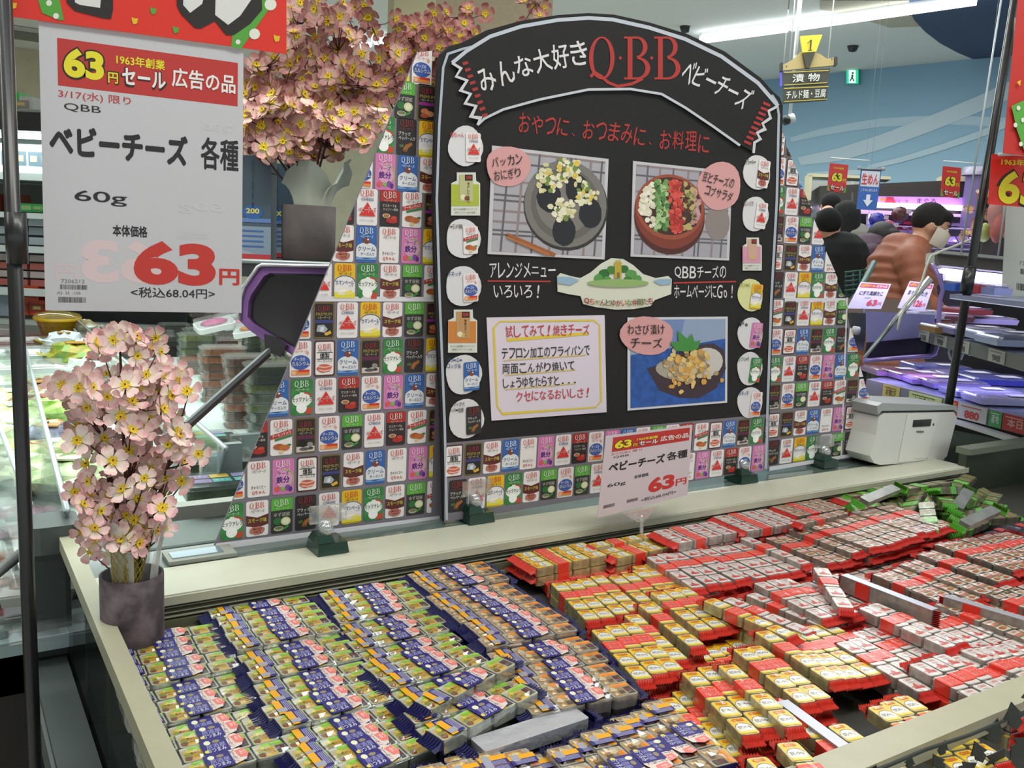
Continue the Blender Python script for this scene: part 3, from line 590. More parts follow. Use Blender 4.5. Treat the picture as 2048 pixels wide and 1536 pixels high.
hand(p, 'みんな大好き', 955, 168, 1176, 104, [50, 50, 46, 46, 50, 52], CH, .02, arc=10)
p.qbb(1276, 116, 86, RD, n=12, vf=-1, wk=.83)
hand(p, 'ベビーチーズ', 1366, 140, 1500, 202, [46, 42, 40, 44, 40, 46], CH, .02, arc=4)
p.obj('ribbon_lettering', bo)
p = Pr(yp, eps=.0002, rough=.7); p.L = 2
hand(p, 'おやつに、おつまみに、お料理に', 1036, 244, 1420, 288, 38, RD, .012, 2)
hand(p, 'アレンジメニュー', 978, 541, 1112, 540, 30, CH, .005); hand(p, 'いろいろ!', 986, 583, 1086, 583, 26, CH, .005)
hand(p, 'QBBチーズの', 1348, 545, 1453, 544, 25, CH, .005); hand(p, 'ホームページにGo!', 1347, 583, 1470, 583, 26, CH, .005)
p.line([(975, 562), (1101, 563)], 3, '#b03a33'); p.line([(1347, 566), (1472, 563)], 3, '#b03a33')
p.obj('handwriting', bo)
# recipe photographs and note: sheets glued on the board
def px4(c, off): return quad(*[hy(a, b_, YB0) + Vector((0, -off, 0)) for a, b_ in c])
def paper(c, name, col, lab=None, t=.0012):
    """c: photo pixels BL, BR, TR, TL"""
    b = B(); b.prism([hy(a, b_, YB0) + Vector((0, -.0008, 0)) for a, b_ in c], (0, -t, 0), mat(col, r=.5)); o = b.obj(name, bo, label=lab); return o, px4(c, t + .001)
def plaid(p, base, dark, brown):
    p.rect(.03, .03, .97, .97, base); p.up()
    for y in (.18, .22, .5, .55, .85): p.rect(.03, y, .97, y + .018, dark)
    for y in (.3, .4, .68, .95): p.rect(.03, y, .97, min(y + .02, .97), brown)
    for x in (.1, .35, .62, .66, .9): p.line([(x, .03), (x + .04, .97)], .016, dark)
    for x in (.22, .5, .8): p.line([(x, .03), (x + .04, .97)], .02, brown)
    p.up()
# photo 1: rice balls on a dark plate, chopsticks
o, xf = paper([(974, 508), (1208, 519), (1216, 318), (983, 291)], 'recipe_photo', '#c4c2c8', 'recipe photo of black rice balls topped with cheese on a grey plate')
p = Pr(xf, eps=.00018, rough=.45); plaid(p, '#a9a6ae', '#5f5c62', '#8d7f80')
p.ell(.64, .5, .37, .43, '#2e2c2b', 30); p.up().ell(.635, .52, .36, .42, '#77746f', 30); p.up().ell(.63, .52, .3, .35, '#64615c', 28); p.up().ell(.62, .53, .25, .29, '#7a7772', 26); p.up()
for (x, y) in ((.7, .76), (.46, .65), (.83, .53), (.6, .34)):
    p.ell(x + .02, y - .08, .105, .14, '#1b1c22', 16, wob=.05)
p.up()
for (x, y, a) in ((.64, .84, 0), (.45, .74, 20), (.79, .64, 0), (.61, .46, -20)):
    for _ in range(46):
        dx, dy = random.gauss(0, .045), random.gauss(0, .055); p.ell(x + dx, y + dy, random.uniform(.016, .03), random.uniform(.018, .034), random.choice(['#dcd8b0', '#e6e2c8', '#d9bf55', '#e3dfc0', '#6f8a3f', '#cfc898']), 6, wob=.2); p.L = 7 + _ % 5
p.L = 13; p.line([(.14, .2), (.55, .02)], .022, '#9b5a2e', w1=.035); p.line([(.14, .17), (.5, .02)], .02, '#b06a38', w1=.03); p.obj('photo_print', o)
# photo 2: salad bowl
o, xf = paper([(1260, 513), (1457, 521), (1463, 343), (1265, 322)], 'recipe_photo', '#c4c2c8', 'recipe photo of a brown bowl of bean and cheese salad in stripes')
p = Pr(xf, eps=.00018, rough=.45); plaid(p, '#a3a0aa', '#625f66', '#8d8081')
p.ell(.86, .42, .13, .2, '#8a7f7c', 18); p.up(); p.ell(.37, .44, .35, .4, '#4c1e16', 30); p.up().ell(.37, .5, .35, .4, '#7c3524', 30); p.up().ell(.37, .55, .34, .35, '#9a4a33', 30); p.up().ell(.37, .56, .31, .31, '#3f2018', 30); p.up()
for cx, cols in ((.14, ['#e2dcc4', '#d8d2b8', '#eae6d4']), (.27, ['#6f9a55', '#a8c48a', '#4a7a3c']), (.42, ['#c43a30', '#d5544a', '#a82c26']), (.55, ['#7d8a45', '#5a2f28', '#b8a86a', '#3d2320']), (.65, ['#b98a8c', '#c79a98'])):
    for _ in range(130):
        y = .56 + random.uniform(-.27, .27); x = cx + random.uniform(-.065, .065) + (y - .56) * -.05
        if ((x - .37) / .3) ** 2 + ((y - .56) / .3) ** 2 > 1: continue
        p.L = 7 + _ % 6; p.ell(x, y, random.uniform(.018, .03), random.uniform(.02, .034), random.choice(cols), 6, wob=.2)
p.obj('photo_print', o)
# photo 3: wasabi pickled cheese on blue
o, xf = paper([(1254, 821), (1453, 805), (1454, 633), (1254, 635)], 'recipe_photo', '#d0d2d8', 'recipe photo of pickled cheese in a dark bowl on blue cloth')
p = Pr(xf, eps=.00018, rough=.45); p.rect(.025, .025, .975, .975, mat('#2c5bab', r=.5, noise=.3, scale=60)); p.up(); p.poly([(.025, .6), (.975, .75), (.975, .975), (.025, .975)], '#8fa0bd'); p.poly([(.3, .975), (.55, .975), (.5, .72), (.3, .68)], '#6f86b5'); p.up()
p.poly([(.18, .45), (.3, .2), (.5, .1), (.7, .08), (.88, .18), (.98, .4), (.96, .62), (.85, .7), (.6, .68), (.35, .5)], '#3c2b33'); p.up().ell(.76, .48, .19, .17, '#c8c3bd', 20, rot=20); p.ell(.5, .42, .24, .12, '#a9a091', 20, rot=-8); p.up()
for _ in range(150):
    x, y = random.gauss(.6, .095), random.gauss(.43, .10); p.L = 8 + _ % 6; p.ell(x, y, random.uniform(.02, .035), random.uniform(.02, .04), random.choice(['#cf9a45', '#dbb062', '#c9b98e', '#b09668', '#e0c27a', '#8d7a50']), 6, wob=.2)
p.L = 15
for a, l in ((115, .26), (80, .2), (150, .22), (45, .17)):
    c, s_ = cos(radians(a)), sin(radians(a)); X, Y = .58, .62; p.poly([(X, Y), (X + l * .5 * c - .05 * s_, Y + l * .5 * s_ + .05 * c), (X + l * c, Y + l * s_), (X + l * .5 * c + .05 * s_, Y + l * .5 * s_ - .05 * c)], '#3f8a3c'); p.L += 1
p.obj('photo_print', o)
# note sheet
o, xf = paper([(982, 841), (1212, 824), (1208, 630), (972, 635)], 'recipe_note', '#d9cfdc', 'pale handwritten recipe note framed by a yellow line')
p = Pr(xf, eps=.0003, rough=.6)
p.line([(.09, .06), (.9, .06), (.95, .12), (.95, .9), (.9, .95), (.1, .96), (.05, .9), (.05, .14)], .014, '#dcc23c', closed=True)
def nh(s, x0, x1, y, h, c, b=.006):
    n = len(s); st = (x1 - x0) / n
    for i, ch in enumerate(s):
        if ch == ' ': continue
        if ch == 'ー': p.text(ch, x0 + st * (i + .5), y, st * .8, h * .16, c, b)
        elif ch == '.': p.ell(x0 + st * (i + .5), y - h * .3, .008, .01, c, 6)
        elif ch in 'ょゅっ': p.text(ch, x0 + st * (i + .5), y - h * .12, st * .7, h * .65, c, b)
        elif ch == '!': p.text(ch, x0 + st * (i + .5), y, st * .25, h, c, b, rot=-8)
        else: p.text(ch, x0 + st * (i + .5), y, st * .86, h * random.uniform(.9, 1.05), c, b, rot=random.uniform(-4, 4))
RN = '#bf3b45'
p.line([(.15, .78), (.85, .82)], .03, '#dcc23c'); p.up(); nh('試してみて!焼きチーズ', .14, .86, .86, .11, RN, .01)
for y, x0, x1 in ((.585, .12, .82), (.44, .12, .72), (.3, .12, .72)): p.line([(x0, y), (x1, y + .02)], .008, '#dcc23c')
nh('テフロン加工のフライパンで', .1, .86, .65, .1, INK); nh('両面こんがり焼いて', .1, .72, .5, .1, INK); nh('しょうゆをたらすと...', .1, .74, .36, .1, INK); nh('クセになるおいしさ!', .2, .86, .22, .1, RN)
p.obj('note_writing', o)
# pink blob captions
def blob(pts_c, rx, ry, name, col, n=22, off=.0035, lab=None, kind=None):
    cx, cy = pts_c; P_ = [hy(cx + rx * cos(2 * pi * k / n) * (1 + .05 * sin(3 * 2 * pi * k / n + cx)), cy + ry * sin(2 * pi * k / n) * (1 + .05 * cos(2 * 2 * pi * k / n + cy)), YB0) for k in range(n)]
    b = B(); b.prism([v + Vector((0, -off + .001, 0)) for v in P_], (0, -.0012, 0), mat(col, r=.6)); return b.obj(name, bo, label=lab)
PK = '#d39b9b'
for (c, rx, ry, l1, l2, sz, lab) in (((1014, 333), 44, 42, 'パッカン', 'おにぎり', 20, 'pink round caption over the rice ball photo'), ((1437, 372), 43, 49, '豆とチーズの', 'コブサラダ', 19, 'pink round caption over the salad photo'), ((1292, 671), 53, 39, 'わさび漬け', 'チーズ', 20, 'pink round caption over the pickled cheese photo')):
    o = blob(c, rx, ry, 'caption_blob', PK, lab=lab); p = Pr(ypix(YB0 - .0048), eps=.0003)
    sl = 0 if 'わ' in l1 else (-4 if 'パ' in l1 else 8); wd = rx * (.72 if 'パ' in l1 or 'わ' in l1 else .74)
    hand(p, l1, c[0] - wd, c[1] - 12 - sl, c[0] + wd, c[1] - 12 + sl, sz, INK, .005); hand(p, l2, c[0] - wd * .85, c[1] + 15 - sl, c[0] + wd * .9, c[1] + 15 + sl, sz, INK, .005); p.obj('caption_writing', o)
# centre emblem: white cut-out with trees and a small tower (no characters)
E_ = [(1113, 553), (1120, 546), (1140, 552), (1160, 556), (1180, 545), (1200, 528), (1222, 516), (1245, 518), (1265, 530), (1285, 548), (1310, 556), (1335, 552), (1342, 558), (1341, 588), (1330, 592), (1308, 600), (1300, 612), (1265, 618), (1230, 619), (1190, 614), (1165, 608), (1160, 592), (1135, 588), (1114, 583)]
b = B(); b.prism([hy(a, c, YB0) + Vector((0, -.001, 0)) for a, c in E_], (0, -.0012, 0), mat('#d3d6c6', r=.6)); o = b.obj('centre_emblem', bo, label='white cut-out emblem with trees, small yellow tower and red lettering')
p = Pr(ypix(YB0 - .0025), eps=.0003)
for x, y, r_ in ((1208, 548, 11), (1196, 556, 9), (1222, 540, 9), (1248, 538, 9), (1262, 549, 11), (1275, 557, 8), (1214, 560, 9), (1256, 560, 9)):
    p.ell(x, y, r_, r_ * .9, random.choice(['#3f7d35', '#56964a', '#2f6b2c']), 10, wob=.1); p.L = 1 + (p.L % 3)
p.L = 5; p.rect(1228, 524, 1242, 556, '#b8a23a'); p.rect(1231, 520, 1234, 524, '#b8a23a'); p.rect(1237, 520, 1240, 524, '#b8a23a'); p.up().rect(1233, 545, 1238, 556, '#7a6a2a'); p.ell(1235, 566, 62, 8, '#8fae6a', 18)
p.L = 4; p.poly([(1114, 553), (1140, 554), (1158, 560), (1140, 570), (1114, 566)], '#8fb0c9'); p.poly([(1341, 558), (1318, 558), (1305, 562), (1320, 570), (1341, 568)], '#8fb0c9')
p.L = 7; cols = ['#9a2f2e', '#b5541f', '#7a8a2f', '#9a2f2e', '#5a6f2c', '#8a5a2c']
for i, ch in enumerate('Qちゃんとゆかいな仲間たち'):
    t = i / 12; p.text(ch, 1172 + 128 * t, 602 + 4 * sin(pi * t), 10, 12.5 if ch not in 'ゃ' else 8, cols[i % 6], .03, vflip=-1)
p.obj('emblem_print', o)
# sticker columns
LST = [((930, 292), 'C', 'Qちゃん', 35, 39, RED), ((930, 388), 'g', '', 0, 0, ''), ((925, 477), 'A', 'アーモンド男爵', 34, 41, '#4a3a2c'), ((925, 572), 'K', 'ホネッチ', 35, 42, NAVY), ((924, 662), 'o', '', 0, 0, ''), ((926, 749), 'R', 'クリーミーコック長', 36, 40, NAVY), ((931, 837), 'B', 'ブラックペッパー伯爵', 35, 40, INK)]
RST = [((1513, 345), 'S', 'スモーキー', 27, 36, '#6a6a50'), ((1509, 428), 'C', 'タンパク', 26, 36, '#7a5a50'), ((1503, 508), 'p', '', 0, 0, ''), ((1500, 590), 'M', 'カマンベール', 25, 34, '#8a8a30'), ((1500, 667), 'I', 'Fe', 25, 33, INK), ((1498, 737), 'Z', 'モッツァレーラ', 25, 33, '#3f6b3c'), ((1499, 805), 'K', 'ホネッチ', 25, 32, NAVY)]
for (c, k, nm, rx, ry, tcx) in LST + RST:
    left = c[0] < 1100
    if k in 'gop':
        s = 29 if left else 19; h = 43 if left else 33; col = {'g': '#a8b53a', 'o': '#c97f36', 'p': '#d093ac'}[k]; x, y = c
        b = B(); b.prism([hy(a, c2, YB0) + Vector((0, -.001, 0)) for a, c2 in ((x - s * .6, y - h), (x + s * .7, y - h), (x + s * .72, y - h * .62), (x + s, y - h * .5), (x + s, y + h), (x - s, y + h), (x - s * .98, y - h * .5), (x - s * .6, y - h * .62))], (0, -.0012, 0), mat('#d4d6cc', r=.5))
        o = b.obj('product_sticker', bo, label={'g': 'yellow-green bag sticker in the left column', 'o': 'orange bag sticker in the left column', 'p': 'pink bag sticker in the right column'}[k])
        p = Pr(ypix(YB0 - .0024), eps=.0003); p.rect(x - s * .96, y - h * .45, x + s * .96, y + h * .55, col); p.up().rect(x - s * .4, y - h * .9, x + s * .55, y + h * .35, {'g': '#b9b887', 'o': '#bd8f5c', 'p': '#c9a58e'}[k]); p.up().rect(x - s * .02, y - h * .9, x + s * .5, y - h * .62, '#2c2322'); p.text('QBB', x + s * .24, y - h * .76, s * .4, h * .16, RED, .02, vflip=-1)
        p.vtext({'g': '焦がしにんにく', 'o': '燻製カマンベ', 'p': '明太子味'}[k], x + s * .22, y - h * .55, h * .13, '#4a3626', vflip=-1) if left else None
        p.ell(x - s * .15, y + h * .15, s * .2, h * .13, '#e2dcb8' if k != 'p' else '#d9a090', 10, wob=.1); p.ell(x + s * .12, y + h * .2, s * .18, h * .11, '#7a4a26' if k == 'g' else '#cfae6a', 10, wob=.1)
        p.text('おうちde居酒屋ベビーチーズ', x, y + h * .7, s * 1.6, h * .09, '#44423e', vflip=-1); p.text('焦がしにんにく&ねぎ油味' if k == 'g' else '燻製カマンベール味', x, y + h * .86, s * 1.4, h * .08, '#44423e', vflip=-1); p.obj('sticker_print', o)
        continue
    o = blob(c, rx, ry, 'product_sticker', '#d6d5d8' if k != 'M' else '#d6d89a', off=.0018)
    p = Pr(ypix(YB0 - .003), eps=.0003); cx = c[0] + rx * .42; cy = c[1] + 3
    # card picture: reuse the pack print, scaled
    w_ = hy(cx + rx * .45, cy, YB0).x - hy(cx - rx * .45, cy, YB0).x
    s_ = w_ / .0355 * .95; ctr = hy(cx, cy, YB0)
    ci = inst(CARD[k], 'card_picture', o, (0, 0, 0), (0, radians(-3 if left else 4), 0), scale=(s_, 1, s_)); ci.location = Vector((ctr.x, YB0 - .0032, ctr.z)) - Vector(o['_o'])
    if len(nm) > 7: hand(p, nm[:5], c[0] - rx * .9, c[1] - ry * .72, c[0] - rx * .05, c[1] - ry * .72, 8.5, tcx, .015); hand(p, nm[5:], c[0] - rx * .92, c[1] - ry * .42, c[0] - rx * .1, c[1] - ry * .42, 9, tcx, .015)
    else: hand(p, nm, c[0] - rx * .85, c[1] - ry * .58, c[0] + (-.05 if len(nm) < 6 else .0) * rx, c[1] - ry * .58, 9.5, tcx, .02)
    p.obj('sticker_writing', o)

# ---------------------------------------------------------------- board clips: dark green feet with a clear gripper
def clip(px, py, lab):
    c = hz(px, py, RZ); c.y = min(max(c.y, YB + .05), 1.42); t = empty('board_clip', (c.x, c.y, RZ), lab, 'clip', 'board clips on the ledge')
    g = mat('#12352a', r=.25, coat=.3); b = B(); b.box((c.x, c.y, RZ + .010), (.052, .052, .018), g, taper=.9); b.box((c.x - .012, c.y - .005, RZ + .026), (.03, .04, .012), g, taper=.7); b.obj('foot', t)
    b = B(); gl = glassmat('#cdd6d4', .25, .08, .25); b.tube([(c.x - .005, c.y, RZ + .026), (c.x - .005, c.y, RZ + .05)], .011, gl, n=10); b.box((c.x, c.y, RZ + .06), (.06, .006, .028), gl); b.ball((c.x - .006, c.y - .01, RZ + .038), .012, gl); b.obj('clear_gripper', t)
clip(655, 1100, 'dark green clip foot with clear gripper under the left wing')
clip(950, 1040, 'dark green clip foot with clear gripper under the black board, left one')
clip(1482, 962, 'dark green clip foot with clear gripper under the black board, right one')
clip(1645, 932, 'dark green clip foot with clear gripper under the right wing')

# ---------------------------------------------------------------- price cards
def barcode(p, x0, x1, y0, y1):
    x = x0
    while x < x1:
        w = random.choice([.003, .005, .009]) * (x1 - x0) * 4; p.rect(x, y0, min(x + w, x1), y1, '#4a4648'); x += w + random.choice([.003, .006]) * (x1 - x0) * 4
def price_face(xf, one=True, big=True):
    p = Pr(xf, eps=.00012 if big else .0001, rough=.5)
    p.rect(.08, .79, .97, .95 if big else .97, '#b5302c'); p.up(2); Y = '#e0d52a'
    p.text('63', .2, .873, .2, .115, '#241a14', .09, slant=.0); p.up().text('63', .2, .873, .185, .1, Y, .045); p.text('円', .335, .838, .05, .04, '#241a14', .12); p.up().text('円', .335, .838, .045, .036, Y, .04)
    p.text('1963年創業', .47, .905, .235, .034, Y, .035); p.up().text('セール', .485, .848, .22, .062, '#241a14', .1); p.up().text('セール', .485, .85, .21, .055, '#e4e2e0', .06); p.text('広告の品', .79, .868, .33, .066, '#e4e2e0', .035)
    p.L = 2; p.text('3/17(水) 限り', .25, .762, .34, .034, '#b5302c', .005); p.text('QBB', .19, .72, .17, .028, INK, .002); K = '#201d20'
    if big:
        p.text('ベビーチーズ', .37, .605, .66, .1, K, .08); p.text('各種', .875, .605, .2, .115, K, .04)
        p.text('60g', .27, .41, .25, .05, K, .008)
        p.text('本体価格', .41, .298, .17, .04, K, .05)
        p.text('63', .64, .185, .43, .165, '#bf322b', .05); p.text('円', .93, .14, .105, .06, '#bf322b', .06); p.text('<税込68.04円>', .63, .073, .44, .038, K, .02)
        p.text('7206212', .13, .108, .11, .014, '#77757a', .0); p.text('A2  25  -100', .11, .065, .11, .01, '#77757a'); barcode(p, .07, .2, .078, .095); barcode(p, .06, .19, .03, .05)
        p.L = 1; GH = '#c4c3c7'; p.text('QBB', .87, .7, -.17, .028, GH); p.text('60g', .78, .4, -.25, .045, GH, .005); p.text('本体価格', .73, .295, -.17, .034, GH, .03); p.text('63', .37, .185, -.4, .16, '#d3bfc2', .04); p.text('円', .1, .14, -.1, .055, '#cbbcc0', .04)
    else:
        p.text('ベビーチーズ', .38, .6, .62, .11, K, .08); p.text('各種', .84, .61, .24, .11, K, .05); p.text('60g', .17, .37, .2, .055, K, .008); p.text('本体価格', .44, .42, .16, .045, K, .04)
        p.text('63', .68, .26, .3, .2, '#bf322b', .05); p.text('円', .91, .22, .12, .09, '#bf322b', .05); p.text('<税込68.04円>', .66, .09, .4, .05, K, .015); barcode(p, .05, .17, .1, .14); barcode(p, .3, .42, .1, .14)
    return p
YP = 1.30
c4 = [(91, 621), (483, 626), (487, 100), (77, 40)]
c4w = [hy(a, c, YP) for a, c in c4]
b = B(); sheet(b, *c4w, .0012, mat('#bfbfc4', r=.4)); po = b.obj('price_card', origin=c4w[0], label='large white and red hanging price card reading 63 yen at upper left', cat='price card')
p = price_face(quad(*c4w)); p.obj('price_print', po)
# small price card on a clear stand behind the cheese
YQ = 1.215
c4 = [(1195, 1036), (1375, 990), (1385, 850), (1212, 872)]; c4w = [hy(a, c, YQ) for a, c in c4]
t = empty('small_price_card', hy(1285, 1090, YQ), 'small price card reading 63 yen on a clear stand before the black board', 'price card')
b = B(); sheet(b, *c4w, .001, mat('#c9c0c6', r=.35, coat=.2)); b.obj('card', t); p = price_face(quad(*c4w), big=False); p.obj('price_print', t)
gl = glassmat('#d9dcda', .22, .06, .2)
b = B(); s0 = hy(1283, 1030, YQ - .004); s1 = hy(1283, 1078, YQ - .004); b.tube([s1 - Vector((0, 0, .05)), s1, s0], .0035, gl); b.obj('stand_rod', t)
b = B(); a = [hy(*q_, YQ - .006) for q_ in ((1247, 1027), (1320, 1012), (1300, 1030), (1290, 1042), (1275, 1044), (1262, 1036))]; b.prism(a, (0, .004, 0), gl); b.obj('card_holder', t)
# red sale banner hanging at the top left, its lower part in view
c0, c1, c2, c3 = hy(-60, 22, YP), hy(573, 108, YP), hy(573, -62, YP), hy(-60, -190, YP)
b = B(); sheet(b, hy(-60, 22, YP - .004), hy(573, 108, YP - .004), hy(573, -100, YP - .004), hy(-60, -230, YP - .004), .0012, mat('#d32b1d', r=.4)); bn = b.obj('sale_banner', origin=c0, label='red sale banner with green dotted stripes hanging at the upper left', cat='banner')
p = Pr(ypix(YP - .0045), eps=.00015, rough=.45)
G_ = '#4f9a36'
p.poly([(462, 94), (482, 98), (548, 4), (548, -80), (480, -60)], G_); p.poly([(76, 0), (84, 26), (120, 41), (128, 40), (110, -40), (70, -40)], G_)
p.up()
for x, y, r_ in ((541, 9, 12), (509, 68, 11), (476, 84, 5), (505, 25, 8), (112, 32, 6), (98, 6, 6)): p.ell(x, y, r_, r_, '#d9dbd0', 12)
for x, y, cc in ((269, 41, '#d8b21e'), (553, 76, '#d8b21e'), (306, 21, '#4f9a36'), (351, 59, '#4f9a36'), (27, 10, '#d8b21e')): p.poly([(x - 6, y - 7), (x, y - 4), (x + 7, y - 4), (x + 5, y + 6), (x - 2, y + 8), (x - 5, y + 2)], cc)
p.up()
K = '#1f1a17'
p.poly([(128, -30), (134, 6), (150, 22), (205, 36), (222, 38), (226, 20), (226, -40)], K); p.poly([(352, -40), (354, 12), (362, 28), (390, 56), (402, 57), (430, 42), (452, 70), (468, 70), (500, 48), (524, 20), (523, -40)], K)
p.up(); p.poly([(146, -30), (150, 5), (160, 10), (200, 16), (204, -30)], '#d2d2d0'); p.poly([(368, -40), (366, 10), (380, 26), (404, 8), (416, -40)], '#d2d2d0'); p.poly([(432, -40), (430, 30), (456, 50), (480, 32), (502, 0), (506, -40)], '#d2d2d0')
p.obj('banner_print', bn)
# black pole at the left
def pole(px0, py0, px1, py1, y, r, lab, joint=None, dz=0):
    A0, A1 = hy(px0, py0, y), hy(px1, py1, y); t = empty('sign_pole', A1, lab, 'pole'); M = mat('#17181a', r=.35, coat=.2)
    b = B(); b.tube([A1, A0], r, M, n=14); b.obj('pole_tube', t)
    if joint: b = B(); J = hy(*joint, y); d = (A0 - A1).normalized(); b.tube([J - d * .035, J + d * .03], r * 1.45, M, n=14); b.tube([J + d * .03, J + d * .034], r * 1.2, M, n=14); b.obj('pole_joint', t)
    b = B(); d = (A0 - A1).normalized(); b.tube([A1, A1 + d * .01], r * 1.2, M, n=14); b.obj('pole_cap', t)
L0 = hy(10, 40, 1.24); L1 = hy(70, 1536, 1.24); dd = (L1 - L0); base = L0 + dd * (L0.z / (L0.z - L1.z))
t = empty('sign_pole', (base.x, base.y, 0), 'tall black pole at the far left holding the red banner and price card', 'pole'); M = mat('#17181a', r=.35, coat=.2)
b = B(); b.tube([base, L0 - dd * .25], .0085, M, n=14); b.obj('pole_tube', t); J = hy(33, 476, 1.24); d = -dd.normalized(); b = B(); b.tube([J - d * .03, J + d * .03], .012, M, n=14); b.obj('pole_joint', t)
b = B(); b.lathe([(.001, .02), (.03, .02), (.13, .006), (.14, 0)], (base.x, base.y, 0), M, n=20); b.obj('pole_base', t)
pole(2040, -60, 1878, 925, 1.36, .0105, 'black pole at the right rising from the white box device', joint=(1936, 560))
# ================================================================ CHEESE PACKS
def piece_label(p, k):
    """label of one piece: unit square, v up"""
    def R_(a, b_, c, d, col): p.rrect(a, b_, c, d, .07, col)
    if k == 'yellow':
        R_(.03, .03, .97, .97, '#efc01a'); p.up().ell(.5, .36, .46, .3, '#e3e3dc', 14); p.rect(.06, .2, .94, .36, '#e0dfd0'); p.up().line([(.5 + .44 * cos(radians(a)), .38 + .28 * sin(radians(a))) for a in range(10, 171, 20)], .025, '#4d5a6e'); p.rect(.08, .06, .92, .18, '#e6d24a')
        p.up().text('QBB', .5, .84, .62, .17, '#d97817', .05); p.text('カマンベール', .5, .4, .66, .18, '#2c3550', .03); p.text('ベビーチーズ', .5, .7, .3, .05, '#9a6a20')
    elif k == 'white':
        R_(.03, .03, .97, .97, '#d6cfca'); p.up().text('QBB', .5, .83, .62, .15, '#c98a84', .03); p.text('CHEESE', .5, .66, .5, .08, '#9c98a8'); p.poly([(.12, .2), (.88, .2), (.5, .6)], '#c8352c'); p.up().text('ベビーチーズ', .5, .34, .82, .16, '#c8352c', .09).up().text('ベビーチーズ', .5, .34, .8, .14, '#e3c8c4', .03)
    elif k == 'almond':
        R_(.03, .03, .97, .97, '#cfc3b4'); p.up().text('QBB', .5, .84, .6, .14, '#b9655a', .03); p.poly([(.03, .46), (.97, .52), (.97, .72), (.03, .66)], '#b05a4a'); p.poly([(.03, .38), (.97, .44), (.97, .52), (.03, .46)], '#5d7a4a'); p.up().text('アーモンド', .5, .59, .76, .12, '#e0d2c6', .02, rot=3); p.ell(.4, .22, .26, .13, '#9a5526', 10); p.ell(.68, .25, .2, .12, '#b3713a', 10)
    elif k == 'smoke':
        R_(.03, .03, .97, .97, '#cfc6bd'); p.up().text('QBB', .5, .84, .6, .14, '#b9655a', .03); p.rect(.03, .34, .97, .68, '#33241d'); p.up().text('スモーク味', .5, .52, .84, .2, '#d3cf86', .03); p.ell(.5, .18, .3, .12, '#b5836f', 12, wob=.1)
    elif k == 'premium':
        R_(.03, .03, .97, .97, '#3a3436'); p.up().text('QBB', .5, .8, .6, .16, '#8c2c2c', .03); p.rect(.1, .4, .9, .5, '#6f6d86'); p.ell(.5, .22, .25, .12, '#8f8e94', 10, wob=.1)
    elif k == 'brown':
        R_(.03, .03, .97, .97, '#6e5b3e'); p.up(); [p.rect(.12, .12 + .16 * i, .88, .2 + .16 * i, '#a28f64') for i in range(5)]; p.up().rect(.03, .8, .97, .97, '#5fa83c')
    elif k in ('green', 'orange', 'pink'):
        G, Y, FD = {'green': ('#93cc3a', '#e0b53c', '#7a4020'), 'orange': ('#ef9020', '#a58a5e', '#dcb678'), 'pink': ('#d9705c', '#b5764a', '#e0b54a')}[k]
        p.rect(.0, .04, 1, .96, '#c0c2ac' if k == 'green' else '#b3a690'); p.up(); p.poly([(.06, .06), (.62, .06), (.62, .70), (.06, .7)], Y); p.poly([(.22, .68), (.62, .7), (.62, .95), (.28, .95)], G); p.poly([(.64, .68), (.97, .68), (.97, .95), (.64, .95)], G)
        p.rect(.66, .1, .95, .64, '#2e211e'); p.up(); p.qbb(.8, .42, .2, '#b5302c', n=3, dots=False, wk=.45) ; p.text('贅沢', .8, .22, .18, .1, '#8d8470')
        if k == 'green': p.ell(.16, .2, .12, .14, FD, 10, wob=.15); p.ell(.17, .45, .1, .12, '#8b9a3a', 8, wob=.1); p.up().ell(.24, .66, .1, .12, '#e0cf3e', 10); p.text('焦がし', .42, .5, .3, .16, '#6a4a1c', .02); p.text('にんにく', .42, .3, .34, .16, '#6a4a1c', .02)
        elif k == 'orange': p.poly([(.08, .5), (.26, .8), (.4, .55), (.3, .4)], '#e3cfa6'); p.poly([(.08, .12), (.3, .12), (.26, .4)], '#e0a04e'); p.up().poly([(.12, .1), (.3, .14), (.18, .3)], '#e9d8b4'); p.text('燻製', .48, .3, .22, .26, '#4d3a26', .03)
        else: p.ell(.25, .4, .16, .26, FD, 12); p.up().ell(.25, .4, .09, .14, '#e8d9a8', 10); p.text('明太', .46, .5, .24, .18, '#6a2a1c', .03)
KC = {  # seal colour, sleeve, film tint
    'yellow': ('#e04a3c', '#e04030'), 'white': ('#dc4840', '#e04030'), 'almond': ('#cf3f38', '#d93a2c'), 'smoke': ('#c03a34', '#d93a2c'), 'premium': ('#8c2226', '#b83028'), 'brown': ('#57a532', '#63b034'), 'green': ('#23205a', None), 'orange': ('#23205a', None), 'pink': ('#23205a', None)}
PH = .0162
PKM = {}
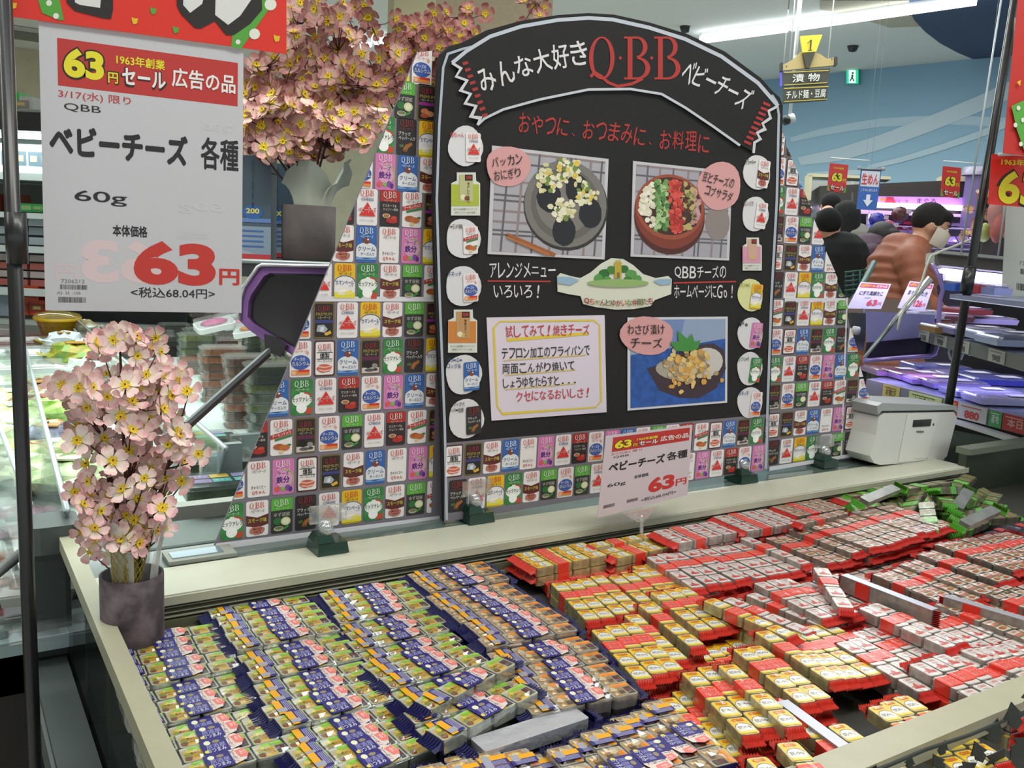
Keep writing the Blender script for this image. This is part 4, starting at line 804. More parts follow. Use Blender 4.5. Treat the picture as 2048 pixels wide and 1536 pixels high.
def pack_meshes(k):
    blue = k in ('green', 'orange', 'pink'); W_ = .0288 if blue else (.029 if k == 'brown' else .0238); n = 4; BLn = .0328 if blue else .0348; gap = .002; H = PH - .0015
    D = {'n': n, 'pitch': BLn + gap, 'W': W_, 'body': n * (BLn + gap)}
    foil = mat({'yellow': '#bdb386', 'white': '#b3aaa2', 'almond': '#8d8378', 'smoke': '#8d8378', 'premium': '#4d4648', 'brown': '#7d7564', 'green': '#b5b9ae', 'orange': '#aaa297', 'pink': '#ab9c90'}[k], r=.28, noise=.28, scale=90, bump=.25, m=.25)
    b = B(); b.rbox((0, 0, H / 2), (BLn, W_, H), .004, foil, seg=2)
    if blue: xf = lambda u, v, w: ((u - .5) * BLn * .98, (v - .5) * W_ * .98, H + w)
    else: xf = lambda u, v, w: (-(v - .5) * BLn * .97, (u - .5) * W_ * .95, H + w)
    p = Pr(xf, eps=.00016, rough=.3, coat=.3); p.v, p.f, p.mi, p.mats, p.sm = b.v, b.f, b.mi, b.mats, b.sm; piece_label(p, k)
    D['piece'] = p.mesh('cheese_piece')
    # crimped end seal: pleated strip with a saw-tooth edge
    sc = mat(KC[k][0], r=.25, coat=.4, noise=.18, scale=200); b = B(); nn = 7; vs_ = []; fs = []; Lf = .0145
    for i in range(nn * 2 + 1):
        y = -W_ / 2 + W_ * i / (nn * 2); z = H * .6 + (.0022 if i % 2 else -.0022); vs_ += [(0, y, H * .98 if i % 2 else H * .4), (Lf * .45, y, z), (Lf * (1. if i % 2 else .78), y, z - .001)]
    for i in range(nn * 2):
        for j in range(2): a = i * 3 + j; fs.append((a, a + 3, a + 4, a + 1))
    b.add(vs_, fs, sc); b.add([(0, -W_ / 2, 0), (0, W_ / 2, 0), (0, W_ / 2, H), (0, -W_ / 2, H), (.003, -W_ / 2 + .002, H * .5), (.003, W_ / 2 - .002, H * .5)], [(0, 4, 5, 1), (3, 2, 5, 4), (0, 3, 4), (1, 5, 2)], sc); D['seal'] = b.mesh('end_seal')
    # loose clear film over the top, wrinkled
    vs_ = []; fs = []; nx = 16; g = glassmat('#ffffff', .0, .11, .2 if blue else .06)
    prof = [(-W_ / 2 - .0006, 0), (-W_ / 2 - .0008, H * .9), (-W_ / 4, H + .0016), (0, H + .0013), (W_ / 4, H + .0016), (W_ / 2 + .0008, H * .9), (W_ / 2 + .0006, 0)]
    for i in range(nx + 1):
        x = -D['body'] / 2 + D['body'] * i / nx
        for y, z in prof: vs_.append((x, y + random.uniform(-.0003, .0003), max(z + (random.uniform(-.0009, .0011) if z > H else 0), 0)))
    m = len(prof)
    for i in range(nx):
        for j in range(m - 1): fs.append((i * m + j, i * m + j + 1, (i + 1) * m + j + 1, (i + 1) * m + j))
    b = B(); b.add(vs_, fs, g, smooth=False); D['film'] = b.mesh('film_wrap')
    if KC[k][1]:
        b = B(); bw = .022; t = .0014; xc = -.5 * BLn - .003; M_ = mat(KC[k][1], r=.35, coat=.3)
        b.bb((xc - bw / 2, -W_ / 2 - t * .5, 0), (xc + bw / 2, W_ / 2 + t * .5, H + t * .75), M_)
        p = Pr(lambda u, v, w: (xc - (v - .5) * bw, (u - .5) * W_, H + t * .75 + w), eps=.0002, rough=.35); p.v, p.f, p.mi, p.mats, p.sm = b.v, b.f, b.mi, b.mats, b.sm
        tc = '#e3a49c' if k != 'brown' else '#b8df9a'; p.text('ベビーチーズ', .5, .68, .84, .34, tc, .03); p.text('おいしさ', .5, .28, .72, .32, tc, .03); D['sleeve'] = p.mesh('sleeve_band')
    if blue:
        bod = D['body']; p = Pr(lambda u, v, w: (u, v, H + .0022 + w), eps=.0002, rough=.35); hw = W_ / 2
        x0 = -bod / 2 + .002   # left sticker: orange strip, blue strip with white lines, plain grey square (its printed code is left out)
        p.rect(x0 + .011, -hw, x0 + .019, hw, '#e0a21e'); p.rect(x0 + .019, -hw, x0 + .028, hw, '#2c2870'); p.up().rrect(x0 + .011, -hw * .8, x0 + .021, -hw * .2, .001, '#9a9ba6')
        for i in range(4): p.rect(x0 + .021 + .0018 * i, -hw * .7, x0 + .0218 + .0018 * i, hw * .8, '#a9a8c8')
        # middle: blue sticker with mug and words, then white one with a pink burst
        x1 = -.0135; p.L = 2; p.rrect(x1, -hw * 1.02, x1 + .026, hw * 1.02, .002, '#2a2672'); p.up().ell(x1 + .007, hw * .55, .0035, .0042, '#dcdcc0', 8); p.ell(x1 + .016, hw * .55, .004, .003, '#8c7f68', 8); p.text('居酒屋', x1 + .014, hw * .0, .019, .008, '#8f8fc0', .03); p.text('おつまみ', x1 + .013, -hw * .55, .019, .0075, '#c9c9dd', .03); p.ell(x1 + .003, -hw * .6, .0022, .0028, '#d8c84a', 8)
        p.L = 2; p.poly([(x1 + .026, -hw), (x1 + .038, -hw * .7), (x1 + .042, .0), (x1 + .041, hw * .6), (x1 + .037, hw), (x1 + .026, hw)], '#d8c9c4'); p.up().poly([(x1 + .031, hw * .7), (x1 + .040, hw * .8), (x1 + .043, hw * .1), (x1 + .040, -hw * .4), (x1 + .033, -hw * .3)], '#df7a72'); p.vtext('ビールに', x1 + .0285, hw * .9, .0055, '#4a4048', bold=.02); p.up().text('合う', x1 + .0375, hw * .3, .006, .008, '#f0d4ce', .03); p.line([(x1 + .036, -hw * .95), (x1 + .041, -hw * .5)], .0006, '#3a3a78'); D['sleeve'] = p.mesh('sticker')
    return D
GNAME = {'yellow': ('yellow camembert pack', 'yellow camembert cheese packs'), 'white': ('white cheese pack', 'white cheese packs'), 'almond': ('almond cheese pack', 'almond cheese packs'), 'smoke': ('dark smoked cheese pack', 'smoked cheese packs'), 'premium': ('dark premium cheese pack', 'dark cheese packs'), 'brown': ('green-ended brown cheese pack', 'green-ended cheese packs'),
         'green': ('green-labelled cheese pack', 'green-labelled cheese packs'), 'orange': ('orange-labelled cheese pack', 'orange-labelled cheese packs'), 'pink': ('pink-labelled cheese pack', 'pink-labelled cheese packs')}
NP = 0
PNAME = {'yellow': 'camembert_cheese_pack', 'white': 'plain_cheese_pack', 'almond': 'almond_cheese_pack', 'smoke': 'smoked_cheese_pack', 'premium': 'dark_cheese_pack', 'brown': 'green_ended_cheese_pack', 'green': 'garlic_cheese_pack', 'orange': 'smoky_cheese_pack', 'pink': 'spicy_cheese_pack'}
def pack(k, c, yaw, label, tilt=0., roll=0., noleft=False):
    """c: centre of the pack's underside"""
    global NP
    NP += 1
    if k not in PKM: PKM[k] = pack_meshes(k)
    D = PKM[k]; t = empty(PNAME[k], c, label, 'cheese pack', GNAME[k][1], rot=(radians(roll), radians(tilt), radians(yaw)))
    for i in range(D['n']):
        inst(D['piece'], 'cheese_piece', t, ((i - (D['n'] - 1) / 2) * D['pitch'], 0, 0))
    inst(D['seal'], 'end_seal', t, (D['body'] / 2, 0, 0))
    if not noleft: inst(D['seal'], 'end_seal', t, (-D['body'] / 2, 0, 0), (0, 0, pi))
    if 'sleeve' in D: inst(D['sleeve'], 'sticker' if k in ('green', 'orange', 'pink') else 'sleeve_band', t)
    inst(D['film'], 'film_wrap', t)
    return t
ORD = ['first', 'second', 'third', 'fourth', 'fifth', 'sixth', 'seventh', 'eighth', 'ninth', 'tenth', 'eleventh', 'twelfth', 'thirteenth', 'fourteenth', 'fifteenth', 'sixteenth', 'seventeenth', 'eighteenth', 'nineteenth', 'twentieth'] + ['%s-%s' % ('twenty', w) for w in ('first', 'second', 'third', 'fourth', 'fifth')]
def lab(k, i, n, place, layer=0, way='left'):
    s = GNAME[k][0]
    if n > 1: s += ', %s from %s' % (ORD[i], way)
    s += ' ' + place
    if layer: s += (', beneath', ', lowest')[layer - 1]
    return s
FLOOR = .832
def ycl(k, px, py, zt, n, layers=1, yaw=0, place='', tilt=0, pitch=.0246, jz=.0012):
    """n packs side by side, pointing at the front rail; px,py the far left top corner"""
    if k not in PKM: PKM[k] = pack_meshes(k)
    bod = PKM[k]['body']; P0 = hz(px, py, zt)
    if k in ('orange', 'pink', 'green'): pitch = .0296
    for l in range(layers):
        for i in range(n):
            if l and 0 < i < n - 1 and n > 3 and l > 1: continue
            Pc = P0 + Vector((pitch * 1.025 * i, 0, 0)); yw = fan(Pc.x) + yaw; a = radians(yw); r = Vector((cos(a), sin(a), 0)); f = Vector((sin(a), -cos(a), 0))
            c = Pc + r * pitch / 2 + f * (bod / 2 + random.uniform(-.003, .003)); z = zt - PH * (l + 1) + random.uniform(-jz, jz) * (l == 0)
            pack(k, (c.x, c.y, z), yw - 90 + random.uniform(-.8, .8), lab(k, i, n, place, l), tilt=tilt)
def fan(x):
    T = ((.75, -15), (.9, -13), (1.0, -11), (1.08, -6), (1.2, -3), (1.4, 0))
    if x <= T[0][0]: return T[0][1]
    for (a, u), (b_, v) in zip(T, T[1:]):
        if x < b_: return u + (v - u) * (x - a) / (b_ - a)
    return 0
def xcl(k, px, py, zt, n, layers=1, yaw=0, place='', pitch=.0246):
    """n packs one nearer than the other, lying along the ledge; px,py the far left top corner"""
    if k not in PKM: PKM[k] = pack_meshes(k)
    bod = PKM[k]['body']; P0 = hz(px, py, zt); a = radians(yaw); r = Vector((cos(a), sin(a), 0)); f = Vector((sin(a), -cos(a), 0))
    for l in range(layers):
        for i in range(n):
            if l and i < n - 1 and l > 1: continue
            c = P0 + f * (pitch * (i + .5)) + r * (bod / 2 + random.uniform(-.002, .002))
            pack(k, (c.x, c.y, zt - PH * (l + 1)), yaw + random.uniform(-1, 1), lab(k, i, n, place, l, 'ledge'))
# bed under the packs: low clear-grey riser trays
b = B(); b.bb((X0 + .03, YF + .05, .79), (LX1 + .5, YB + .02, FLOOR - .001), mat('#3a3934')); b.obj('bin_riser', case)
# --- blue-ended packs in four columns lying along the ledge
def column(k, pts, pitch, place, yaw0, yaw1, steps, z0=.858, z1=.872, off=0., noleft=False):
    """pts: photo pixels of the left ends from the ledge forward"""
    if k not in PKM: PKM[k] = pack_meshes(k)
    bod = PKM[k]['body']; Wp = [hz(a, c, z0 + (z1 - z0) * i / (len(pts) - 1)) for i, (a, c) in enumerate(pts)]
    seg = [(Wp[i + 1] - Wp[i]).xy.length for i in range(len(Wp) - 1)]; tot = sum(seg); s_ = pitch / 2; i = 0; lvl = 0; items = []
    while s_ < tot:
        a = s_; j = 0
        while a > seg[j] and j < len(seg) - 1: a -= seg[j]; j += 1
        P_ = Wp[j].lerp(Wp[j + 1], a / seg[j]); items.append((P_, s_ / tot)); s_ += pitch
    n = len(items)
    for i, (P_, t) in enumerate(items):
        if i in steps: lvl = steps[i]
        yaw = yaw0 + (yaw1 - yaw0) * t + random.uniform(-1.5, 1.5); r = Vector((cos(radians(yaw)), sin(radians(yaw)), 0)); c = P_ + r * (bod / 2 + off + random.uniform(-.004, .004))
        zt = z0 + (z1 - z0) * t + lvl * .006; roll = random.uniform(-2, 2.5)
        pack(k, (c.x, c.y, zt - PH), yaw, lab(k, i, n, place, 0, 'ledge'), roll=roll, noleft=noleft)
        if i in steps or i == n - 1 or i < 1: pack(k, (c.x + .003, c.y + .004, zt - 2 * PH - .001), yaw, lab(k, i, n, place, 1, 'ledge'), noleft=noleft)
column('green', [(291, 1267), (302, 1290), (311, 1312), (320, 1335), (340, 1380), (352, 1400), (366, 1425), (385, 1490), (402, 1545)], .0300, 'in column one by the left rail', -2, 2, {4: 0, 5: -.9, 7: -.5, 8: -1.3, 9: -.2, 12: -1.2, 14: -.3, 16: -1}, .868, .872, off=-.0525, noleft=True)
column('green', [(418, 1221), (440, 1258), (492, 1340), (538, 1432), (600, 1530), (625, 1560)], .0300, 'in column two from the left', -3, 6, {0: .3, 5: -.8, 6: 0, 8: -.6, 10: -.2, 12: -1.3, 14: -.6, 17: -.2}, .870, .882)
column('green', [(640, 1187), (664, 1222), (712, 1300), (790, 1395), (850, 1480)], .0300, 'in column three from the left', -3, 6, {0: .2, 4: -.8, 5: -.2, 7: -.9, 9: .1, 11: -.9, 12: .2, 14: -.8}, .872, .888)
column('orange', [(813, 1149), (872, 1205), (940, 1260), (1003, 1330), (1030, 1385), (1070, 1430)], .0300, 'in column four, beside yellow packs', 0, -6, {0: .2, 3: -.5, 5: -.2, 8: .2, 10: -1.2, 11: .1, 12: -.6, 14: -.1}, .876, .894)
for j, (px, py, zt, yw) in enumerate(((845, 1402, .900, 16), (870, 1462, .902, 12))):
    D = PKM['green']; P0 = hz(px, py, zt); r = Vector((cos(radians(yw)), sin(radians(yw)), 0)); c = P0 + r * D['body'] / 2; pack('green', (c.x, c.y, zt - PH), yw, 'green-labelled cheese pack lying askew on the third column, %s one' % ('upper', 'lower')[j], tilt=-3)
# foil side up pack
P0 = hz(950, 1500, .888); b = B(); b.rbox((0, 0, .008), (.135, .030, .015), .003, mat('#d2d4da', r=.25, m=.55, bump=.5, scale=70), seg=2); t = empty('cheese_pack', (P0.x + .075, P0.y + .01, .872), 'upturned cheese pack showing its crumpled silver underside near the pink packs', 'cheese pack', rot=(0, 0, radians(2)))
inst(b.mesh('foil_body'), 'foil_body', t); inst(PKM['green']['seal'], 'end_seal', t, (.075, 0, 0)); inst(PKM['green']['seal'], 'end_seal', t, (-.075, 0, 0), (0, 0, pi))
# --- packs pointing at the front rail
Y, Wt, Al = 'yellow', 'white', 'almond'
for a in (
    (Y, 1100, 1165, .868, 4, 2, 0, 'in the far left yellow row'), (Y, 1216, 1150, .866, 4, 1, 0, 'in the far yellow row beside the white rows'),
    (Y, 1178, 1257, .882, 3, 3, 0, 'in the tall stack beside the orange column'), (Y, 1245, 1228, .878, 1, 2, 0, 'right beside the tall yellow stack'), (Y, 1276, 1207, .880, 1, 2, 1, 'lying long, two places right of the tall stack'), (Y, 1298, 1184, .872, 3, 1, 0, 'in the trio behind the askew yellow pack'),
    (Y, 1358, 1340, .890, 3, 3, -1, 'in the front stack near the rail'), (Y, 1436, 1330, .900, 1, 1, -2, 'raised at the right of the front stack'), (Y, 1462, 1297, .884, 2, 2, 0, 'behind the raised front pack'), (Y, 1508, 1260, .892, 1, 1, 2, 'raised near the white packs'), (Y, 1531, 1262, .876, 1, 1, 2, 'between the raised one and the low row'), (Y, 1262, 1130, .864, 2, 1, 0, 'at the far end before the white rows'), (Y, 1555, 1266, .872, 4, 1, 3, 'low row beneath the askew white packs'),
    (Y, 1406, 1200, .890, 1, 1, 17, 'lying askew before the white rows'), (Y, 1415, 1225, .866, 2, 1, 8, 'half hidden below the askew yellow pack'),
    (Y, 1313, 1398, .878, 1, 1, 0, 'wedged between orange packs and the front stack'), (Y, 1340, 1381, .868, 2, 1, 0, 'sunken left of the front stack'),
    (Y, 1547, 1482, .905, 1, 1, -4, 'large, against the front rail'), (Y, 1490, 1512, .895, 1, 1, -2, 'cut off at the bottom edge by the rail'), (Y, 1586, 1442, .882, 1, 2, 0, 'touching the front rail, third from the right'), (Y, 1655, 1448, .885, 1, 1, 3, 'touching the front rail, second from the right'), (Y, 1730, 1412, .880, 3, 1, 0, 'touching the front rail beside the white packs'), (Y, 1808, 1358, .868, 1, 1, 2, 'beneath the raised white pair at the rail'),
    (Wt, 1290, 1112, .876, 5, 2, 0, 'in the tight far white row, left half'), (Wt, 1396, 1098, .877, 4, 2, 0, 'in the tight far white row, right half'), (Wt, 1477, 1074, .886, 1, 2, 1, 'raised at the end of the far white row'),
    (Wt, 1507, 1166, .882, 3, 2, 0, 'in the middle white row'), (Wt, 1576, 1170, .872, 5, 1, 1, 'in the lower middle white row'), (Wt, 1440, 1196, .876, 1, 1, 18, 'lying askew beside the askew yellow pack'), (Wt, 1490, 1189, .872, 1, 1, 12, 'lying askew left of the middle row'),
    (Wt, 1714, 1214, .886, 2, 2, 1, 'in the raised pair left of the almond packs'), (Wt, 1762, 1236, .874, 5, 1, 0, 'in the row right of that raised pair'), (Wt, 1667, 1282, .876, 2, 2, 0, 'in the low pair at the front'), (Wt, 1700, 1262, .868, 6, 1, 1, 'behind the low front pair'), (Wt, 1812, 1326, .888, 3, 2, 2, 'in the raised pair by the rail'), (Wt, 1888, 1313, .882, 3, 2, 1, 'in the right pair by the rail'), (Wt, 1922, 1300, .888, 1, 1, 4, 'tipped over the right pair by the rail'), (Wt, 1958, 1296, .878, 6, 1, 0, 'in the rightmost row by the rail'),
    (Al, 1530, 1075, .872, 3, 1, 0, 'in the back row beside the white packs'), (Al, 1572, 1056, .882, 2, 2, 0, 'in the back row, raised pair'), (Al, 1607, 1049, .888, 3, 2, 0, 'in the back row, middle pair'), (Al, 1657, 1037, .890, 3, 2, 0, 'in the back row, high pair'), (Al, 1702, 1023, .894, 5, 2, 0, 'in the back row by the green-ended heap'),
    (Al, 1742, 1147, .882, 3, 2, 0, 'in the middle row, left group'), (Al, 1795, 1126, .888, 2, 2, 0, 'in the middle row, second group'), (Al, 1834, 1107, .888, 2, 2, 0, 'in the middle row, third group'), (Al, 1868, 1088, .890, 4, 2, 0, 'in the middle row, fourth group'), (Al, 1935, 1078, .884, 5, 1, 0, 'in the middle row, last group'),
    (Al, 1869, 1208, .882, 3, 2, 1, 'in the near row, left group'), (Al, 1922, 1214, .876, 3, 1, 2, 'in the near row, right group'), ('smoke', 1957, 1183, .888, 3, 2, 2, 'in the near row at the right'), ('smoke', 2010, 1176, .880, 4, 1, 1, 'at the far right edge'), (Al, 2000, 1130, .882, 6, 1, 0, 'in the right back corner row'),
):
    ycl(a[0], a[1], a[2], a[3], a[4], a[5], a[6], a[7])
# single pack thrown across the white rows
D = PKM[Wt]; A0, A1 = hz(1634, 1121, .905), hz(1700, 1228, .892); c = (A0 + A1) / 2; a = math.degrees(atan2(A1.y - A0.y, A1.x - A0.x)); pack(Wt, (c.x, c.y, c.z - PH), a, 'white cheese pack thrown across the rows, pointing at the viewer', tilt=3)
# packs standing on edge, silver side up
def PKSEAL(h, n=9, Lf=.011):
    v = []; f = []
    for i in range(n * 2 + 1): z = h * i / (n * 2); y = .0016 if i % 2 else -.0016; v += [(0, y * 3, z), (Lf * (1 if i % 2 else .75), y, z)]
    for i in range(n * 2): f.append((2 * i, 2 * i + 2, 2 * i + 3, 2 * i + 1))
    return v, f
def onedge(px0, py0, px1, py1, zt, label):
    A0, A1 = hz(px0, py0, zt), hz(px1, py1, zt); c = (A0 + A1) / 2; a = atan2(A1.y - A0.y, A1.x - A0.x)
    t = empty('cheese_pack', (c.x, c.y, zt - .0255), label, 'cheese pack', 'packs standing on edge', rot=(0, 0, a)); L_ = .155
    b = B(); b.bb((-L_ / 2, -.0075, 0), (L_ / 2, .0075, .0245), mat('#9b948c', r=.3, m=.2, noise=.3, scale=80)); b.bb((-L_ / 2, -.0078, .0245), (L_ / 2, .0078, .0255), mat('#b9bac4', r=.25, m=.4)); inst(b.mesh('foil_body'), 'foil_body', t)
    b = B(); b.bb((-L_ * .32, -.0085, -.0), (-L_ * .16, .0085, .024), mat('#cf3324', r=.35)); inst(b.mesh('sleeve_band'), 'sleeve_band', t)
    b = B(); b.add(*PKSEAL(.0245), mat('#ad2f2c', r=.25, coat=.4)); m_ = b.mesh('end_seal'); inst(m_, 'end_seal', t, (L_ / 2, 0, 0)); inst(m_, 'end_seal', t, (-L_ / 2, 0, 0), (0, 0, pi))
onedge(1700, 1153, 1856, 1213, .90, 'cheese pack standing on edge, silver strip up, amid the almond rows')
onedge(1944, 1206, 2060, 1240, .895, 'cheese pack standing on edge, silver strip up, at the right edge')
onedge(1795, 1262, 1900, 1310, .872, 'cheese pack lying on its side in the gap before the almond packs')
onedge(1618, 1440, 1700, 1500, .885, 'cheese pack on edge by the front rail between the yellow ones')
# --- packs lying along the ledge at the back
xcl(Y, 1024, 1107, .880, 3, 2, 0, 'lying along the ledge, left bundle'); xcl(Y, 1196, 1098, .878, 2, 2, 2, 'lying along the ledge, right bundle'); xcl(Y, 1172, 1086, .884, 1, 1, 1, 'lying along the ledge behind the others')
xcl(Wt, 1302, 1061, .892, 3, 3, 0, 'lying along the ledge, left bundle'); xcl(Wt, 1422, 1032, .884, 4, 1, -2, 'lying along the ledge, right bundle'); xcl(Al, 1540, 1012, .884, 3, 1, 0, 'lying along the ledge behind the almond rows'); xcl(Al, 1585, 1040, .898, 1, 1, 4, 'lying across the back row'); xcl(Al, 1660, 992, .880, 2, 1, 0, 'lying along the ledge near the green heap')
# --- orange and pink packs at the lower edge pointing at the viewer
for j, (k, px, py, zt, n) in enumerate((('orange', 1279, 1404, .882, 1), ('orange', 1216, 1436, .88, 2), ('orange', 1156, 1466, .888, 2), ('orange', 1088, 1494, .885, 2), ('orange', 1040, 1512, .875, 1), ('pink', 1000, 1508, .88, 1), ('pink', 950, 1516, .885, 2), ('pink', 890, 1522, .885, 2), ('pink', 830, 1534, .88, 2))):
    ycl(k, px, py, zt, n, 1, 8, ('beside the wedged yellow pack', 'in the pair above the lower edge', 'in the pair at the lower edge centre', 'in the pair left of the lower centre', 'next to the pink packs', 'right of the others at the lower edge', 'in the right pair at the lower edge', 'in the middle pair at the lower edge', 'in the left pair at the lower edge')[j])
# --- heap of green-ended packs at the right back, tumbled
for j, (px, py, zt, yw, tl) in enumerate(((1745, 985, .885, -8, 0), (1790, 975, .90, 4, 5), (1850, 968, .915, -2, 0), (1905, 975, .92, 6, 8), (1765, 1010, .885, -20, 0), (1830, 1000, .90, 25, -6), (1890, 995, .915, 40, 6), (1940, 990, .905, 18, 4), (1795, 1030, .88, -40, 4), (1860, 1030, .90, 38, -8), (1915, 1022, .90, 28, 5), (1960, 1015, .885, 0, 0), (1835, 1055, .87, 12, 0), (1890, 1052, .875, 48, 8), (1935, 1048, .87, 10, 0), (1975, 1030, .87, -15, 0), (1800, 960, .88, 0, 0), (1925, 960, .9, 20, 0))):
    P0 = hz(px, py, zt); pack('brown', (P0.x, P0.y, zt - PH), yw, 'green-ended brown cheese pack, %s in the tumbled heap at right back' % ORD[j], tilt=tl, roll=random.uniform(-25, 25))
for j, (px, py, yw) in enumerate(((1760, 990, 5), (1925, 1000, 22), (1960, 1035, 4))):
    P0 = hz(px, py, .918); t = empty('cheese_pack', P0, ('silver-backed cheese pack at the left of the green heap', 'silver-backed cheese pack atop the green heap', 'silver-backed cheese pack at the right of the green heap')[j], 'cheese pack', rot=(radians(15), radians(-6), radians(yw)))
    b = B(); b.rbox((0, 0, 0), (.115, .022, .010), .003, mat('#8f9391', r=.3, m=.4, noise=.2, scale=60), seg=2); inst(b.mesh('foil_body'), 'foil_body', t); inst(PKM['brown']['seal'], 'end_seal', t, (.075, 0, -.009)); inst(PKM['brown']['seal'], 'end_seal', t, (-.075, 0, -.009), (0, 0, pi))
# --- more of the green heap, and packs half buried beneath the top rows
for j in range(12):
    px, py = 1775 + 210 * random.random(), 975 + 75 * random.random(); P0 = hz(px, py, .868 + .02 * random.random()); pack('brown', (P0.x, min(P0.y, YB - .05), .845 + .02 * random.random()), random.uniform(-50, 50), 'green-ended brown cheese pack, %s of those buried low in the tumbled heap' % ORD[j], tilt=random.uniform(-6, 6), roll=random.uniform(-20, 20))
low = B()
def join(b, me, M):
    o = len(b.v); b.v += [tuple(M @ v.co) for v in me.vertices]; ms = [b.m(m_) for m_ in me.materials]
    for p_ in me.polygons: b.f.append(tuple(o + v for v in p_.vertices)); b.mi.append(ms[p_.material_index]); b.sm.append(False)
for yy in (1.135, .965, .795):
    for k, xa, n in ((Y, .83, 10), (Wt, 1.08, 13), (Al, 1.40, 14 if yy > .9 else 0)):
        for i_ in range(n):
            D = PKM[k]; M_ = Matrix.Translation((xa + .0246 * i_, yy, .8335 + random.uniform(0, .003))) @ Matrix.Rotation(radians(fan(xa + .0246 * i_) - 90), 4, 'Z')
            for q_ in range(4): join(low, D['piece'], M_ @ Matrix.Translation(((q_ - 1.5) * D['pitch'], 0, 0)))
            join(low, D['sleeve'], M_); join(low, D['seal'], M_ @ Matrix.Translation((D['body'] / 2, 0, 0))); join(low, D['seal'], M_ @ Matrix.Translation((-D['body'] / 2, 0, 0)) @ Matrix.Rotation(pi, 4, 'Z'))
low.obj('buried_cheese_packs', origin=(1.2, .96, .83), label='cheese packs of the lower layer glimpsed in the gaps between the top rows', cat='cheese packs', kind='stuff')
# --- dark packs with red ends at the far right
for j, (px, py, zt) in enumerate(((1965, 1065, .875), (1985, 1085, .88), (2010, 1055, .885), (2000, 1110, .88))): xcl('premium', px, py, zt, 4, 1, 5, 'at the right edge, %s bundle from the back' % ORD[j])

# ================================================================ FLOWERS
def blossom_mesh(r, c_out, c_mid, c_in, seed):
    rs = random.Random(seed); b = B(); mo, mm, mi = [mat(c, r=.7, sss=0.) for c in (c_out, c_mid, c_in)]; cup = rs.uniform(.25, .6)
    for k in range(5):
        a0 = 2 * pi * k / 5 + rs.uniform(-.08, .08); rows = [(.16, .05), (.42, .20), (.72, .30), (.93, .24), (1.02, .06)]; pts = []; tw = rs.uniform(-.12, .12)
        for i, (d, wd) in enumerate(rows):
            for s_ in (-1, 0, 1):
                x = d * r; y = s_ * wd * r * 1.35; z = cup * r * d * d * .7 - (.06 * r if s_ == 0 else 0) + rs.uniform(-.05, .05) * r + y * tw
                if i == 4 and s_ == 0: x -= .09 * r
                pts.append((x * cos(a0) - y * sin(a0), x * sin(a0) + y * cos(a0), z))
        for i in range(4):
            pass
        o_ = len(b.v); b.v += pts
        for i in range(4):
            for s_ in (0, 1): a = o_ + i * 3 + s_; b.f.append((a, a + 1, a + 4, a + 3)); b.mi.append(b.m((mi, mm, mo, mo)[i])); b.sm.append(True)
    ye = mat('#ecc922', r=.6); n = 10
    b.lathe([(.001, .15 * r), (.13 * r, .14 * r), (.21 * r, .08 * r)], (0, 0, 0), ye, n=10)
    for k in range(n):
        a = 2 * pi * k / n; l = .3 * r * rs.uniform(.8, 1.25); b.add([(0, 0, .05 * r), (l * cos(a - .25), l * sin(a - .25), .2 * r), (l * cos(a), l * sin(a), .26 * r), (l * cos(a + .25), l * sin(a + .25), .2 * r)], [(0, 1, 2, 3)], ye)
    b.lathe([(.001, .24 * r), (.06 * r, .2 * r), (.05 * r, .1 * r)], (0, 0, 0), mat('#6e5a1e'), n=6)
    return b.mesh('blossom')
BR = mat('#4f2c26', r=.7)
def bouquet(base, shapes, nb, rad, cols, label, depth=.06, seed=1, nst=6, y=1.2, group=None, stem_pts=None):
    """base: where stems meet; shapes: ellipses (px, py, rx, ry, weight) in the photo on plane y"""
    rs = random.Random(seed); t = empty('blossom_arrangement', base, label, 'artificial flowers', group)
    ms = [blossom_mesh(rad * s_ * 1.12, *cols[i % len(cols)], seed * 10 + i) for i, s_ in enumerate((1, .9, 1.1, .95, 1.05, .85))]
    stems = []
    for i in range(nst):
        sh = shapes[i % len(shapes)]; tip = hy(sh[0] + rs.uniform(-.6, .6) * sh[2], sh[1] - sh[3] * .3, y) + Vector((0, rs.uniform(-depth, depth) * .5, 0))
        mid = Vector(base).lerp(tip, .5) + Vector((rs.uniform(-.01, .01), 0, 0)); stems.append([Vector(base), Vector(base).lerp(mid, .5), mid, mid.lerp(tip, .5), tip])
    br = [B() for _ in stems]
    for i, s_ in enumerate(stems): br[i].tube(s_, [.0028, .0025, .0022, .0018, .0014], BR, n=5)
    tw = sum(s_[4] for s_ in shapes)
    for i in range(nb):
        q = rs.uniform(0, tw)
        for sh in shapes:
            q -= sh[4]
            if q <= 0: break
        a = rs.uniform(0, 2 * pi); rr = rs.uniform(0, 1) ** .5; px, py = sh[0] + sh[2] * rr * cos(a), sh[1] + sh[3] * rr * sin(a); P_ = hy(px, py, y) + Vector((0, rs.uniform(-depth, depth), 0))
        d = (CAM - P_).normalized() * rs.uniform(.2, 1.) + Vector((rs.uniform(-.9, .9), rs.uniform(-.8, .3), rs.uniform(-.4, .9))); d.normalize()
        o = inst(ms[rs.randrange(6)], 'blossom', t, P_ - Vector(base)); o.rotation_euler = (d.to_track_quat('Z', 'Y').to_matrix() @ Matrix.Rotation(rs.uniform(0, 6.28), 3, 'Z')).to_euler()
        # twig
        best = min(range(len(stems)), key=lambda j: min((p_ - P_).length for p_ in stems[j])); sp_ = min(stems[best], key=lambda p_: (p_ - P_ + Vector((0, 0, .03))).length)
        br[best].tube([sp_, sp_.lerp(P_, .6) - Vector((0, 0, .006)), P_ - d * .002], [.0013, .001, .0007], BR, n=4)
    for b in br: b.obj('branch', t)
    return t
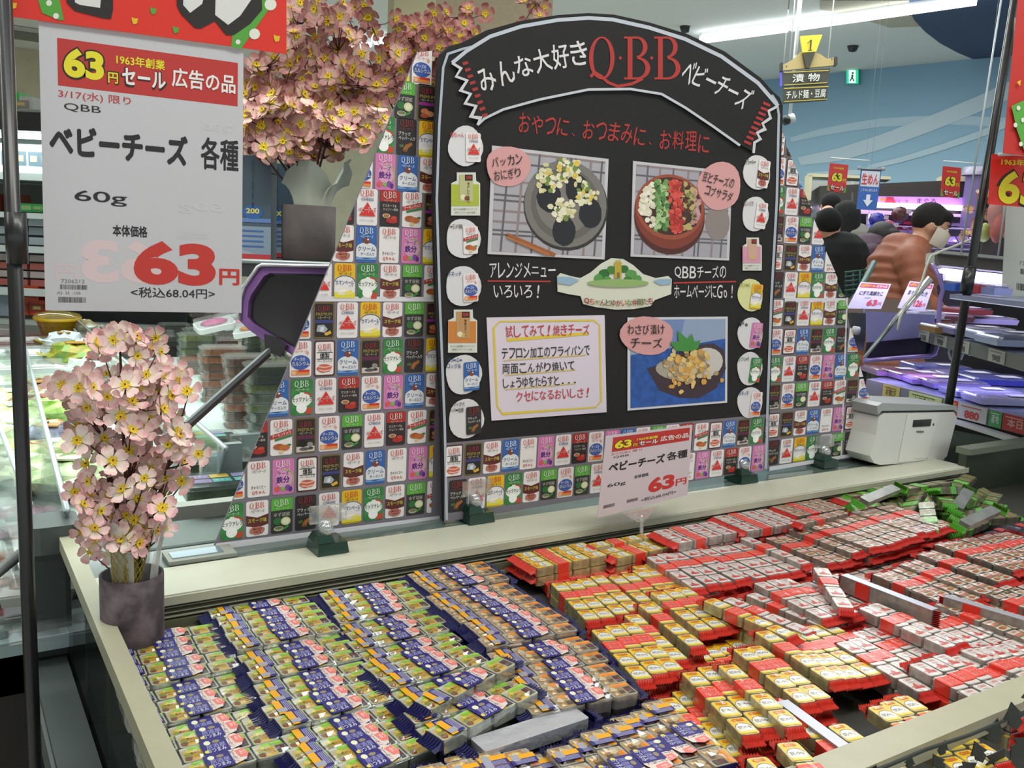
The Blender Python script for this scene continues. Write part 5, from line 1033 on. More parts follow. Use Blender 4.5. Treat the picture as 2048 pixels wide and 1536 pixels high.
PC = [('#efc2c2', '#f2d6d2', '#f2e3c0'), ('#eab4b7', '#efcdc9', '#eedfbc'), ('#f2cfca', '#f4e0d8', '#f3e8c6')]
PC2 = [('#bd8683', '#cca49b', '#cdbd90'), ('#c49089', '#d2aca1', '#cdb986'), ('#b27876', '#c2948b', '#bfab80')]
BARK = mat('#3b3337', r=.8, h2='#6a5d62', scale=28, bump=.6)
def pot(t, c, r, h, M_=BARK):
    b = B(); b.lathe([(.001, 0), (r * .96, 0), (r, .004), (r * 1.01, h), (r * .93, h), (r * .92, h - .02), (.001, h - .02)], c, M_, n=24); return b.obj('pot', t)
def tissue(t, c, r, pts, col, name, seed=1, al=.55):
    """cone-like wrap around the stems: pts (angle0, angle1, height, flare)"""
    rs = random.Random(seed)
    for a0, a1, h, fl in pts:
        b = B(); vs_ = []; nx, nz = 7, 5
        for j in range(nz + 1):
            for i in range(nx + 1):
                u = i / nx; v = j / nz; a = radians(a0 + (a1 - a0) * u); rr = r * (.75 + fl * v ** 1.6) * (1 + .06 * sin(5 * u * pi)); hh = h * v * (1 - .45 * (2 * u - 1) ** 2 * v); vs_.append((c[0] + rr * cos(a), c[1] + rr * sin(a), c[2] + hh))
        b.add(vs_, [(j * (nx + 1) + i, j * (nx + 1) + i + 1, (j + 1) * (nx + 1) + i + 1, (j + 1) * (nx + 1) + i) for j in range(nz) for i in range(nx)], col, smooth=True); b.obj(name, t)
# front left arrangement
base = Vector((.207, 1.2, .945))
t = bouquet(base, [(262, 690, 70, 25, 9), (190, 790, 70, 45, 16), (310, 770, 70, 40, 18), (230, 860, 85, 50, 20), (330, 880, 55, 60, 14), (215, 960, 75, 55, 15), (320, 960, 55, 40, 10), (270, 1030, 75, 45, 14), (205, 1075, 40, 45, 6), (240, 1000, 70, 40, 8)], 190, .0158, PC, 'pink artificial cherry blossoms in a dark bark pot at the front left corner', .045, 3, 7, 1.2)
pot(t, (.204, 1.2, .858), .0385, .097)
tissue(t, (.207, 1.2, .935), .036, [(190, 260, .10, .35), (-60, 20, .12, .6), (40, 140, .11, .5)], glassmat('#d9dcd8', .5, .4, .05), 'tissue_wrap')
b = B(); ye = mat('#a8953a', r=.6)      # yellow net sleeve
for s_ in (1, -1):
    for k in range(14):
        b.tube([(.195 + (.026 + .004 * j) * .55 * cos(2 * pi * k / 14 + s_ * j * .42) + .0012 * j, 1.185 + (.02 + .003 * j) * .5 * sin(2 * pi * k / 14 + s_ * j * .42), .94 + j * .013) for j in range(7)], .0007, ye, n=3)
b.obj('net_sleeve', t)
b = B(); b.lathe([(.010, 0), (.013, .03), (.011, .065), (.006, .085)], (.197, 1.187, .94), mat('#8d7a2c', r=.7), n=10); b.obj('straw_core', t)
# upper arrangement on the rear shelf
DB = 2.0
pb = hd(617, 522, DB); yb = pb.y
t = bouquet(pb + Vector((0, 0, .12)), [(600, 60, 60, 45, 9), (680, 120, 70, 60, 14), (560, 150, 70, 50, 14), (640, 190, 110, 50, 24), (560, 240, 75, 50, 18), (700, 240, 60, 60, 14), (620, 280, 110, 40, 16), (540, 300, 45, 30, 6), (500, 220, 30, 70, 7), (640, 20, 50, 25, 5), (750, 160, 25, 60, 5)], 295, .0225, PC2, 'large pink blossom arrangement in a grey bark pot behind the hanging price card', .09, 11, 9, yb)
pot(t, pb, .057, .118, mat('#4d4342', r=.8, noise=.4, scale=16, bump=.4))
tm = mat('#b9beb0', r=.7); tissue(t, pb + Vector((0, 0, .10)), .055, [(205, 285, .11, .7), (-70, -5, .12, .85)], tm, 'tissue_wrap')
D3 = 2.5; pb = hd(860, 560, D3)
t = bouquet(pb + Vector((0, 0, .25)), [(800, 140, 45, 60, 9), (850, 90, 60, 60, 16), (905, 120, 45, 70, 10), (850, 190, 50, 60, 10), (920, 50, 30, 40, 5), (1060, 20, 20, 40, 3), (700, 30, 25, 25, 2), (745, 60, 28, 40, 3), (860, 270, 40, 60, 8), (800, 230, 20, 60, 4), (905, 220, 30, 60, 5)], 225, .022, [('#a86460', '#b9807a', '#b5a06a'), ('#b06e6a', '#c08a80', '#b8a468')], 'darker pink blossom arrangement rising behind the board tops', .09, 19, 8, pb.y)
pot(t, pb + Vector((0, 0, .12)), .06, .13)
# ================================================================ LEFT BACKGROUND: deli case and upright chiller
rs = random.Random(5)
steel = mat('#b9c2c2', r=.35, m=.3); clr = glassmat('#dfeae8', .05, .06, .12); lidg = glassmat('#e6f2f0', .05, .05, .2)
dc = empty('deli_display_case', (.5, 3.2, 0), 'low bright-lit deli case with slanting glass dividers beyond the island', 'display case')
DY0, DY1, DX0, DX1, DZ = 1.66, 4.3, -.9, 2.3, .80
b = B(); b.bb((DX0, DY0, 0), (DX1, DY1, DZ - .04), mat('#2a2522', r=.5)); b.bb((DX0, DY0, .60), (DX1, DY1, DZ - .02), mat('#5d625c')); b.obj('case_body', dc)
b = B(); b.bb((DX0 + .02, DY0 + .02, DZ - .02), (DX1, DY1, DZ), mat('#bcc8c2', r=.5)); b.obj('display_floor', dc)
b = B(); b.bb((X0 + .1, DY0 - .03, .88), (DX1, DY0, .905), mat('#a7aba0', r=.35)); b.bb((DX0, DY0 - .03, .70), (X0 - .02, DY0, .73), mat('#c4c9bd', r=.35)); b.obj('front_rail', dc)
b = B(); b.bb((X0 + .1, DY0 - .02, .72), (DX1, DY0 - .014, .88), glassmat('#6f8482', .25, .05, .15)); b.obj('front_glass', dc)
def divider(p0, p1, h, lab_n, tags=0):
    A0, A1 = hz(*p0, .93), hz(*p1, .93); d = (A1 - A0).normalized(); n_ = Vector((-d.y, d.x, 0)); b = B()
    b.prism([A0, A1, A1 - Vector((0, 0, h)) + n_ * .03, A0 - Vector((0, 0, h)) + n_ * .03], n_ * .004, glassmat('#a9bcb9', .16, .06, .2)); o = b.obj('glass_divider', dc)
    b = B(); b.tube([A0, A1], .006, mat('#c9d6d8', r=.2, m=.3), n=6); b.obj('divider_edge', dc)
    for k in range(tags):
        t_ = (k + .5) / tags; C0 = A0.lerp(A1, t_) - Vector((0, 0, h * .55)) + n_ * .024; b = B(); R_ = Matrix.Rotation(atan2(d.y, d.x), 3, 'Z')
        b.box(C0, (.11, .004, .06), mat('#c6c8c0'), rot=R_); q = B(); b.obj('price_tag', dc)
        for j in range(3): q.box(C0 + n_ * .003 + Vector((0, 0, .016 - .015 * j)), (.08 - .02 * (j % 2), .001, .006), mat('#a7655c' if j == 1 else '#5d605c'), rot=R_)
        q.obj('tag_print', dc)
divider((134, 1022), (39, 649), .12, 0); divider((452, 897), (137, 625), .11, 0, 9); divider((60, 1010), (-60, 700), .12, 0)
b = B(); P_ = hz(462, 915, .90); b.box(P_ + Vector((0, .01, -.02)), (.05, .02, .10), mat('#8e9b9a', r=.3)); b.obj('divider_end', dc)
# lamps over the case (hidden behind the price card from here)
t = empty('case_lamp', (.35, 3.3, 1.62), 'long canopy lamp over the bright deli case, behind the price card', 'lamp')
b = B(); b.bb((.0, 2.2, 1.60), (.12, 4.4, 1.64), steel); b.obj('lamp_housing', t); b = B(); b.bb((.02, 2.22, 1.59), (.10, 4.38, 1.60), mat('#f0fffb', em=4)); b.obj('lamp_tube', t)
area('case_lamp_light', (.35, 2.9, 1.66), (1.4, 2.6), 24, (.86, 1, .95), spread=120)
def tray(px, py, z, w, d, h, ct, cf, label, cat='food tray', yaw=0, lid=True, group=None, label_c=None, foodh=.6, name='food_tray'):
    c = hz(px, py, z); t = empty(name, c, label, cat, group, rot=(0, 0, radians(yaw))); b = B()
    b.box((0, 0, h / 2), (w * .92, d * .92, h), mat(ct, r=.3) if isinstance(ct, str) else ct, taper=1.08); m_ = b.mesh('tray_base'); inst(m_, 'tray_base', t)
    b = B(); fm = mat(cf, r=.45, noise=.35, scale=70, bump=.4)
    for i in range(7): b.ball((rs.uniform(-.3, .3) * w, rs.uniform(-.3, .3) * d, h * .8), (w * .17, d * .2, h * foodh), fm, n=7, m=5)
    inst(b.mesh('food'), 'food', t)
    if lid:
        b = B(); b.box((0, 0, h * 1.25), (w, d, h * .9), lidg, taper=.88); inst(b.mesh('clear_lid'), 'clear_lid', t)
    if label_c: b = B(); b.box((w * .1, -d * .05, h * 1.72), (w * .45, d * .4, .001), mat(label_c, r=.4)); inst(b.mesh('sticker'), 'sticker', t)
    return t
def bag(px, py, z, r, c1, c2, label, cat='food bag', yaw=0, sq=.5):
    c = hz(px, py, z); t = empty('food_bag', c, label, cat, None, rot=(0, 0, radians(yaw))); b = B(); M_ = mat(c1, r=.35, h2=c2, scale=28, bump=.6, coat=.3)
    n, m = 12, 8; vs_ = []
    for j in range(m + 1):
        for i in range(n):
            a = 2 * pi * i / n; ph = pi * j / m; q = 1 + rs.uniform(-.13, .13); vs_.append((r * q * sin(ph) * cos(a) * 1.15, r * q * sin(ph) * sin(a) * .9, r * sq * (1 - cos(ph)) * q))
    b.add(vs_, [(j * n + i, j * n + (i + 1) % n, (j + 1) * n + (i + 1) % n, (j + 1) * n + i) for j in range(m) for i in range(n)], M_); inst(b.mesh('bag_body'), 'bag_body', t)
    b = B(); b.add([(-r * .9, -r * .15, r * sq), (-r * .9, r * .15, r * sq), (-r * 1.4, r * .3, r * sq * 1.3), (-r * 1.35, -r * .3, r * sq * 1.1)], [(0, 1, 2, 3)], M_); b.add([(r * .9, -r * .15, r * sq), (r * .9, r * .15, r * sq), (r * 1.35, r * .28, r * sq * 1.2), (r * 1.4, -r * .3, r * sq)], [(0, 1, 2, 3)], M_); inst(b.mesh('bag_crimp'), 'bag_crimp', t)
    b = B(); b.box((0, -r * .1, r * sq * 2.02), (r * .7, r * .5, .004), mat(rs.choice(['#c9d3b0', '#b98a4a', '#d8dcd8', '#a94a36']), r=.4)); inst(b.mesh('bag_label'), 'bag_label', t)
    return t
# yellow bowl and yellow trays at the far end
c = hz(116, 668, .86); t = empty('yellow_bowl', c, 'round yellow plastic bowl of brown food at the far end of the deli case', 'bowl')
b = B(); b.lathe([(.001, 0), (.07, 0), (.095, .075), (.105, .08), (.10, .065)], (0, 0, 0), mat('#d0a61c', r=.3), n=24); inst(b.mesh('bowl_shell'), 'bowl_shell', t); b = B(); b.ball((0, 0, .045), (.085, .085, .04), mat('#7d5a1c', r=.6, noise=.4, scale=60, bump=.6), n=16); inst(b.mesh('food'), 'food', t); b = B(); b.lathe([(.105, .08), (.095, .095), (.03, .108), (.001, .108)], (0, 0, 0), glassmat('#e0c040', .25, .08, .25), n=24); inst(b.mesh('clear_lid'), 'clear_lid', t)
tray(125, 690, .84, .2, .16, .02, '#cdb32a', '#a98f20', 'yellow-rimmed food tray below the yellow bowl', yaw=12)
tray(165, 683, .84, .18, .15, .02, '#cdb32a', '#7d9a20', 'second yellow-rimmed tray right of the bowl', yaw=-15)
bag(128, 697, .85, .07, '#c9d3da', '#dfe6e6', 'white label bag lying on the yellow trays'); bag(170, 665, .86, .06, '#a98a3a', '#d7dcd4', 'small brown and clear bag right of the yellow bowl')
tray(150, 722, .83, .24, .18, .04, '#cfd8d4', '#6d8a5c', 'clear bowl with green salad right behind the glass divider', foodh=.5)
tray(215, 702, .83, .26, .2, .04, '#dbe2de', '#8aa07c', 'small clear bowl beside the second divider')
bag(152, 735, .82, .10, '#b3a032', '#6f9a3c', 'yellow flower-like vegetable bag in the bright lane'); 
for j, (px, py, w, c1, c2, lb) in enumerate(((195, 760, .13, '#dfe8e2', '#c3d4c6', 'pale bag in the over-lit middle of the lane'), (80, 812, .12, '#a88f6a', '#8a5a46', 'brown sliced-food pack beside the left divider'), (72, 830, .10, '#9c4f45', '#b7a48a', 'reddish sliced-food pack beside the left divider'),
        (105, 845, .12, '#7fb83c', '#c3dc8c', 'bright green salad bag with pink corner'), (135, 820, .11, '#8fbf52', '#dfe8c0', 'green leafy bag behind the orange label'), (97, 875, .07, '#a35a1c', '#c99a3a', 'orange and brown square label bag'), (100, 900, .10, '#4a4c66', '#8b93a8', 'dark blue grey crumpled bag beside the divider'), (125, 893, .08, '#3f4f7c', '#7a8ab0', 'blue crumpled bag behind the blossoms'),
        (130, 940, .11, '#cfd9a6', '#a7bb7c', 'pale yellow-green salad bag left of the blossoms'), (135, 985, .12, '#d6ddb4', '#8fae78', 'pale green bag with small leaf marks near the case corner'), (300, 800, .12, '#dfe8e4', '#c9d6d0', 'white over-lit bag behind the blossoms'))):
    bag(px, py, .81, w * .8, c1, c2, lb, yaw=rs.uniform(-30, 30), sq=.42)
# left lane, beyond the first divider
for j, (px, py, z, w, d, h, ct, cf, lb) in enumerate(((55, 665, .80, .34, .24, .03, '#c9bcbc', '#a03a3a', 'red and white meat tray in the left lane, farthest'), (45, 690, .80, .34, .24, .03, '#9a2f2a', '#7a2822', 'dark red meat tray in the left lane'), (20, 710, .80, .3, .24, .03, '#a03a30', '#b98078', 'red rimmed tray at the left edge'), (75, 715, .80, .36, .25, .03, '#c5cdc8', '#5d7a6a', 'teal-tinted clear tray in the left lane'), (70, 745, .80, .34, .24, .04, '#cfd8d2', '#9ab8a0', 'clear salad tray below the teal tray'), (68, 780, .80, .3, .22, .04, '#d3dcd6', '#b9c9a0', 'clear pale salad tray in the left lane'))):
    tray(px, py, z, w, d, h, ct, cf, lb, yaw=rs.uniform(-8, 8))
for px, py, w, c1, c2, lb in ((10, 830, .13, '#c8cf6a', '#dfe6b0', 'yellow-green lettuce bag at the left edge'), (30, 860, .13, '#a5c45a', '#dbe8c4', 'green lettuce bag behind the black pole'), (12, 905, .14, '#b7d08c', '#e0ead6', 'pale green lettuce bag left of the pole, front'), (70, 900, .12, '#a8c870', '#e2ecd4', 'lettuce bag right of the pole'), (62, 940, .11, '#c7c63a', '#dce4b8', 'salad bag with a yellow stripe right of the pole'), (20, 965, .12, '#dfe2d4', '#c3ccb4', 'white bag at the left edge above the pink trays')):
    bag(px, py, .80, w * .75, c1, c2, lb, yaw=rs.uniform(-30, 30), sq=.4)
for j, (px, py, c1, c2, lb) in enumerate(((20, 1000, '#d9dcc8', '#7d8468', 'white lidded tray with dark lettering at the left edge'), (78, 1000, '#cfc8a8', '#b5803a', 'tray with orange food right of the pole'), (18, 1045, '#c9598f', '#d98ab0', 'bright pink tray at the left edge, upper'), (66, 1045, '#c45c92', '#d894b8', 'bright pink tray right of the pole'), (20, 1085, '#d58ab0', '#cf9ab8', 'pink tray at the left edge, lower'), (70, 1090, '#cf9ab0', '#c98a6a', 'pink and orange tray beside the corner post'), (22, 1130, '#c9ccc4', '#b5743a', 'clear tray of orange food at the left edge'), (72, 1140, '#c9ccc4', '#a8683a', 'clear tray of orange food beside the post'), (22, 1180, '#a5a79c', '#8a5c3c', 'clear tray of brown food at the left edge'), (75, 1190, '#a5a79c', '#7d563a', 'clear tray of brown food beside the post'))):
    tray(px, py, .78, .11, .09, .02, c1, c2, lb, yaw=rs.uniform(-6, 6))
tray(15, 1235, .74, .12, .1, .02, '#9da09a', '#b04a48', 'dim tray with a red lid seal, below the food trays', label_c='#a83a3a'); tray(20, 1290, .72, .14, .1, .025, '#8fa3a4', '#6d7f7c', 'dim bluish pack at the case bottom left of the pole'); tray(140, 1270, .72, .12, .1, .025, '#9db0b2', '#7d8f8c', 'bluish pack seen through the side glass')
# pickle containers in stacks right of the second divider
def stack(px, py, z0, n, w, d, cf, cols, lb, yaw=0, hh=.027):
    c0 = hz(px, py, z0)
    for i in range(n):
        t = empty('pickle_container', (c0.x + rs.uniform(-.006, .006), c0.y + rs.uniform(-.006, .006), z0 + i * hh), lb + (', topmost' if i == n - 1 else ', %s from the bottom' % ORD[i]), 'container', 'clear pickle containers', rot=(0, 0, radians(yaw + rs.uniform(-3, 3))))
        col = cols[i % len(cols)]; k = ('pc', w, d, col)
        if k not in MATS:
            b1 = B(); b1.rbox((0, 0, hh * .4), (w * .86, d * .86, hh * .8), .02, mat(col, r=.35, noise=.5, scale=80, bump=.3)); b2 = B(); b2.rbox((0, 0, hh * .35), (w * .95, d * .95, hh * .7), .025, clr); b3 = B(); b3.rbox((0, 0, hh * .83), (w, d, .004), .028, lidg); b3.rbox((0, 0, hh * .95), (w * .85, d * .85, .006), .02, lidg); MATS[k] = (b1.mesh('pickles'), b2.mesh('container_base'), b3.mesh('clear_lid'))
        a1, a2, a3 = MATS[k]; inst(a1, 'pickles', t); inst(a2, 'container_base', t); inst(a3, 'clear_lid', t)
GR, BN, DK = ['#5d6a24', '#4a5222', '#6f7a2c'], ['#8a4a22', '#6a3a1e', '#a0561e'], ['#2f3422', '#3a3a26', '#4a4a2a']
stack(545, 872, .80, 8, .155, .12, 0, DK + GR, 'green pickle container in the near stack beside the left wing', -8)
stack(600, 800, .80, 9, .155, .12, 0, GR, 'green pickle container in the stack behind the wing edge', -6)
stack(498, 850, .80, 8, .155, .12, 0, BN, 'brown pickle container in the middle stack', -10)
stack(520, 745, .80, 9, .155, .12, 0, GR + DK, 'green and dark container in the stack below the purple panel', -6)
stack(445, 800, .80, 7, .155, .12, 0, BN, 'brown container in the stack hugging the second divider', -8)
stack(395, 745, .80, 6, .155, .12, 0, BN + GR, 'brown and green container in the stack further along the divider', -8)
stack(560, 760, .80, 9, .155, .12, 0, GR, 'green container in the stack behind the support bar', -8)
stack(400, 716, .80, 5, .155, .12, 0, BN + DK, 'brown container in the left stack near the divider', -8)
stack(450, 690, .80, 7, .155, .12, 0, ['#8a4a32', '#c9b9b0', '#7a6a5c'], 'mixed container in the rear stack', -8); stack(350, 690, .80, 4, .155, .12, 0, DK, 'dark container beside the second divider', -8); stack(400, 660, .80, 6, .155, .12, 0, ['#6f7a5c', '#b9a890'], 'pale container in the farthest stack', -5)
for j, (px, py, col, yw, lb) in enumerate(((430, 655, '#c0578a', 0, 'pink pickle pack on top of the rear stacks'), (490, 650, '#c46a90', -35, 'tilted pink pack leaning by the purple panel'), (510, 665, '#d08a3a', -30, 'tilted orange pack leaning by the purple panel'), (465, 645, '#cdd0cc', -30, 'tilted pale pack leaning behind the pink one'))):
    c = hz(px, py, 1.0); t = empty('pickle_pack', c, lb, 'food pack', None, rot=(radians(12), radians(-12), radians(yw))); b = B(); b.rbox((0, 0, .01), (.15, .10, .02), .02, mat('#d8dad8', r=.3)); inst(b.mesh('pack_tray'), 'pack_tray', t); b = B(); b.ball((0, 0, .022), (.055, .035, .012), mat(col, r=.4, noise=.3, scale=80)); inst(b.mesh('pickles'), 'pickles', t); b = B(); b.rbox((0, 0, .03), (.145, .095, .014), .02, lidg); inst(b.mesh('clear_lid'), 'clear_lid', t)
for j, (px, py, z, lb) in enumerate(((405, 895, .84, 'flat seaweed pack with printed lid, rear one right of the blossoms'), (430, 935, .84, 'flat seaweed pack with printed lid, middle one right of the blossoms'), (450, 985, .84, 'flat seaweed pack with purple, yellow and teal lid blocks, nearest'))):
    c = hz(px, py, z); t = empty('seaweed_pack', c, lb, 'food pack', 'flat seaweed packs', rot=(0, 0, radians(-4))); b = B(); b.rbox((0, 0, .012), (.17, .115, .024), .012, mat('#3d4a34', r=.3, noise=.4, scale=60)); inst(b.mesh('pack_tray'), 'pack_tray', t); b = B(); b.rbox((0, 0, .028), (.175, .12, .008), .014, lidg); inst(b.mesh('clear_lid'), 'clear_lid', t)
    p = Pr(lambda u, v, w: (u, v, .0325 + w), eps=.0003, rough=.3)
    for i, (cx, cy, cc) in enumerate(((-.05, .02, '#7d6a95'), (-.01, .02, '#b9a04a'), (.035, .02, '#8f8fb0'), (-.05, -.015, '#7a6a92'), (-.01, -.015, '#4f9a92'), (.035, -.015, '#5fa39a'))): p.rect(cx - .018, cy - .014, cx + .02, cy + .014, cc)
    p.up(); [p.text('もずく', cx + .001, cy, .026, .009, '#d8d4dc', .02) for cx, cy in ((-.05, .02), (-.01, -.015), (.035, -.015))]; inst(p.mesh('lid_print'), 'lid_print', t)
b = B(); A0 = hz(500, 905, .82); b.box(A0, (.10, .02, .10), mat('#8b9896', r=.3)); b.obj('price_strip_holder', origin=A0, label='grey upright price strip holder at the end of the divider', cat='price holder')
# ---------------------------------------------------------------- upright chiller at the far left
FD = 4.9; RD_ = rt.copy(); RD_.z = 0; RD_.normalize(); FD_ = fw.copy(); FD_.z = 0; FD_.normalize()
def fpos(px, d, z): v = hd(px, 600, d); return Vector((v.x, v.y, z))
def zat(py, d): return hd(60, py, d).z
ch = empty('upright_chiller', fpos(-20, FD + .3, 0), 'white-lit upright chiller with loaded shelves at the far left', 'refrigerator'); Rf = Matrix.Rotation(atan2(RD_.y, RD_.x), 3, 'Z')
def fbox(px0, px1, d0, d1, z0, z1, M_, name, par=ch):
    P0 = fpos(px0, d0, 0); wdt = (fpos(px1, d0, 0) - P0).length; b = B(); b.box(P0 + RD_ * wdt / 2 + FD_ * (d1 - d0) / 2 + Vector((0, 0, (z0 + z1) / 2)), (wdt, d1 - d0, z1 - z0), M_, rot=Rf); return b.obj(name, par)
XL, XR = -160, 430
fbox(XL, XR, FD + .55, FD + .6, 0, zat(215, FD), mat('#6f7672'), 'back_panel'); fbox(XL, XR, FD - .02, FD + .55, 0, .55, mat('#2a2b2a'), 'base'); fbox(XL, XR, FD - .04, FD + .5, zat(268, FD), zat(232, FD), mat('#1d1c1c'), 'header')
fbox(XL, XR, FD - .02, FD + .5, zat(232, FD), zat(226, FD), mat('#8b8f86'), 'top_ledge'); fbox(XL, XR, FD + .02, FD + .08, zat(280, FD), zat(270, FD), mat('#eafffc', em=3.5), 'lamp_tube')
SH = [(362, 346), (437, 424), (505, 490), (592, 575)]
for y1, y0 in SH: fbox(XL, XR, FD + .02, FD + .5, zat(y1, FD), zat(y1, FD) + .02, mat('#b9c4c2', r=.4), 'shelf'); fbox(XL, XR, FD, FD + .02, zat(y1, FD), zat(y0 + 2, FD), mat('#d3dedc', r=.4), 'shelf_front')
area('chiller_light', tuple(fpos(60, FD + .0, zat(270, FD) - .02)), (1.4, .1), 14, (.85, 1, .98), tuple(FD_ * .6 + Vector((0, 0, -1))))
def fitem(px, py, w, h, dpt, c1, name, lab_, cat, c2=None, parts=None):
    P0 = fpos(px, FD + .12, zat(py, FD)); t = empty(name, P0, lab_, cat, None, rot=(0, 0, atan2(RD_.y, RD_.x))); b = B(); b.box((0, dpt / 2, h / 2), (w, dpt, h), mat(c1, r=.4), taper=.96); inst(b.mesh('pack_body'), 'pack_body', t)
    if c2: b = B(); b.box((0, -.002, h * .5), (w * .7, .004, h * .5), mat(c2, r=.4)); b.box((0, -.003, h * .5), (w * .4, .005, h * .2), mat('#c9b06a', r=.4)); inst(b.mesh('pack_label'), 'pack_label', t)
    return t
fitem(28, 226, .14, .10, .15, '#3fae46', 'vegetable_bag', 'bright green bag on top of the chiller', 'food bag', '#b9c42c'); fitem(55, 226, .13, .08, .2, '#b7b3ae', 'carton', 'pale carton lying on top of the chiller', 'carton', '#8a8480'); fitem(18, 210, .04, .06, .04, '#c4302a', 'red_tag', 'small red tag on top of the chiller', 'tag')
for j, px in enumerate((-10, 25, 52, 78, 100)): fitem(px, 346, .085, .15, .12, '#dfe9ea', 'white_tub', 'white tub on the top chiller shelf, %s from the left' % ORD[j], 'tub', '#44525c')
for j, (px, c1, c2) in enumerate(((-8, '#7d3a30', '#a89a90'), (32, '#8a4436', '#c9c4bc'), (60, '#3fa552', '#7fd08c'), (82, '#3fa552', '#58b868'), (104, '#3fa552', '#7fd08c'))): fitem(px, 424, .08, .045 if j > 1 else .09, .12, c1, 'food_pack', '%s pack on the second chiller shelf, %s from the left' % ('green' if j > 1 else 'brown', ORD[j]), 'food pack', c2)
for j, (px, py) in enumerate(((0, 490), (0, 470), (38, 490), (38, 470), (38, 452), (80, 490), (80, 470), (80, 452))): fitem(px, py, .10, .04, .12, '#b9c6cc' if j % 3 else '#8d9aa0', 'tofu_tub', 'grey-white tub on the third shelf, %s column, %s from the bottom' % ((('left', 0), ('left', 1), ('middle', 0), ('middle', 1), ('middle', 2), ('right', 0), ('right', 1), ('right', 2))[j][0], ORD[(0, 1, 0, 1, 2, 0, 1, 2)[j]]), 'tub')
for j in range(12): fitem((0, 38, 80)[j // 4], 575 - 17 * (j % 4), .10, .034, .12, '#c3b6b4' if j % 2 else '#b9655c', 'meat_tray', 'stacked meat tray on the fourth shelf, %s stack, %s from the bottom' % (('left', 'middle', 'right')[j // 4], ORD[j % 4]), 'food tray')
fbox(XL, XR, FD - .25, FD + .05, .55, zat(640, FD), mat('#7b7f78'), 'lower_deck')
fitem(58, 607, .105, .085, .12, '#cf4a26', 'red_box', 'orange-red box, upper one of the pair below the shelves', 'box', '#8a3a1c')
for j, px in enumerate((42, 74)): fitem(px, 636, .105, .085, .12, '#c9431f', 'red_box', 'orange-red box in the lower pair, %s one' % ('left', 'right')[j], 'box', '#8a3a1c')
fitem(8, 640, .12, .16, .12, '#9fb0bd', 'grey_bag', 'blue-grey plastic bag at the left edge below the shelves', 'food bag')
# ---------------------------------------------------------------- rear shelf with glove boxes, framed side panel
sh = empty('rear_shelf', hd(640, 540, 2.0), 'dark rear shelf with side panel edged in painted purple reflection carrying pot and glove boxes', 'shelf')
zs = hd(617, 522, 2.0).z
b = B(); P0 = hd(455, 600, 1.82); P1 = hd(905, 600, 1.95); P2 = hd(905, 600, 2.75); P3 = hd(480, 600, 2.75); b.prism([Vector((v.x, v.y, zs - .03)) for v in (P0, P1, P2, P3)], (0, 0, .028), mat('#2c2f2f', r=.3)); b.obj('shelf_board', sh)
b = B(); P4 = Vector((P0.x, P0.y, zs)); P5 = Vector((P1.x, P1.y, zs)); b.tube([P4, P5], .005, mat('#8f9694', r=.3, m=.5), n=6); b.obj('shelf_edge', sh)
def pp(pts, d, th, M_, name, par, n_=None):
    b = B(); b.prism([hd(a, c, d) for a, c in pts], fw * th, M_); return b.obj(name, par)
outer = [(478, 640), (481, 596), (488, 574), (516, 534), (524, 530), (700, 534), (700, 770), (562, 706), (498, 660)]; inner = [(495, 634), (497, 604), (502, 590), (528, 552), (540, 546), (700, 549), (700, 750), (574, 688), (504, 645)]
b = B(); V0 = [hd(a, c, 1.80) for a, c in outer]; V1 = [hd(a, c, 1.80) for a, c in inner]; n = len(outer); V2 = [v + fw * .03 for v in V0]; V3 = [v + fw * .03 for v in V1]
b.add(V0 + V1 + V2 + V3, [(i, (i + 1) % n, n + (i + 1) % n, n + i) for i in range(n)] + [(i, (i + 1) % n, 2 * n + (i + 1) % n, 2 * n + i) for i in range(n)] + [(n + i, n + (i + 1) % n, 3 * n + (i + 1) % n, 3 * n + i) for i in range(n)], mat('#8a5fa0', r=.2, m=.3, noise=.4, scale=12)); b.obj('panel_frame', sh)  # steel frame painted with the purple it reflects
b = B(); b.tube([hd(a, c, 1.795) for a, c in outer[:6]], .0045, mat('#c3bfc4', r=.15, m=.7), n=6); b.obj('frame_trim', sh)
pp(inner, 1.82, .006, mat('#1b1016', r=.12, coat=.5), 'dark_panel', sh)
pp([(528, 668), (545, 672), (572, 690), (562, 715), (530, 700)], 1.78, .04, mat('#2b2729', r=.4), 'bracket', sh)
b = B(); a0, a1 = hd(538, 700, 1.78), hd(372, 848, 1.55); b.tube([a0, a1], .0052, mat('#8b8f90', r=.3, m=.4), n=4, smooth=False); b.tube([a0 - Vector((0, 0, .009)), a1 - Vector((0, 0, .009))], .005, mat('#4a3b38', r=.4), n=4, smooth=False); b.obj('support_bar', sh)
b = B(); b.tube([hd(560, 700, 1.79), hd(600, 728, 1.79)], .008, mat('#8a8780', r=.3, m=.4), n=4); b.obj('support_stub', sh)
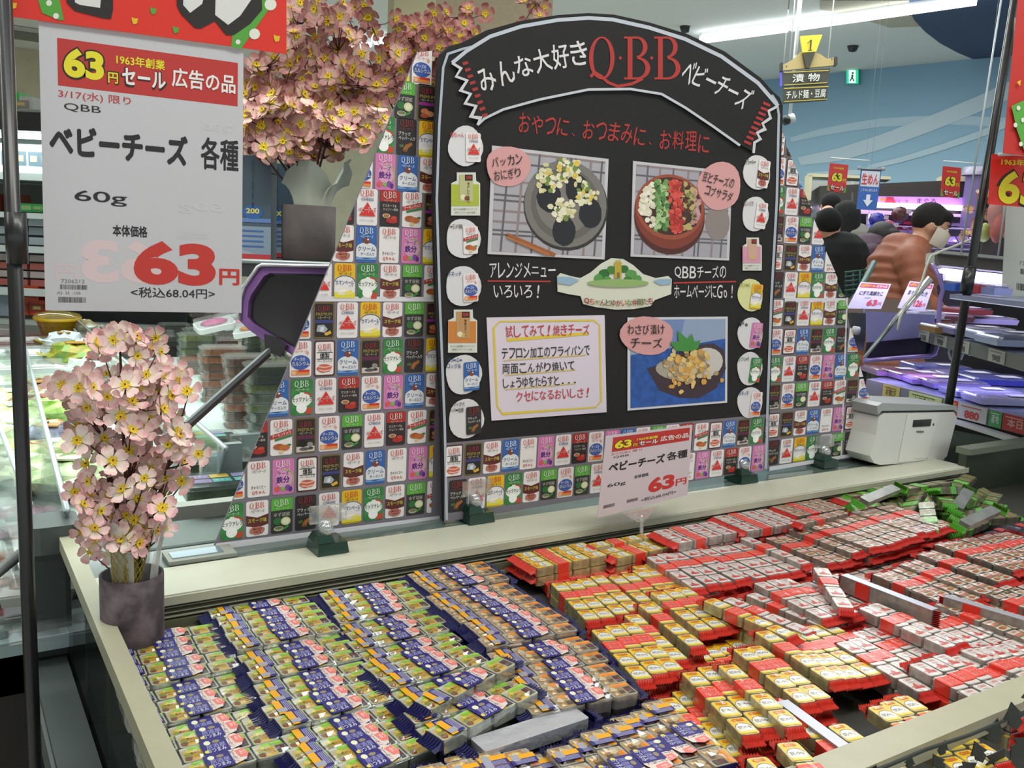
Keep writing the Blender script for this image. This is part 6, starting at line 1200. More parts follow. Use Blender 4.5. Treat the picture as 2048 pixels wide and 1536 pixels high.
def glove(px, d, yaw, lab_):
    c = hd(px, 520, d); t = empty('glove_box', (c.x, c.y, zs), lab_, 'box', None, rot=(0, 0, radians(yaw) - .2)); w, dd, h = .075, .09, .215
    b = B(); b.box((0, 0, h / 2), (w, dd, h), mat('#43525f', r=.4)); inst(b.mesh('box_body'), 'box_body', t)
    p = Pr(lambda u, v, w_: ((u - .5) * w, -dd / 2 - w_, v * h), eps=.0004, rough=.4); p.rect(0, 0, 1, .32, '#7d8c9c'); p.up().rect(0, .0, 1, .05, '#b03a40'); p.poly([(0, .05), (.6, .05), (0, .11)], '#8f9aa4'); p.rect(0, .36, 1, .4, '#5a76a8'); p.ell(.5, .46, .28, .07, '#2f5a96', 14); p.up().text('200', .5, .47, .36, .05, '#d8c95a', .03)
    p.vtext('ポリエチ手袋', .5, .97, .075, '#27384f'); p.vv = 0
    for k in range(4): p.rect(.2, .12 + .05 * k, .8, .135 + .05 * k, '#3f62a0')
    inst(p.mesh('box_print'), 'box_print', t)
glove(512, 2.0, -14, 'upright light-blue glove box just right of the hanging price card'); glove(556, 2.2, -10, 'second glove box behind, mostly hidden by the pot'); 
b = B(); c = hd(700, 520, 2.3); 
# ================================================================ RIGHT BACKGROUND
def slab(pts, d, th, M_, name, par, lab_=None):
    """pts in photo pixels at forward depth d (or list of depths), extruded away from the viewer"""
    ds = d if isinstance(d, (list, tuple)) else [d] * len(pts); b = B(); b.prism([hd(a, c, q) for (a, c), q in zip(pts, ds)], fw * th, M_ if not isinstance(M_, str) else mat(M_)); return b.obj(name, par, label=lab_)
mc = empty('meat_chiller', hd(1850, 700, 7.3), 'long meat chiller under the blue wall with violet lamp and tray-filled shelves', 'refrigerator')
dkb = mat('#38322e', r=.5)
slab([(1640, 372), (2100, 352), (2100, 440), (1640, 425)], 7.0, .5, dkb, 'fascia', mc)
slab([(1618, 347), (1782, 353), (1782, 359), (1618, 353)], 7.05, .1, '#c9c3a4', 'cream_trim', mc); slab([(1885, 351), (2100, 353), (2100, 366), (1885, 362)], 6.99, .1, '#c9c3a4', 'cream_trim', mc)
slab([(1618, 350), (1625, 350), (1622, 400), (1616, 400)], 7.05, .1, '#c9c3a4', 'cream_trim', mc); slab([(1626, 362), (1760, 366), (1760, 384), (1626, 384)], 7.3, .1, '#a9aba6', 'upper_recess', mc)
for px in (1668, 1706, 1735): slab([(px, 360), (px + 3, 360), (px + 3, 384), (px, 384)], 7.2, .05, '#c4beb0', 'recess_post', mc)
slab([(1735, 415), (2100, 415), (2100, 760), (1735, 760)], 8.0, .1, '#2a2334', 'back_panel', mc)
o = slab([(1735, 392), (1925, 395), (1925, 411), (1735, 409)], 6.95, .03, mat('#b07acb', em=.55), 'lit_band', mc)
p = Pr(quad(hd(1735, 409, 6.94), hd(1925, 411, 6.94), hd(1925, 395, 6.94), hd(1735, 392, 6.94)), eps=.002); p.text('まぐろ', .62, .5, .2, .6, '#4a2a55', .02); p.text('鮮度一番', .35, .45, .16, .35, '#6a4a78'); p.poly([(.18, .1), (.3, .1), (.27, .9), (.2, .95)], '#b8324a'); p.up(); p.ell(.16, .6, .03, .2, '#d98a3a', 10); p.obj('band_print', mc)
slab([(1755, 405), (1962, 412), (1962, 420), (1755, 413)], 6.9, .05, mat('#ecd6ff', em=5), 'lamp_tube', mc)
area('meat_chiller_light', tuple(hd(1850, 425, 7.0)), (2.2, .12), 16, (.72, .52, 1), tuple(fw * .5 + Vector((0, 0, -1))))
# shelf tiers, each stepping forward
def tier(y0, y1, d, x0, x1, name='shelf'): slab([(x0, y0), (x1, y1), (x1, y1 + 5), (x0, y0 + 5)], d, .5, mat('#8d86a0', r=.3), name, mc)
tier(448, 456, 7.3, 1735, 1965); tier(488, 497, 7.05, 1735, 1965); tier(535, 548, 6.8, 1735, 2000)
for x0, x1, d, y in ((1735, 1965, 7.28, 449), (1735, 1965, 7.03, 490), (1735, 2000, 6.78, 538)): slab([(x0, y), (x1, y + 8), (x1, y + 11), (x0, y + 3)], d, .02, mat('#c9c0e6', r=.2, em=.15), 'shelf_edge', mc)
def mtray(px, py, d, w, h, c1, c2, lb, til=35, name='meat_tray'):
    P0 = hd(px, py, d); t = empty(name, P0, lb, 'food tray', 'meat trays in the far chiller', rot=(radians(til), 0, atan2(rt.y, rt.x))); b = B(); b.box((0, 0, 0), (w, h, .03), mat(c1, r=.35), taper=1.06); inst(b.mesh('tray_base'), 'tray_base', t); b = B(); b.box((0, 0, .017), (w * .84, h * .8, .012), mat(c2, r=.4, noise=.3, scale=40)); inst(b.mesh('meat'), 'meat', t); b = B(); b.box((w * .2, -h * .2, .025), (w * .3, h * .25, .003), mat('#c9c4d6')); inst(b.mesh('sticker'), 'sticker', t)
j = 0
for row, (y, d, xs) in enumerate(((436, 7.28, range(1790, 1960, 24)), (478, 7.02, range(1745, 1965, 26)), (455, 7.3, range(1800, 1890, 24)), (525, 6.76, range(1745, 1990, 27)))):
    for i, px in enumerate(xs):
        c2 = rs.choice(['#a84a6e', '#8a3a5a', '#b5657f', '#6f4a8a', '#a53a44']) if px < 1860 else rs.choice(['#7a6a9a', '#8d7fb0', '#9a5a72'])
        mtray(px, y + (px - 1735) * .035, d, .085, .10, rs.choice(['#9a8fb8', '#b5a8cc', '#6d5c86', '#c43f4a' if px < 1850 else '#8d86a8']), c2, 'meat tray, %s from left on the %s tier of the far chiller' % (ORD[i], ('upper', 'middle', 'rear upper', 'lower')[row])); j += 1
for k, (px, py, c1, c2, lb) in enumerate(((1755, 440, '#2d3fb8', '#3a1d2a', 'blue and dark bag at the left of the far chiller'), (1745, 462, '#5a2038', '#2a3fc0', 'dark red bag with blue corner in the far chiller'), (1775, 455, '#b5486a', '#c97a9a', 'bright pink bag in the far chiller'), (1800, 428, '#4a2a2a', '#6a3a44', 'brown bag on the upper tier of the far chiller'), (1770, 480, '#c2507a', '#d58aa8', 'large pink wrapped meat bag in the far chiller'), (1740, 470, '#3f58d0', '#8fa0e8', 'small bright blue pack in the far chiller'), (1730, 490, '#6d3a5c', '#b06a8a', 'dark pink bag low in the far chiller'))):
    P0 = hd(px, py, 6.75); t = empty('meat_bag', P0, lb, 'food bag', None); b = B(); b.ball((0, 0, 0), (.085, .05, .055), mat(c1, r=.3, h2=c2, scale=25, bump=.5), n=9, m=6); inst(b.mesh('bag_body'), 'bag_body', t); b = B(); b.box((.03, -.05, .02), (.05, .004, .03), mat('#c9b9d0')); inst(b.mesh('bag_label'), 'bag_label', t)
# left end wall pieces: dark opening, green window, metal posts, air curtain
slab([(1600, 384), (1735, 388), (1735, 416), (1600, 412)], 7.4, .3, '#24282a', 'dark_header', mc); slab([(1600, 412), (1660, 416), (1660, 420), (1600, 417)], 7.2, .05, mat('#dfe9f2', em=2), 'lamp_tube', mc)
slab([(1600, 415), (1738, 417), (1738, 640), (1600, 640)], 7.9, .1, '#6a6f70', 'end_wall', mc)
o = slab([(1652, 410), (1687, 412), (1687, 432), (1652, 430)], 7.7, .1, '#2b2f2d', 'window_frame', mc); slab([(1656, 413), (1683, 415), (1683, 429), (1656, 427)], 7.68, .03, mat('#b9c9a8', em=.5), 'window_pane', mc)
for px in (1703, 1737): slab([(px, 385), (px + 4, 385), (px + 4, 560), (px, 560)], 7.0, .05, '#8b8f92', 'metal_post', mc)
slab([(1708, 420), (1738, 422), (1738, 470), (1708, 470)], 7.4, .03, mat('#7d8088', r=.3, noise=.3, scale=4), 'metal_panel', mc)
# curved acrylic divider at the right of the chiller
b = B(); b.lathe([(.09, 0), (.09, .42)], hd(1945, 455, 6.9), mat('#6f6192', r=.3), n=20); b.lathe([(.12, .38), (.11, .44), (.001, .44)], hd(1945, 455, 6.9), mat('#8f889c', r=.3), n=20); b.obj('hanging_roll', mc)
# ---- hanging signs over the aisle
def sale63(x0, y0, x1, y1, d, lb, sk=6):
    c0, c1, c2, c3 = hd(x0 - sk, y1 - 3, d), hd(x1 - sk, y1 + 2, d), hd(x1, y0 + 4, d), hd(x0, y0, d); t = empty('sale_sign', c0, lb, 'sign', None); b = B(); sheet(b, c0, c1, c2, c3, .004, mat('#bb2b2a', r=.4)); b.obj('sign_card', t)
    p = Pr(quad(c0, c1, c2, c3), eps=.0015); Y_ = '#c9c22c'; p.text('1963年創業', .5, .84, .55, .07, Y_, .03); p.text('63', .45, .52, .62, .36, '#2a1a14', .1); p.up().text('63', .45, .52, .56, .32, Y_, .05); p.text('円', .86, .42, .16, .12, Y_, .03); p.L = 1; p.poly([(0, 0), (.12, 0), (.05, .2), (0, .25)], '#4f9a36'); p.poly([(.88, 0), (1, 0), (1, .2), (.93, .18)], '#4f9a36'); p.up().text('セール', .52, .14, .8, .2, '#2a1a14', .1); p.up().text('セール', .52, .14, .74, .16, '#d5d2c8', .05); p.obj('sign_print', t)
    b = B(); b.tube([c3 + Vector((0, 0, .03)), c2 + RD_ * .12 + Vector((0, 0, .03))], .004, mat('#d9e2e6'), n=5); b.tube([c2 + RD_ * .1, Vector((c2.x + RD_.x * .1, c2.y + RD_.y * .1, CEIL))], .0007, mat('#aeb8bd'), n=4); b.obj('clear_hanger', t)
sale63(1660, 326, 1697, 384, 5.4, 'small red 63 yen sale sign hanging left of the blue arrow sign'); sale63(1886, 332, 1923, 395, 5.6, 'small red 63 yen sale sign hanging above the purple lamp', 5)
d = 5.0; c0, c1, c2, c3 = hd(1713, 418, d), hd(1753, 421, d), hd(1763, 341, d), hd(1722, 339, d); t = empty('noodle_sign', c0, 'hanging white and blue sign with red letters and a down arrow', 'sign')
b = B(); sheet(b, c0, c1, c2, c3, .004, mat('#2e5fae', r=.4)); b.obj('sign_card', t); p = Pr(quad(c0, c1, c2, c3), eps=.0015); p.rect(.05, .58, .95, .97, '#c4ccd6'); p.up().text('生めん', .5, .77, .82, .27, '#bf2f3a', .05); p.text('こちらにあります', .5, .49, .8, .07, '#c9d3e2', .03); p.poly([(.4, .38), (.6, .38), (.6, .24), (.74, .24), (.5, .07), (.26, .24), (.4, .24)], '#d5dce6'); p.rect(.02, .98, .98, 1, '#1d2a44'); p.obj('sign_print', t)
for a, c in ((1719, 333), (1766, 335)): b = B(); b.tube([hd(a, c + 6, d), hd(a, c, d)], .012, mat('#9aa4ac'), n=6); b.obj('sign_hook', t)
b = B(); q = hd(1742, 338, d); b.tube([hd(1716, 337, d), hd(1768, 339, d)], .005, mat('#8f999f'), n=5); b.tube([q, Vector((q.x, q.y, CEIL))], .0007, mat('#9aa4ac'), n=4); b.obj('sign_rail', t)
# ---------------------------------------------------------------- second chiller at the right, nearer
nc = empty('side_chiller', hd(1950, 800, 3.0), 'nearer chiller at the right with violet-lit fish shelf and grey price rails', 'refrigerator')
NB = (hz(1872, 706, 1.05) - hz(1728, 720, 1.05)); NB.z = 0; NB.normalize()
def rail(x0, y0, x1, y1, z, hgt, th, M_, name, back=.5, xe=1.35):
    """straight rail through two photo points at height z, extended"""
    A0, A1 = hz(x0, y0, z), hz(x1, y1, z); d = (A1 - A0); A1 = A0 + d * xe; n_ = NB
    b = B(); b.prism([A0, A1, A1 + n_ * th, A0 + n_ * th], (0, 0, -hgt), M_); o = b.obj(name, nc); return A0, A1, n_
gy = mat('#6f7370', r=.35)
RA = rail(1733, 758, 2048, 835, .95, .052, .02, gy, 'lower_price_rail'); rail(1730, 785, 2048, 884, .893, .012, .04, mat('#d6dad4', r=.3), 'lower_edge'); A0, A1, n_ = RA
b = B(); b.prism([A0 + n_ * .02, A1 + n_ * .02, A1 + n_ * .75, A0 + n_ * .75], (0, 0, -.03), mat('#8088a8', r=.25, m=.3)); b.obj('lower_deck', nc)
b = B(); b.prism([A0 + n_ * .75, A1 + n_ * .75, A1 + n_ * .8, A0 + n_ * .8], (0, 0, .75), mat('#14131c', r=.35)); b.obj('back_panel', nc)
b = B(); b.prism([A0 + n_ * .06 - Vector((0, 0, .06)), A1 + n_ * .06 - Vector((0, 0, .06)), A1 + n_ * .6 - Vector((0, 0, .06)), A0 + n_ * .6 - Vector((0, 0, .06))], (0, 0, -.82), mat('#1a1814')); b.obj('case_body', nc)
rail(1905, 842, 2048, 884, .85, .02, .06, mat('#8f8d70', r=.4), 'bumper_rail', xe=1.6)
UA = rail(1832, 655, 2048, 712, 1.17, .038, .012, gy, 'upper_price_rail'); U0, U1, un = UA
b = B(); b.prism([U0 + un * .01, U1 + un * .01, U1 + un * .42, U0 + un * .42], (0, 0, -.015), mat('#9aa0b8', r=.3, m=.3)); b.obj('upper_shelf', nc)
b = B(); b.bb((0, 0, 0), (.001, .001, .001), gy)
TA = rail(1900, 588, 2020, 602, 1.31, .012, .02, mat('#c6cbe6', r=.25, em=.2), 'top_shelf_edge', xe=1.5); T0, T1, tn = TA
b = B(); b.prism([T0, T1, T1 + tn * .35, T0 + tn * .35], (0, 0, -.01), mat('#777c96', r=.3)); b.obj('top_shelf', nc)
CA = rail(1868, 497, 2020, 518, 1.408, .02, .02, mat('#8c8f8e', r=.3), 'canopy_edge', xe=1.0) if False else None
slab([(1872, 505), (2040, 520), (2035, 546), (1880, 530)], 3.0, .03, mat('#5a5652', r=.35), 'canopy', nc); slab([(1875, 500), (2042, 516), (2042, 522), (1875, 506)], 2.98, .02, mat('#b3b5b2', r=.3, m=.4), 'canopy_rim', nc)
slab([(1886, 536), (2013, 549), (2013, 557), (1886, 543)], 3.05, .04, mat('#d6d2ff', em=4), 'lamp_tube', nc); slab([(1890, 547), (2013, 560), (2013, 576), (1892, 560)], 3.12, .02, mat('#a9a9c9', r=.4), 'lamp_reflector', nc)
area('side_chiller_light', tuple(hd(1950, 556, 3.1)), (.9, .06), 1.8, (.62, .6, 1), tuple(fw * .5 + Vector((0, 0, -1))))
area('side_chiller_light', tuple(hd(1990, 722, 3.0)), (1.0, .06), 2.2, (.55, .5, 1), tuple(fw * .35 + Vector((0, 0, -1))))
area('side_chiller_light', tuple(hd(1800, 728, 3.3)), (.4, .06), .8, (.6, .45, 1), tuple(fw * .35 + Vector((0, 0, -1))))
# packages; violet-lit and blue-lit ones have that light put into their colour
def pk(px, py, z, w, h, c1, c2, lb, yaw=0, th=.017, name='fish_pack'):
    c = hz(px, py, z); t = empty(name, (c.x, c.y, z), lb, 'food pack', None, rot=(0, 0, radians(yaw - 30))); b = B(); b.box((0, 0, th / 2), (w, h, th), mat(c1, r=.3), taper=1.05); inst(b.mesh('tray_base'), 'tray_base', t); b = B(); b.box((0, 0, th), (w * .85, h * .8, th * .5), mat(c2, r=.3, noise=.4, scale=50, bump=.4), taper=.85); inst(b.mesh('fish'), 'fish', t)
    b = B(); b.box((0, 0, th * 1.3), (w, h, th * .25), glassmat('#cfd0ff', .06, .06, .25), taper=.95); b.box((w * .15, -h * .1, th * 1.5), (w * .3, h * .35, .001), mat('#d6d6e6')); inst(b.mesh('wrap'), 'wrap', t)
for a in ((1850, 648, 1.175, .12, .10, '#8a4a30', '#5a2a1e', 'dark pack of small shellfish at the left of the upper shelf', 5), (1885, 640, 1.19, .16, .12, '#6a3a3c', '#7a3038', 'dark red shiny pack on the upper shelf', -10), (1930, 628, 1.21, .14, .1, '#7d3a3a', '#b54a4a', 'red-headed seafood bag on the upper shelf', 20), (1895, 665, 1.175, .13, .1, '#9a7a4a', '#8a5a3a', 'yellow tray at the front of the upper shelf', 0), (1950, 668, 1.18, .18, .13, '#8d86b8', '#9a8ab0', 'lilac fish tray in the middle of the upper shelf', -5), (1965, 645, 1.18, .18, .13, '#a59ac6', '#8a7a9a', 'lilac fish tray further back', -5), (2010, 680, 1.18, .18, .13, '#b0b8dc', '#8a9ac8', 'pale blue tray near the right of the shelf', -5), (2040, 690, 1.18, .18, .13, '#a8b4d6', '#9aa8cc', 'pale blue tray at the right edge', -5), (1850, 635, 1.2, .09, .08, '#c4c4d0', '#a8a8b8', 'small clear shiny pack at the left shelf end', 0),
          (1790, 748, .955, .2, .14, '#8a6a9a', '#a04a6a', 'violet-lit fish pack on the lower deck, leftmost', 0), (1830, 755, .955, .2, .14, '#9a7ab0', '#a85a78', 'violet-lit fish pack on the lower deck, second', 6), (1865, 765, .955, .2, .14, '#8d74b8', '#b07a9a', 'violet-lit fish pack on the lower deck, third', -4), (1900, 772, .955, .2, .14, '#8f80c8', '#9a80b8', 'violet-lit fish pack on the lower deck, fourth', 3), (1870, 740, .955, .22, .15, '#3a48b8', '#5a70d0', 'blue-lit fish pack behind on the lower deck', 0), (1930, 755, .955, .25, .16, '#4048b0', '#5a60c8', 'blue-lit wide pack in the middle of the lower deck', 0), (1990, 765, .955, .25, .16, '#3a40a0', '#6068c8', 'blue-lit wide pack right of the pole', 0), (1960, 790, .955, .22, .12, '#a8a4dc', '#c0bce8', 'pale silvery pack right of the pole', 0), (2010, 805, .955, .22, .12, '#b4b0e0', '#d0ccf0', 'pale silvery pack toward the right edge', 0)):
    pk(*a[:9 - 1], yaw=a[8])
for j, (px, py, c1, lb) in enumerate(((1915, 582, '#2f5ac0', 'blue pack on the top shelf'), (1935, 583, '#a5303c', 'red pack on the top shelf, left'), (1960, 586, '#b53440', 'red pack on the top shelf, right'), (1992, 590, '#8a92c8', 'white-blue pack on the top shelf'))): pk(px, py, 1.315, .045, .06, c1, c1, lb, th=.018)
# price tags on the rails
def ptag(A0, A1, n_, t0, t1, dz0, dz1, col, txt, tcol, lb, w=None):
    a, c = A0.lerp(A1, t0) - n_ * .004, A0.lerp(A1, t1) - n_ * .004; c4_ = [a - Vector((0, 0, dz1)), c - Vector((0, 0, dz1)), c - Vector((0, 0, dz0)), a - Vector((0, 0, dz0))]; b = B(); sheet(b, *c4_, .002, mat(col, r=.4)); o = b.obj('price_tag', nc, label=lb)
    p = Pr(quad(*c4_), eps=.0006); p.text(txt, .5, .35 if txt.isdigit() else .5, .6 if not txt.isdigit() else .5, .5, tcol, .04); p.line([(.1, .82), (.8, .82)], .06, tcol); p.obj('tag_print', o)
for j, t0 in enumerate((.03, .17, .33, .55, .85)): ptag(U0, U1, un, t0, t0 + .095, .002, .036, '#aaaca8', '98' if j % 2 else '158', '#55504e', 'grey-white price tag on the upper rail, %s from the left' % ORD[j])
ptag(A0, A1, n_, .10, .19, .002, .05, '#b3ab5a', 'お歓び', '#6a5a2c', 'yellow tag on the lower rail, left one'); ptag(A0, A1, n_, .24, .40, .004, .05, '#a9b86a', 'ヒヤきカオ', '#3a3a2a', 'yellow-green tag on the lower rail behind the pole')
ptag(A0, A1, n_, .43, .475, .0, .05, '#b5462c', '広告', '#d8b080', 'orange-red tag left of the 880 tag'); ptag(A0, A1, n_, .475, .60, .0, .05, '#bfc2ba', '880', '#c0403a', 'white tag reading 880 in red'); ptag(A0, A1, n_, .61, .66, .0, .05, '#4f9a5a', '産地', '#c9dcc9', 'green tag right of the 880 tag'); ptag(A0, A1, n_, .665, .76, .0, .05, '#b03a38', '本日', '#d8a8a0', 'red tag at the right edge')
# side panel and frame, violet light put into their colours; slanted bar
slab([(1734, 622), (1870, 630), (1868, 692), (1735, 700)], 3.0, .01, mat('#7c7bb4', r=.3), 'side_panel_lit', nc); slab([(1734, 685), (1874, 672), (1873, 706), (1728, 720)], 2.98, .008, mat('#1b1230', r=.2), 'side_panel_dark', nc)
b = B(); b.tube([hd(a, c, 2.95) for a, c in ((1727, 722), (1800, 716), (1862, 712), (1870, 708), (1874, 695), (1880, 600), (1886, 578), (1880, 558), (1866, 530))], .008, mat('#8f7cc0', r=.2, m=.3), n=6); b.obj('side_frame', nc)
b = B(); b.tube([hd(1728, 716, 2.9), hd(1795, 635, 2.85), hd(1862, 556, 2.8)], [.006, .009, .011], mat('#c9ccd0', r=.15, m=.8), n=5); b.obj('slanted_bar', nc)
slab([(1858, 506), (1870, 504), (1868, 525), (1856, 527)], 2.77, .02, mat('#c6c9c4', r=.3), 'bar_cap', nc)
b = B(); b.tube([hd(a, c, 2.74) for a, c in ((1945, 478), (1920, 488), (1885, 502), (1862, 512), (1852, 535), (1845, 560), (1832, 585), (1812, 610), (1800, 635), (1795, 660))], .004, mat('#c9cbbd', r=.5), n=6); b.obj('white_cable', origin=hd(1862, 512, 2.74), label='white cable draped over the slanted glass-case bar', cat='cable')
b = B(); b.tube([hd(a, c, 2.95) for a, c in ((1900, 690), (1897, 705), (1901, 718), (1912, 724), (1922, 718), (1928, 703), (1935, 694))], .0035, mat('#c3c3d6'), n=6); b.obj('cable_loop', origin=hd(1912, 724, 2.95), label='small white cable loop hanging below the upper price rail', cat='cable')
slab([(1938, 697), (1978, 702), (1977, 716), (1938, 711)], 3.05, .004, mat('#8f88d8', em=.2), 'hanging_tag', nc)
# clear noodle bin and its two tilted price cards
nb = empty('clear_food_bin', hd(1790, 650, 3.3), 'clear-fronted low bin with pale food behind the right wing', 'display case')
slab([(1690, 630), (1862, 630), (1862, 634), (1690, 634)], 3.15, .01, mat('#b0b2b6', r=.3), 'bin_rim', nb); slab([(1700, 634), (1862, 634), (1860, 652), (1700, 652)], 3.15, .006, glassmat('#a9acb4', .3, .05, .2), 'bin_front', nb); slab([(1730, 654), (1830, 652), (1835, 658), (1728, 662)], 3.35, .1, '#b9b4a6', 'bin_floor', nb)
b = B(); [b.ball(hd(1740 + 8 * i + rs.uniform(-3, 3), 646 + rs.uniform(-3, 3), 3.3), .02, mat('#b59a62', r=.5, noise=.3, scale=60), n=7, m=5) for i in range(9)]; tag(b.obj('pale_food', nb), kind='stuff')
slab([(1690, 596), (1862, 600), (1862, 640), (1690, 640)], 3.9, .02, '#6a5a4a', 'bin_back', nb); slab([(1703, 625), (1735, 627), (1728, 700), (1703, 700)], 3.1, .05, '#2f3236', 'bin_post', nb)
b = B(); b.tube([hd(1706, 660, 3.05), hd(1718, 662, 3.05)], .014, mat('#b9bcc0')); b.obj('bin_knob', nb)
for (q, nm, pr_, lb) in ((((1694, 617), (1762, 618), (1782, 568), (1722, 564)), 'にぎり真蛸たこ', '63', 'tilted small price card for octopus reading 63 yen'), (((1795, 616), (1850, 622), (1868, 568), (1820, 562)), 'まぐろたたき', '126', 'tilted small price card reading 126 behind the slanted bar')):
    c4_ = [hd(a, c, 3.2) for a, c in q]; t = empty('tilted_price_card', c4_[0], lb, 'price card'); b = B(); sheet(b, *c4_, .002, mat('#b9b4be', r=.4)); b.obj('card', t); p = Pr(quad(*c4_), eps=.0008); p.rect(.04, .8, .96, .96, '#a8383c'); p.up().text('63円セール', .3, .88, .45, .1, '#c9b43a', .03); p.text('広告の品', .74, .88, .34, .09, '#d6c9cc', .03); p.text(nm, .5, .6, .74, .16, '#2a262c', .04); p.text(pr_, .65, .24, .3, .24, '#b5323f', .04); p.text('円', .88, .2, .1, .12, '#b5323f', .03); p.text('本体価格', .45, .42, .2, .06, '#55505a'); p.obj('card_print', t)
    b = B(); b.tube([(c4_[0] + c4_[1]) / 2, (c4_[0] + c4_[1]) / 2 - Vector((0, 0, .05))], .006, mat('#3a3d40')); b.obj('card_foot', t)
# ---------------------------------------------------------------- white device on the right end of the ledge
y = 1.33; f4 = [(1742, 920), (1893, 914), (1914, 826), (1758, 822)]; F4 = [hy(a, c, y) for a, c in f4]; t = empty('ledge_device', ((F4[0].x + F4[1].x) / 2, y, RZ), 'white plastic box device with small dark display at the right end of the ledge', 'device')
WM = mat('#d6d7d2', r=.4); b = B(); fc = [(1740, 912), (1748, 926), (1760, 930), (1885, 921), (1894, 912), (1914, 836), (1908, 824), (1768, 826), (1758, 834), (1752, 870)]; b.prism([hy(a, c, y) for a, c in fc], (0, .12, 0), WM); b.obj('body', t)
b = B(); b.prism([hy(a, c, y - .003) for a, c in ((1756, 830), (1764, 822), (1908, 820), (1915, 826), (1914, 812), (1765, 806), (1754, 812))], (0, .126, 0), mat('#9fa3a4', r=.3)); b.obj('top_band', t)
b = B(); b.prism([hy(a, c, y - .001) for a, c in ((1796, 924), (1852, 920), (1878, 826), (1815, 828))], (0, -.0015, 0), mat('#deded8', r=.35)); b.obj('front_plate', t)
b = B(); b.prism([hy(a, c, y - .003) for a, c in ((1825, 854), (1860, 852), (1863, 838), (1827, 840))], (0, -.001, 0), mat('#24231f', r=.15)); b.obj('display', t)
p = Pr(ypix(y - .0035), eps=.0003); p.text('vision', 1840, 863, 15, 5, '#44423e', .03, vflip=-1); p.ell(1867, 849, 1.6, 2.4, '#3a3836', 8); p.text('インバータ', 1842, 917, 26, 4, '#6a6862', .0, vflip=-1); p.obj('device_print', t)
p = Pr(lambda u, v, w: hz(u, v, F4[2].z + .022) + Vector((0, 0, w)), eps=.0004)
# ---- right hanging card and banner, edges in view
c4_ = [hy(2003, 607, 1.34), hy(2300, 655, 1.34), hy(2330, 60, 1.34), hy(2030, 35, 1.34)]
b = B(); sheet(b, *c4_, .0012, mat('#b3b3aa', r=.35, coat=.2)); o = b.obj('price_card', origin=c4_[0], label='large price card cut off by the right edge of the picture', cat='price card'); p = Pr(quad(*c4_), eps=.0003); p.rect(.03, .79, .97, .96, '#b5302c'); p.text('ベビーチーズ', .3, .6, .6, .1, '#201d20', .05); barcode(p, .1, .22, .12, .14); barcode(p, .08, .2, .06, .085); p.text('7206212', .15, .16, .12, .014, '#77757a'); p.obj('price_print', o)
# large red sale sign behind
c4_ = [hd(1976, 408, 2.2), hd(2120, 420, 2.2), hd(2140, 318, 2.2), hd(1984, 308, 2.2)]; t = empty('sale_sign', c4_[0], 'bright red and yellow 63 sign at the right edge beside the pole', 'sign'); b = B(); sheet(b, *c4_, .002, mat('#cf2a20', r=.3, coat=.3)); b.obj('sign_card', t); p = Pr(quad(*c4_), eps=.0006); p.text('1963年創業', .38, .86, .5, .13, '#d8cb28', .04); p.text('63', .4, .36, .64, .76, '#241a14', .06); p.up(2).text('63', .4, .36, .56, .66, '#dccf22', .035); p.obj('sign_print', t)
b = B(); b.prism([hd(a, c, 2.1) for a, c in ((2006, 306), (2120, 320), (2150, -40), (2040, -40), (2016, 200))], fw * .002, mat('#b52a24', r=.4)); o = b.obj('sale_banner', origin=hd(2010, 306, 2.1), label='red sale banner with a green dotted stripe cut off at the upper right edge', cat='banner')
p = Pr(lambda u, v, w: hd(u, v, 2.095 - w), eps=.002); p.poly([(2023, 212), (2060, 195), (2080, 320), (2048, 300), (2034, 260)], '#4f9a36'); p.poly([(2034, 164), (2042, 160), (2040, 172)], '#d8b21e'); p.up(); [p.ell(a, c, 4, 5, '#d5d6cc', 8) for a, c in ((2037, 216), (2031, 250), (2042, 288), (2046, 240))]; p.obj('banner_print', o)
b = B(); b.tube([hd(1997, 309, 2.18), hd(2030, 308, 2.18)], .004, mat('#c9d2d6')); b.obj('sign_clip', t)
# thin clear rods
for (a0, a1, lb) in (((2004, -10), (1922, 508), 'thin clear hanging rod crossing in front of the blue wall'), ((2022, 330), (1996, 512), 'thin clear rod beside the right blossoms')):
    A0, A1 = hd(*a0, 2.6), hd(*a1, 2.6); b = B(); b.tube([A1, A0], .0028, mat('#aab4b8', r=.2), n=6); b.obj('clear_rod', origin=A1, label=lb, cat='rod')
# right blossoms
D5 = 3.2; pb = hd(1990, 515, D5)
t = bouquet(pb + Vector((0, 0, .1)), [(1995, 430, 28, 30, 10), (1985, 470, 30, 25, 8), (2015, 400, 20, 20, 4), (2000, 390, 18, 15, 4)], 75, .018, [('#c39a8c', '#cdb0a0', '#c9b98a'), ('#b5776e', '#c49a8a', '#c4b07a')], 'small pale pink blossom pot at the right beyond the black pole', .08, 31, 5, pb.y)
pot(t, pb + Vector((0, 0, -.02)), .05, .13, mat('#3f3a38', r=.8, noise=.3, scale=16))
b = B(); b.ball(hd(1995, 455, 3.0), (.03, .02, .05), mat('#c9746c', r=.6, noise=.2)); b.ball(hd(1990, 425, 3.0), (.03, .02, .05), mat('#c58a86', r=.6)); b.obj('pink_ribbon', t); b = B(); b.ball(hd(1969, 465, 3.05), (.025, .02, .032), mat('#a9b86a', r=.5)); b.obj('green_ornament', t)
